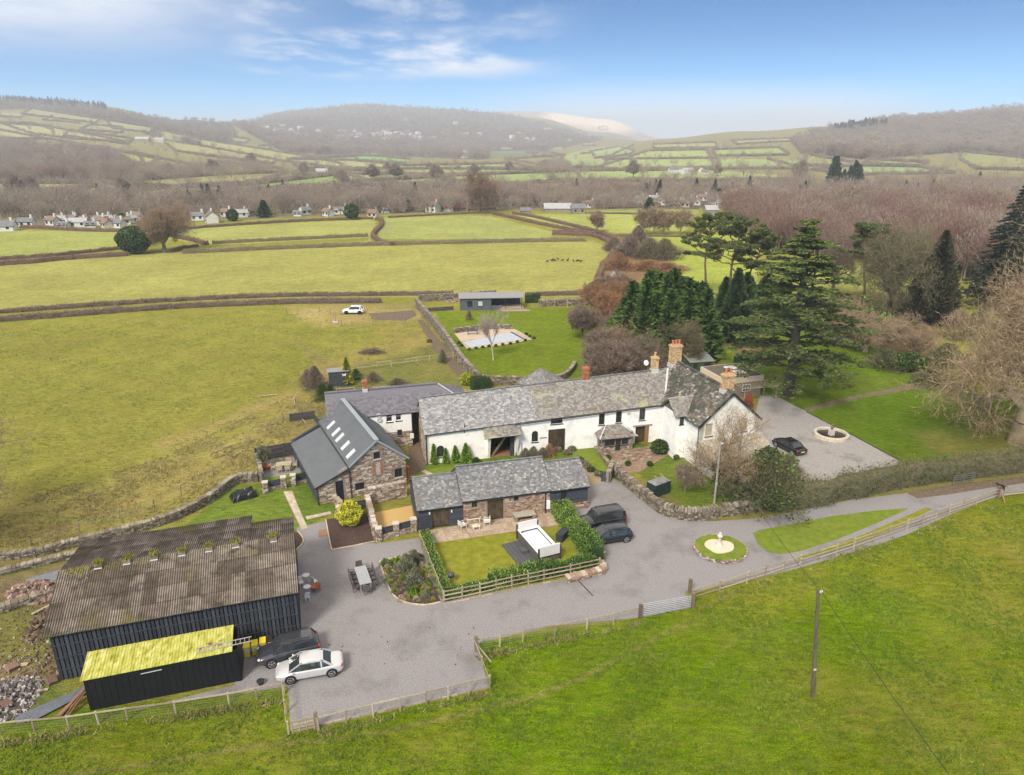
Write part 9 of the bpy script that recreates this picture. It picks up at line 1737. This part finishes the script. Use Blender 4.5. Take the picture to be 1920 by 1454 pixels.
FT=[(743,338,1.0),(818,341,1.0),(726,322,.8),(955,325,.9),(890,330,.9),(1187,334,1.1),(1499,337,1.1),(805,318,.6),(400,327,1.0),(320,330,.8),(472,312,1.1),(1020,322,.9),(232,365,.7),(35,374,1.0),(60,372,.9),(1500,388,.8),(1540,386,.7),(640,345,.8),(570,330,.9),(1345,330,.7),(700,341,1)]
ft['label']='bare tree alone in the far valley fields left of centre'
for k,(x,y,s)in enumerate(FT[:-1]):
 c_=copy_thing(ft,T(x,y),k*1.7,'bare tree alone in the far valley fields, %s from the left'%ordn[sum(q[0]<x for q in FT)+1]);c_.scale=(s,)*3
for k,(x,y,s,lab)in enumerate([(125,396,.9,'dark conifer behind the left village houses'),(437,415,.8,'dark conifer beside the white gable-ended cottage'),(1347,377,1.1,'dark round conifer right of the village centre'),(1279,368,1.0,'dark narrow conifer in the village centre'),(496,408,1.2,'broad dark evergreen between the village cottages'),(660,412,1.1,'dark evergreen mass at the end of the village hedge'),(765,396,.9,'green garden conifer left of the white village house'),(230,421,.7,'little dark conifer at the end of the white terrace'),(1163,500,.7,'dark spiky conifer beside the lane bend')]):
 leaf_ball('garden_conifer',lab,T(x,y),3.0*s,6.6*s,1300,lf_dark,400+k,sz=.7,cat='tree',cone=(.5 if k%2==0 else 0))
wallc={'white':material('far_white_wall',[(.50,.48,.44),(.60,.58,.54)],scale=.4,bump=0),'cream':material('far_cream_wall',[(.50,.44,.34),(.58,.52,.42)],scale=.4,bump=0),'brick':material('far_brick_wall',[(.22,.12,.09),(.30,.18,.13)],scale=.6,bump=0),'stone':material('far_stone_wall',[(.20,.17,.14),(.30,.26,.21)],scale=.6,bump=0)}
roofc={'grey':material('far_grey_roof',[(.13,.13,.14),(.20,.20,.21)],scale=.5,bump=0),'brown':material('far_brown_roof',[(.16,.11,.085),(.24,.17,.13)],scale=.5,bump=0),'pale':material('far_pale_roof',[(.30,.30,.29),(.40,.40,.38)],scale=.5,bump=0),'red':material('far_red_roof',[(.20,.09,.07),(.26,.13,.10)],scale=.5,bump=0)}
hcache={}
def far_house(label,x,y,L=11,W=7,h=4.6,wc='white',rc='grey',rz=0.0,group=None,detail=True,cat='house'):
 key=(L,W,h,wc,rc,detail)
 if key in hcache:t=copy_thing(hcache[key],T(x,y),rz,label)
 else:
  t=empty('cottage' if cat=='house' else'farm_barn',T(x,y),rz,label,cat,group);fr=Frame((0,0),0);rh=h+W*.38;mb=MB()
  for f,l,tp in((Face((-L/2,-W/2,0),(1,0,0),(0,-1,0)),L,[(0,h),(L,h)]),(Face((L/2,W/2,0),(-1,0,0),(0,1,0)),L,[(0,h),(L,h)]),(Face((L/2,-W/2,0),(0,1,0),(1,0,0)),W,[(0,h),(W/2,rh),(W,h)]),(Face((-L/2,W/2,0),(0,-1,0),(-1,0,0)),W,[(0,h),(W/2,rh),(W,h)])):panel(mb,f,l,tp,t=.3,z0=-1.5)
  mb.build('wall',wallc[wc],t,world=False);mb=MB()
  for s in(-1,1):q=[(-L/2-.3,s*(W/2+.4),h-.25),(L/2+.3,s*(W/2+.4),h-.25),(L/2+.3,0,rh+.1),(-L/2-.3,0,rh+.1)];roof_slab(mb,q if s<0 else[q[1],q[0],q[3],q[2]],.2)
  rf=mb.build('roof',roofc[rc],t,world=False)
  if detail:
   mb=MB();mb.box((L*.36,0,rh+.5),(.4,.35,.8));mb.build('chimney',wallc['brick' if wc!='white' else'white'],rf,world=False);n_=max(2,int(L/3.4))
   for i in range(n_):
    for z in((1.4,)if h<3.6 else(1.3,3.5)):mb=MB();mb.box((-L/2+L*(i+.5)/n_,-W/2-.03,z),(.55,.05,.55));mb.build('window',glass,t,world=False)
   for z in((1.5,)if h<3.6 else(1.4,3.6)):mb=MB();mb.box((-L/2-.03,0,z),(.05,.5,.5));mb.build('window',glass,t,world=False)
  hcache[key]=t
 if group:t['group']=group
 t['label']=label;return t
far_house('long low white bungalow at the left edge of the fields',8,433,9,5,2.2,'white','grey',.25);far_house('white village house with steep brown roof beside the green bushes',812,398,6.5,5,3.6,'white','brown',-.5);far_house('low red-roofed bungalow right of the white village house',838,396,7,4.5,2,'white','red',.1);far_house('second red-roofed bungalow beside the big village tree',862,395,9,5,1.8,'brick','red',.1)
far_house('white cottage with its gable towards the fields',398,418,5.5,5.5,3.2,'white','brown',-1.1);far_house('small white cottage alone in the far valley',604,325,14,6,3.0,'white','pale',.1);far_house('stone farmhouse with grey roof beside the lane farm',1084,400,7,5,2.8,'stone','grey',.05);far_house('long grey-roofed farm barn by the lane',1045,397,14,6,2,'stone','pale',.03,detail=False,cat='barn');far_house('grey barn half hidden behind the red wood',1332,404,6,5,3,'stone','pale',.05,detail=False,cat='barn');far_house('black field shelter beside the lane farm',985,400,5,3,1.6,'stone','grey',.1,detail=False,cat='barn')
far_house('white farmhouse on the left valley side',299,267,18,9,5,'white','pale',.2);far_house('long pale barn beside the hillside farmhouse',268,265,26,11,4,'stone','pale',.1,detail=False,cat='barn')
def cluster(where,spots,kinds,group,detail=True,s=.52):
 for i,(x,y)in enumerate(sorted(spots)):
  wc,rc,L,W,h=kinds[i%len(kinds)];far_house('%s house with %s roof, %s from left in %s'%(wc.replace('bright','white'),rc,ordn[min(i,29)],where),x+2.5*sin(i*7.1),y+1.5*sin(i*3.3+1),L*s,W*s,h*s,wc,rc,(.15,-.3,.5,1.4,-.1,.9,-.7)[i%7],group,detail)
K1=[('white','grey',11,7,4.6),('white','brown',10,7,4.8),('white','pale',14,7,4.6),('cream','brown',9,7,4.6),('white','grey',8,6,3.0)]
cluster('left village',[(98,424),(112,418),(144,419),(160,421),(178,420),(196,420),(214,421),(232,422),(104,420),(122,426),(134,421),(150,427),(168,428),(188,423),(204,428),(224,427),(240,418),(256,414),(52,424)],K1,'houses of the left village')
cluster('centre-left hamlet',[(372,412),(424,408),(447,406),(466,405),(560,404),(574,404),(618,404),(640,403),(700,407),(722,400)],K1,'houses of the centre-left hamlet')
cluster('hamlet beyond the lane farm',[(1004,378),(1030,376),(1046,380),(1096,378),(1060,385),(1108,388),(950,384)],K1,'houses beyond the lane farm')
cluster('right village west side',[(1198,378),(1210,384),(1222,377),(1236,382),(1250,386),(1262,376),(1272,384),(1290,379),(1284,388),(1304,384),(1316,377),(1240,374)],K1,'houses of the right village west side')
cluster('right village centre',[(1338,381),(1350,386),(1362,379),(1372,384),(1384,389),(1395,381),(1350,377),(1376,377),(1404,388),(1416,382),(1434,386)],K1[:4],'houses of the right village centre');cluster('right village east side',[(1462,381),(1474,386),(1504,379),(1514,384),(1524,379),(1536,386),(1548,388),(1556,383),(1570,386),(1490,388),(1600,380)],K1[1:],'houses of the right village east side')
g=np.random.default_rng(12);wallc['bright']=material('hill_house_wall',[(.74,.73,.71),(.80,.79,.77)],bump=0);K2=[('bright','pale',16,12,9),('bright','grey',14,10,9),('bright','pale',18,10,9)]
cluster('hillside village',[(650+5.0*i+2*g.normal(),257+3.0*g.normal()-.02*i)for i in range(28)],K2,'tiny houses of the hillside village',False,1.2);cluster('string of houses across the hill gap',[(500,245),(516,250),(528,240),(545,251),(556,254),(600,251),(640,262),(566,246)],K2,'tiny houses across the hill gap',False,1.35)
cluster('scatter over the middle hill',[(758,229),(852,232),(900,253),(962,262),(990,265),(730,255),(870,298),(1000,264)],K2,'tiny houses over the middle hill',False,1.3);cluster('farm on the right valley floor',[(1262,324),(1274,325),(1286,326),(1312,327),(1322,326)],K1,'buildings of the right valley farm',False,.9)
sheet('lane',[(1126,438),(1140,444),(1158,458),(1168,474),(1172,490),(1160,506),(1148,520),(1144,516),(1158,498),(1162,480),(1154,464),(1138,450),(1126,443)],.02,material('lane_tarmac',[(.22,.22,.23),(.30,.30,.31)],scale=1))
cb=None
for k in range(12):
 x,y=1024+6.2*k+2*g.normal(),491+1.5*g.normal()
 if cb is None:
  mb=MB();body_tubes(mb,[((-.3,0,.25),.06),((-.1,0,.3),.16),((.12,0,.38),.13),((.26,0,.48),.08),((.38,0,.46),.02)],k=8);cb=mb.build('crow',gutter_m,None,smooth=True,label='small dark crow feeding in the pale middle field',category='bird',group='crows feeding in the pale field');cb.scale=(1.5,)*3;o=cb
 else:o=cb.copy();SC.collection.objects.link(o)
 o.location=P(x,y);o.rotation_euler=(0,0,g.random()*6)
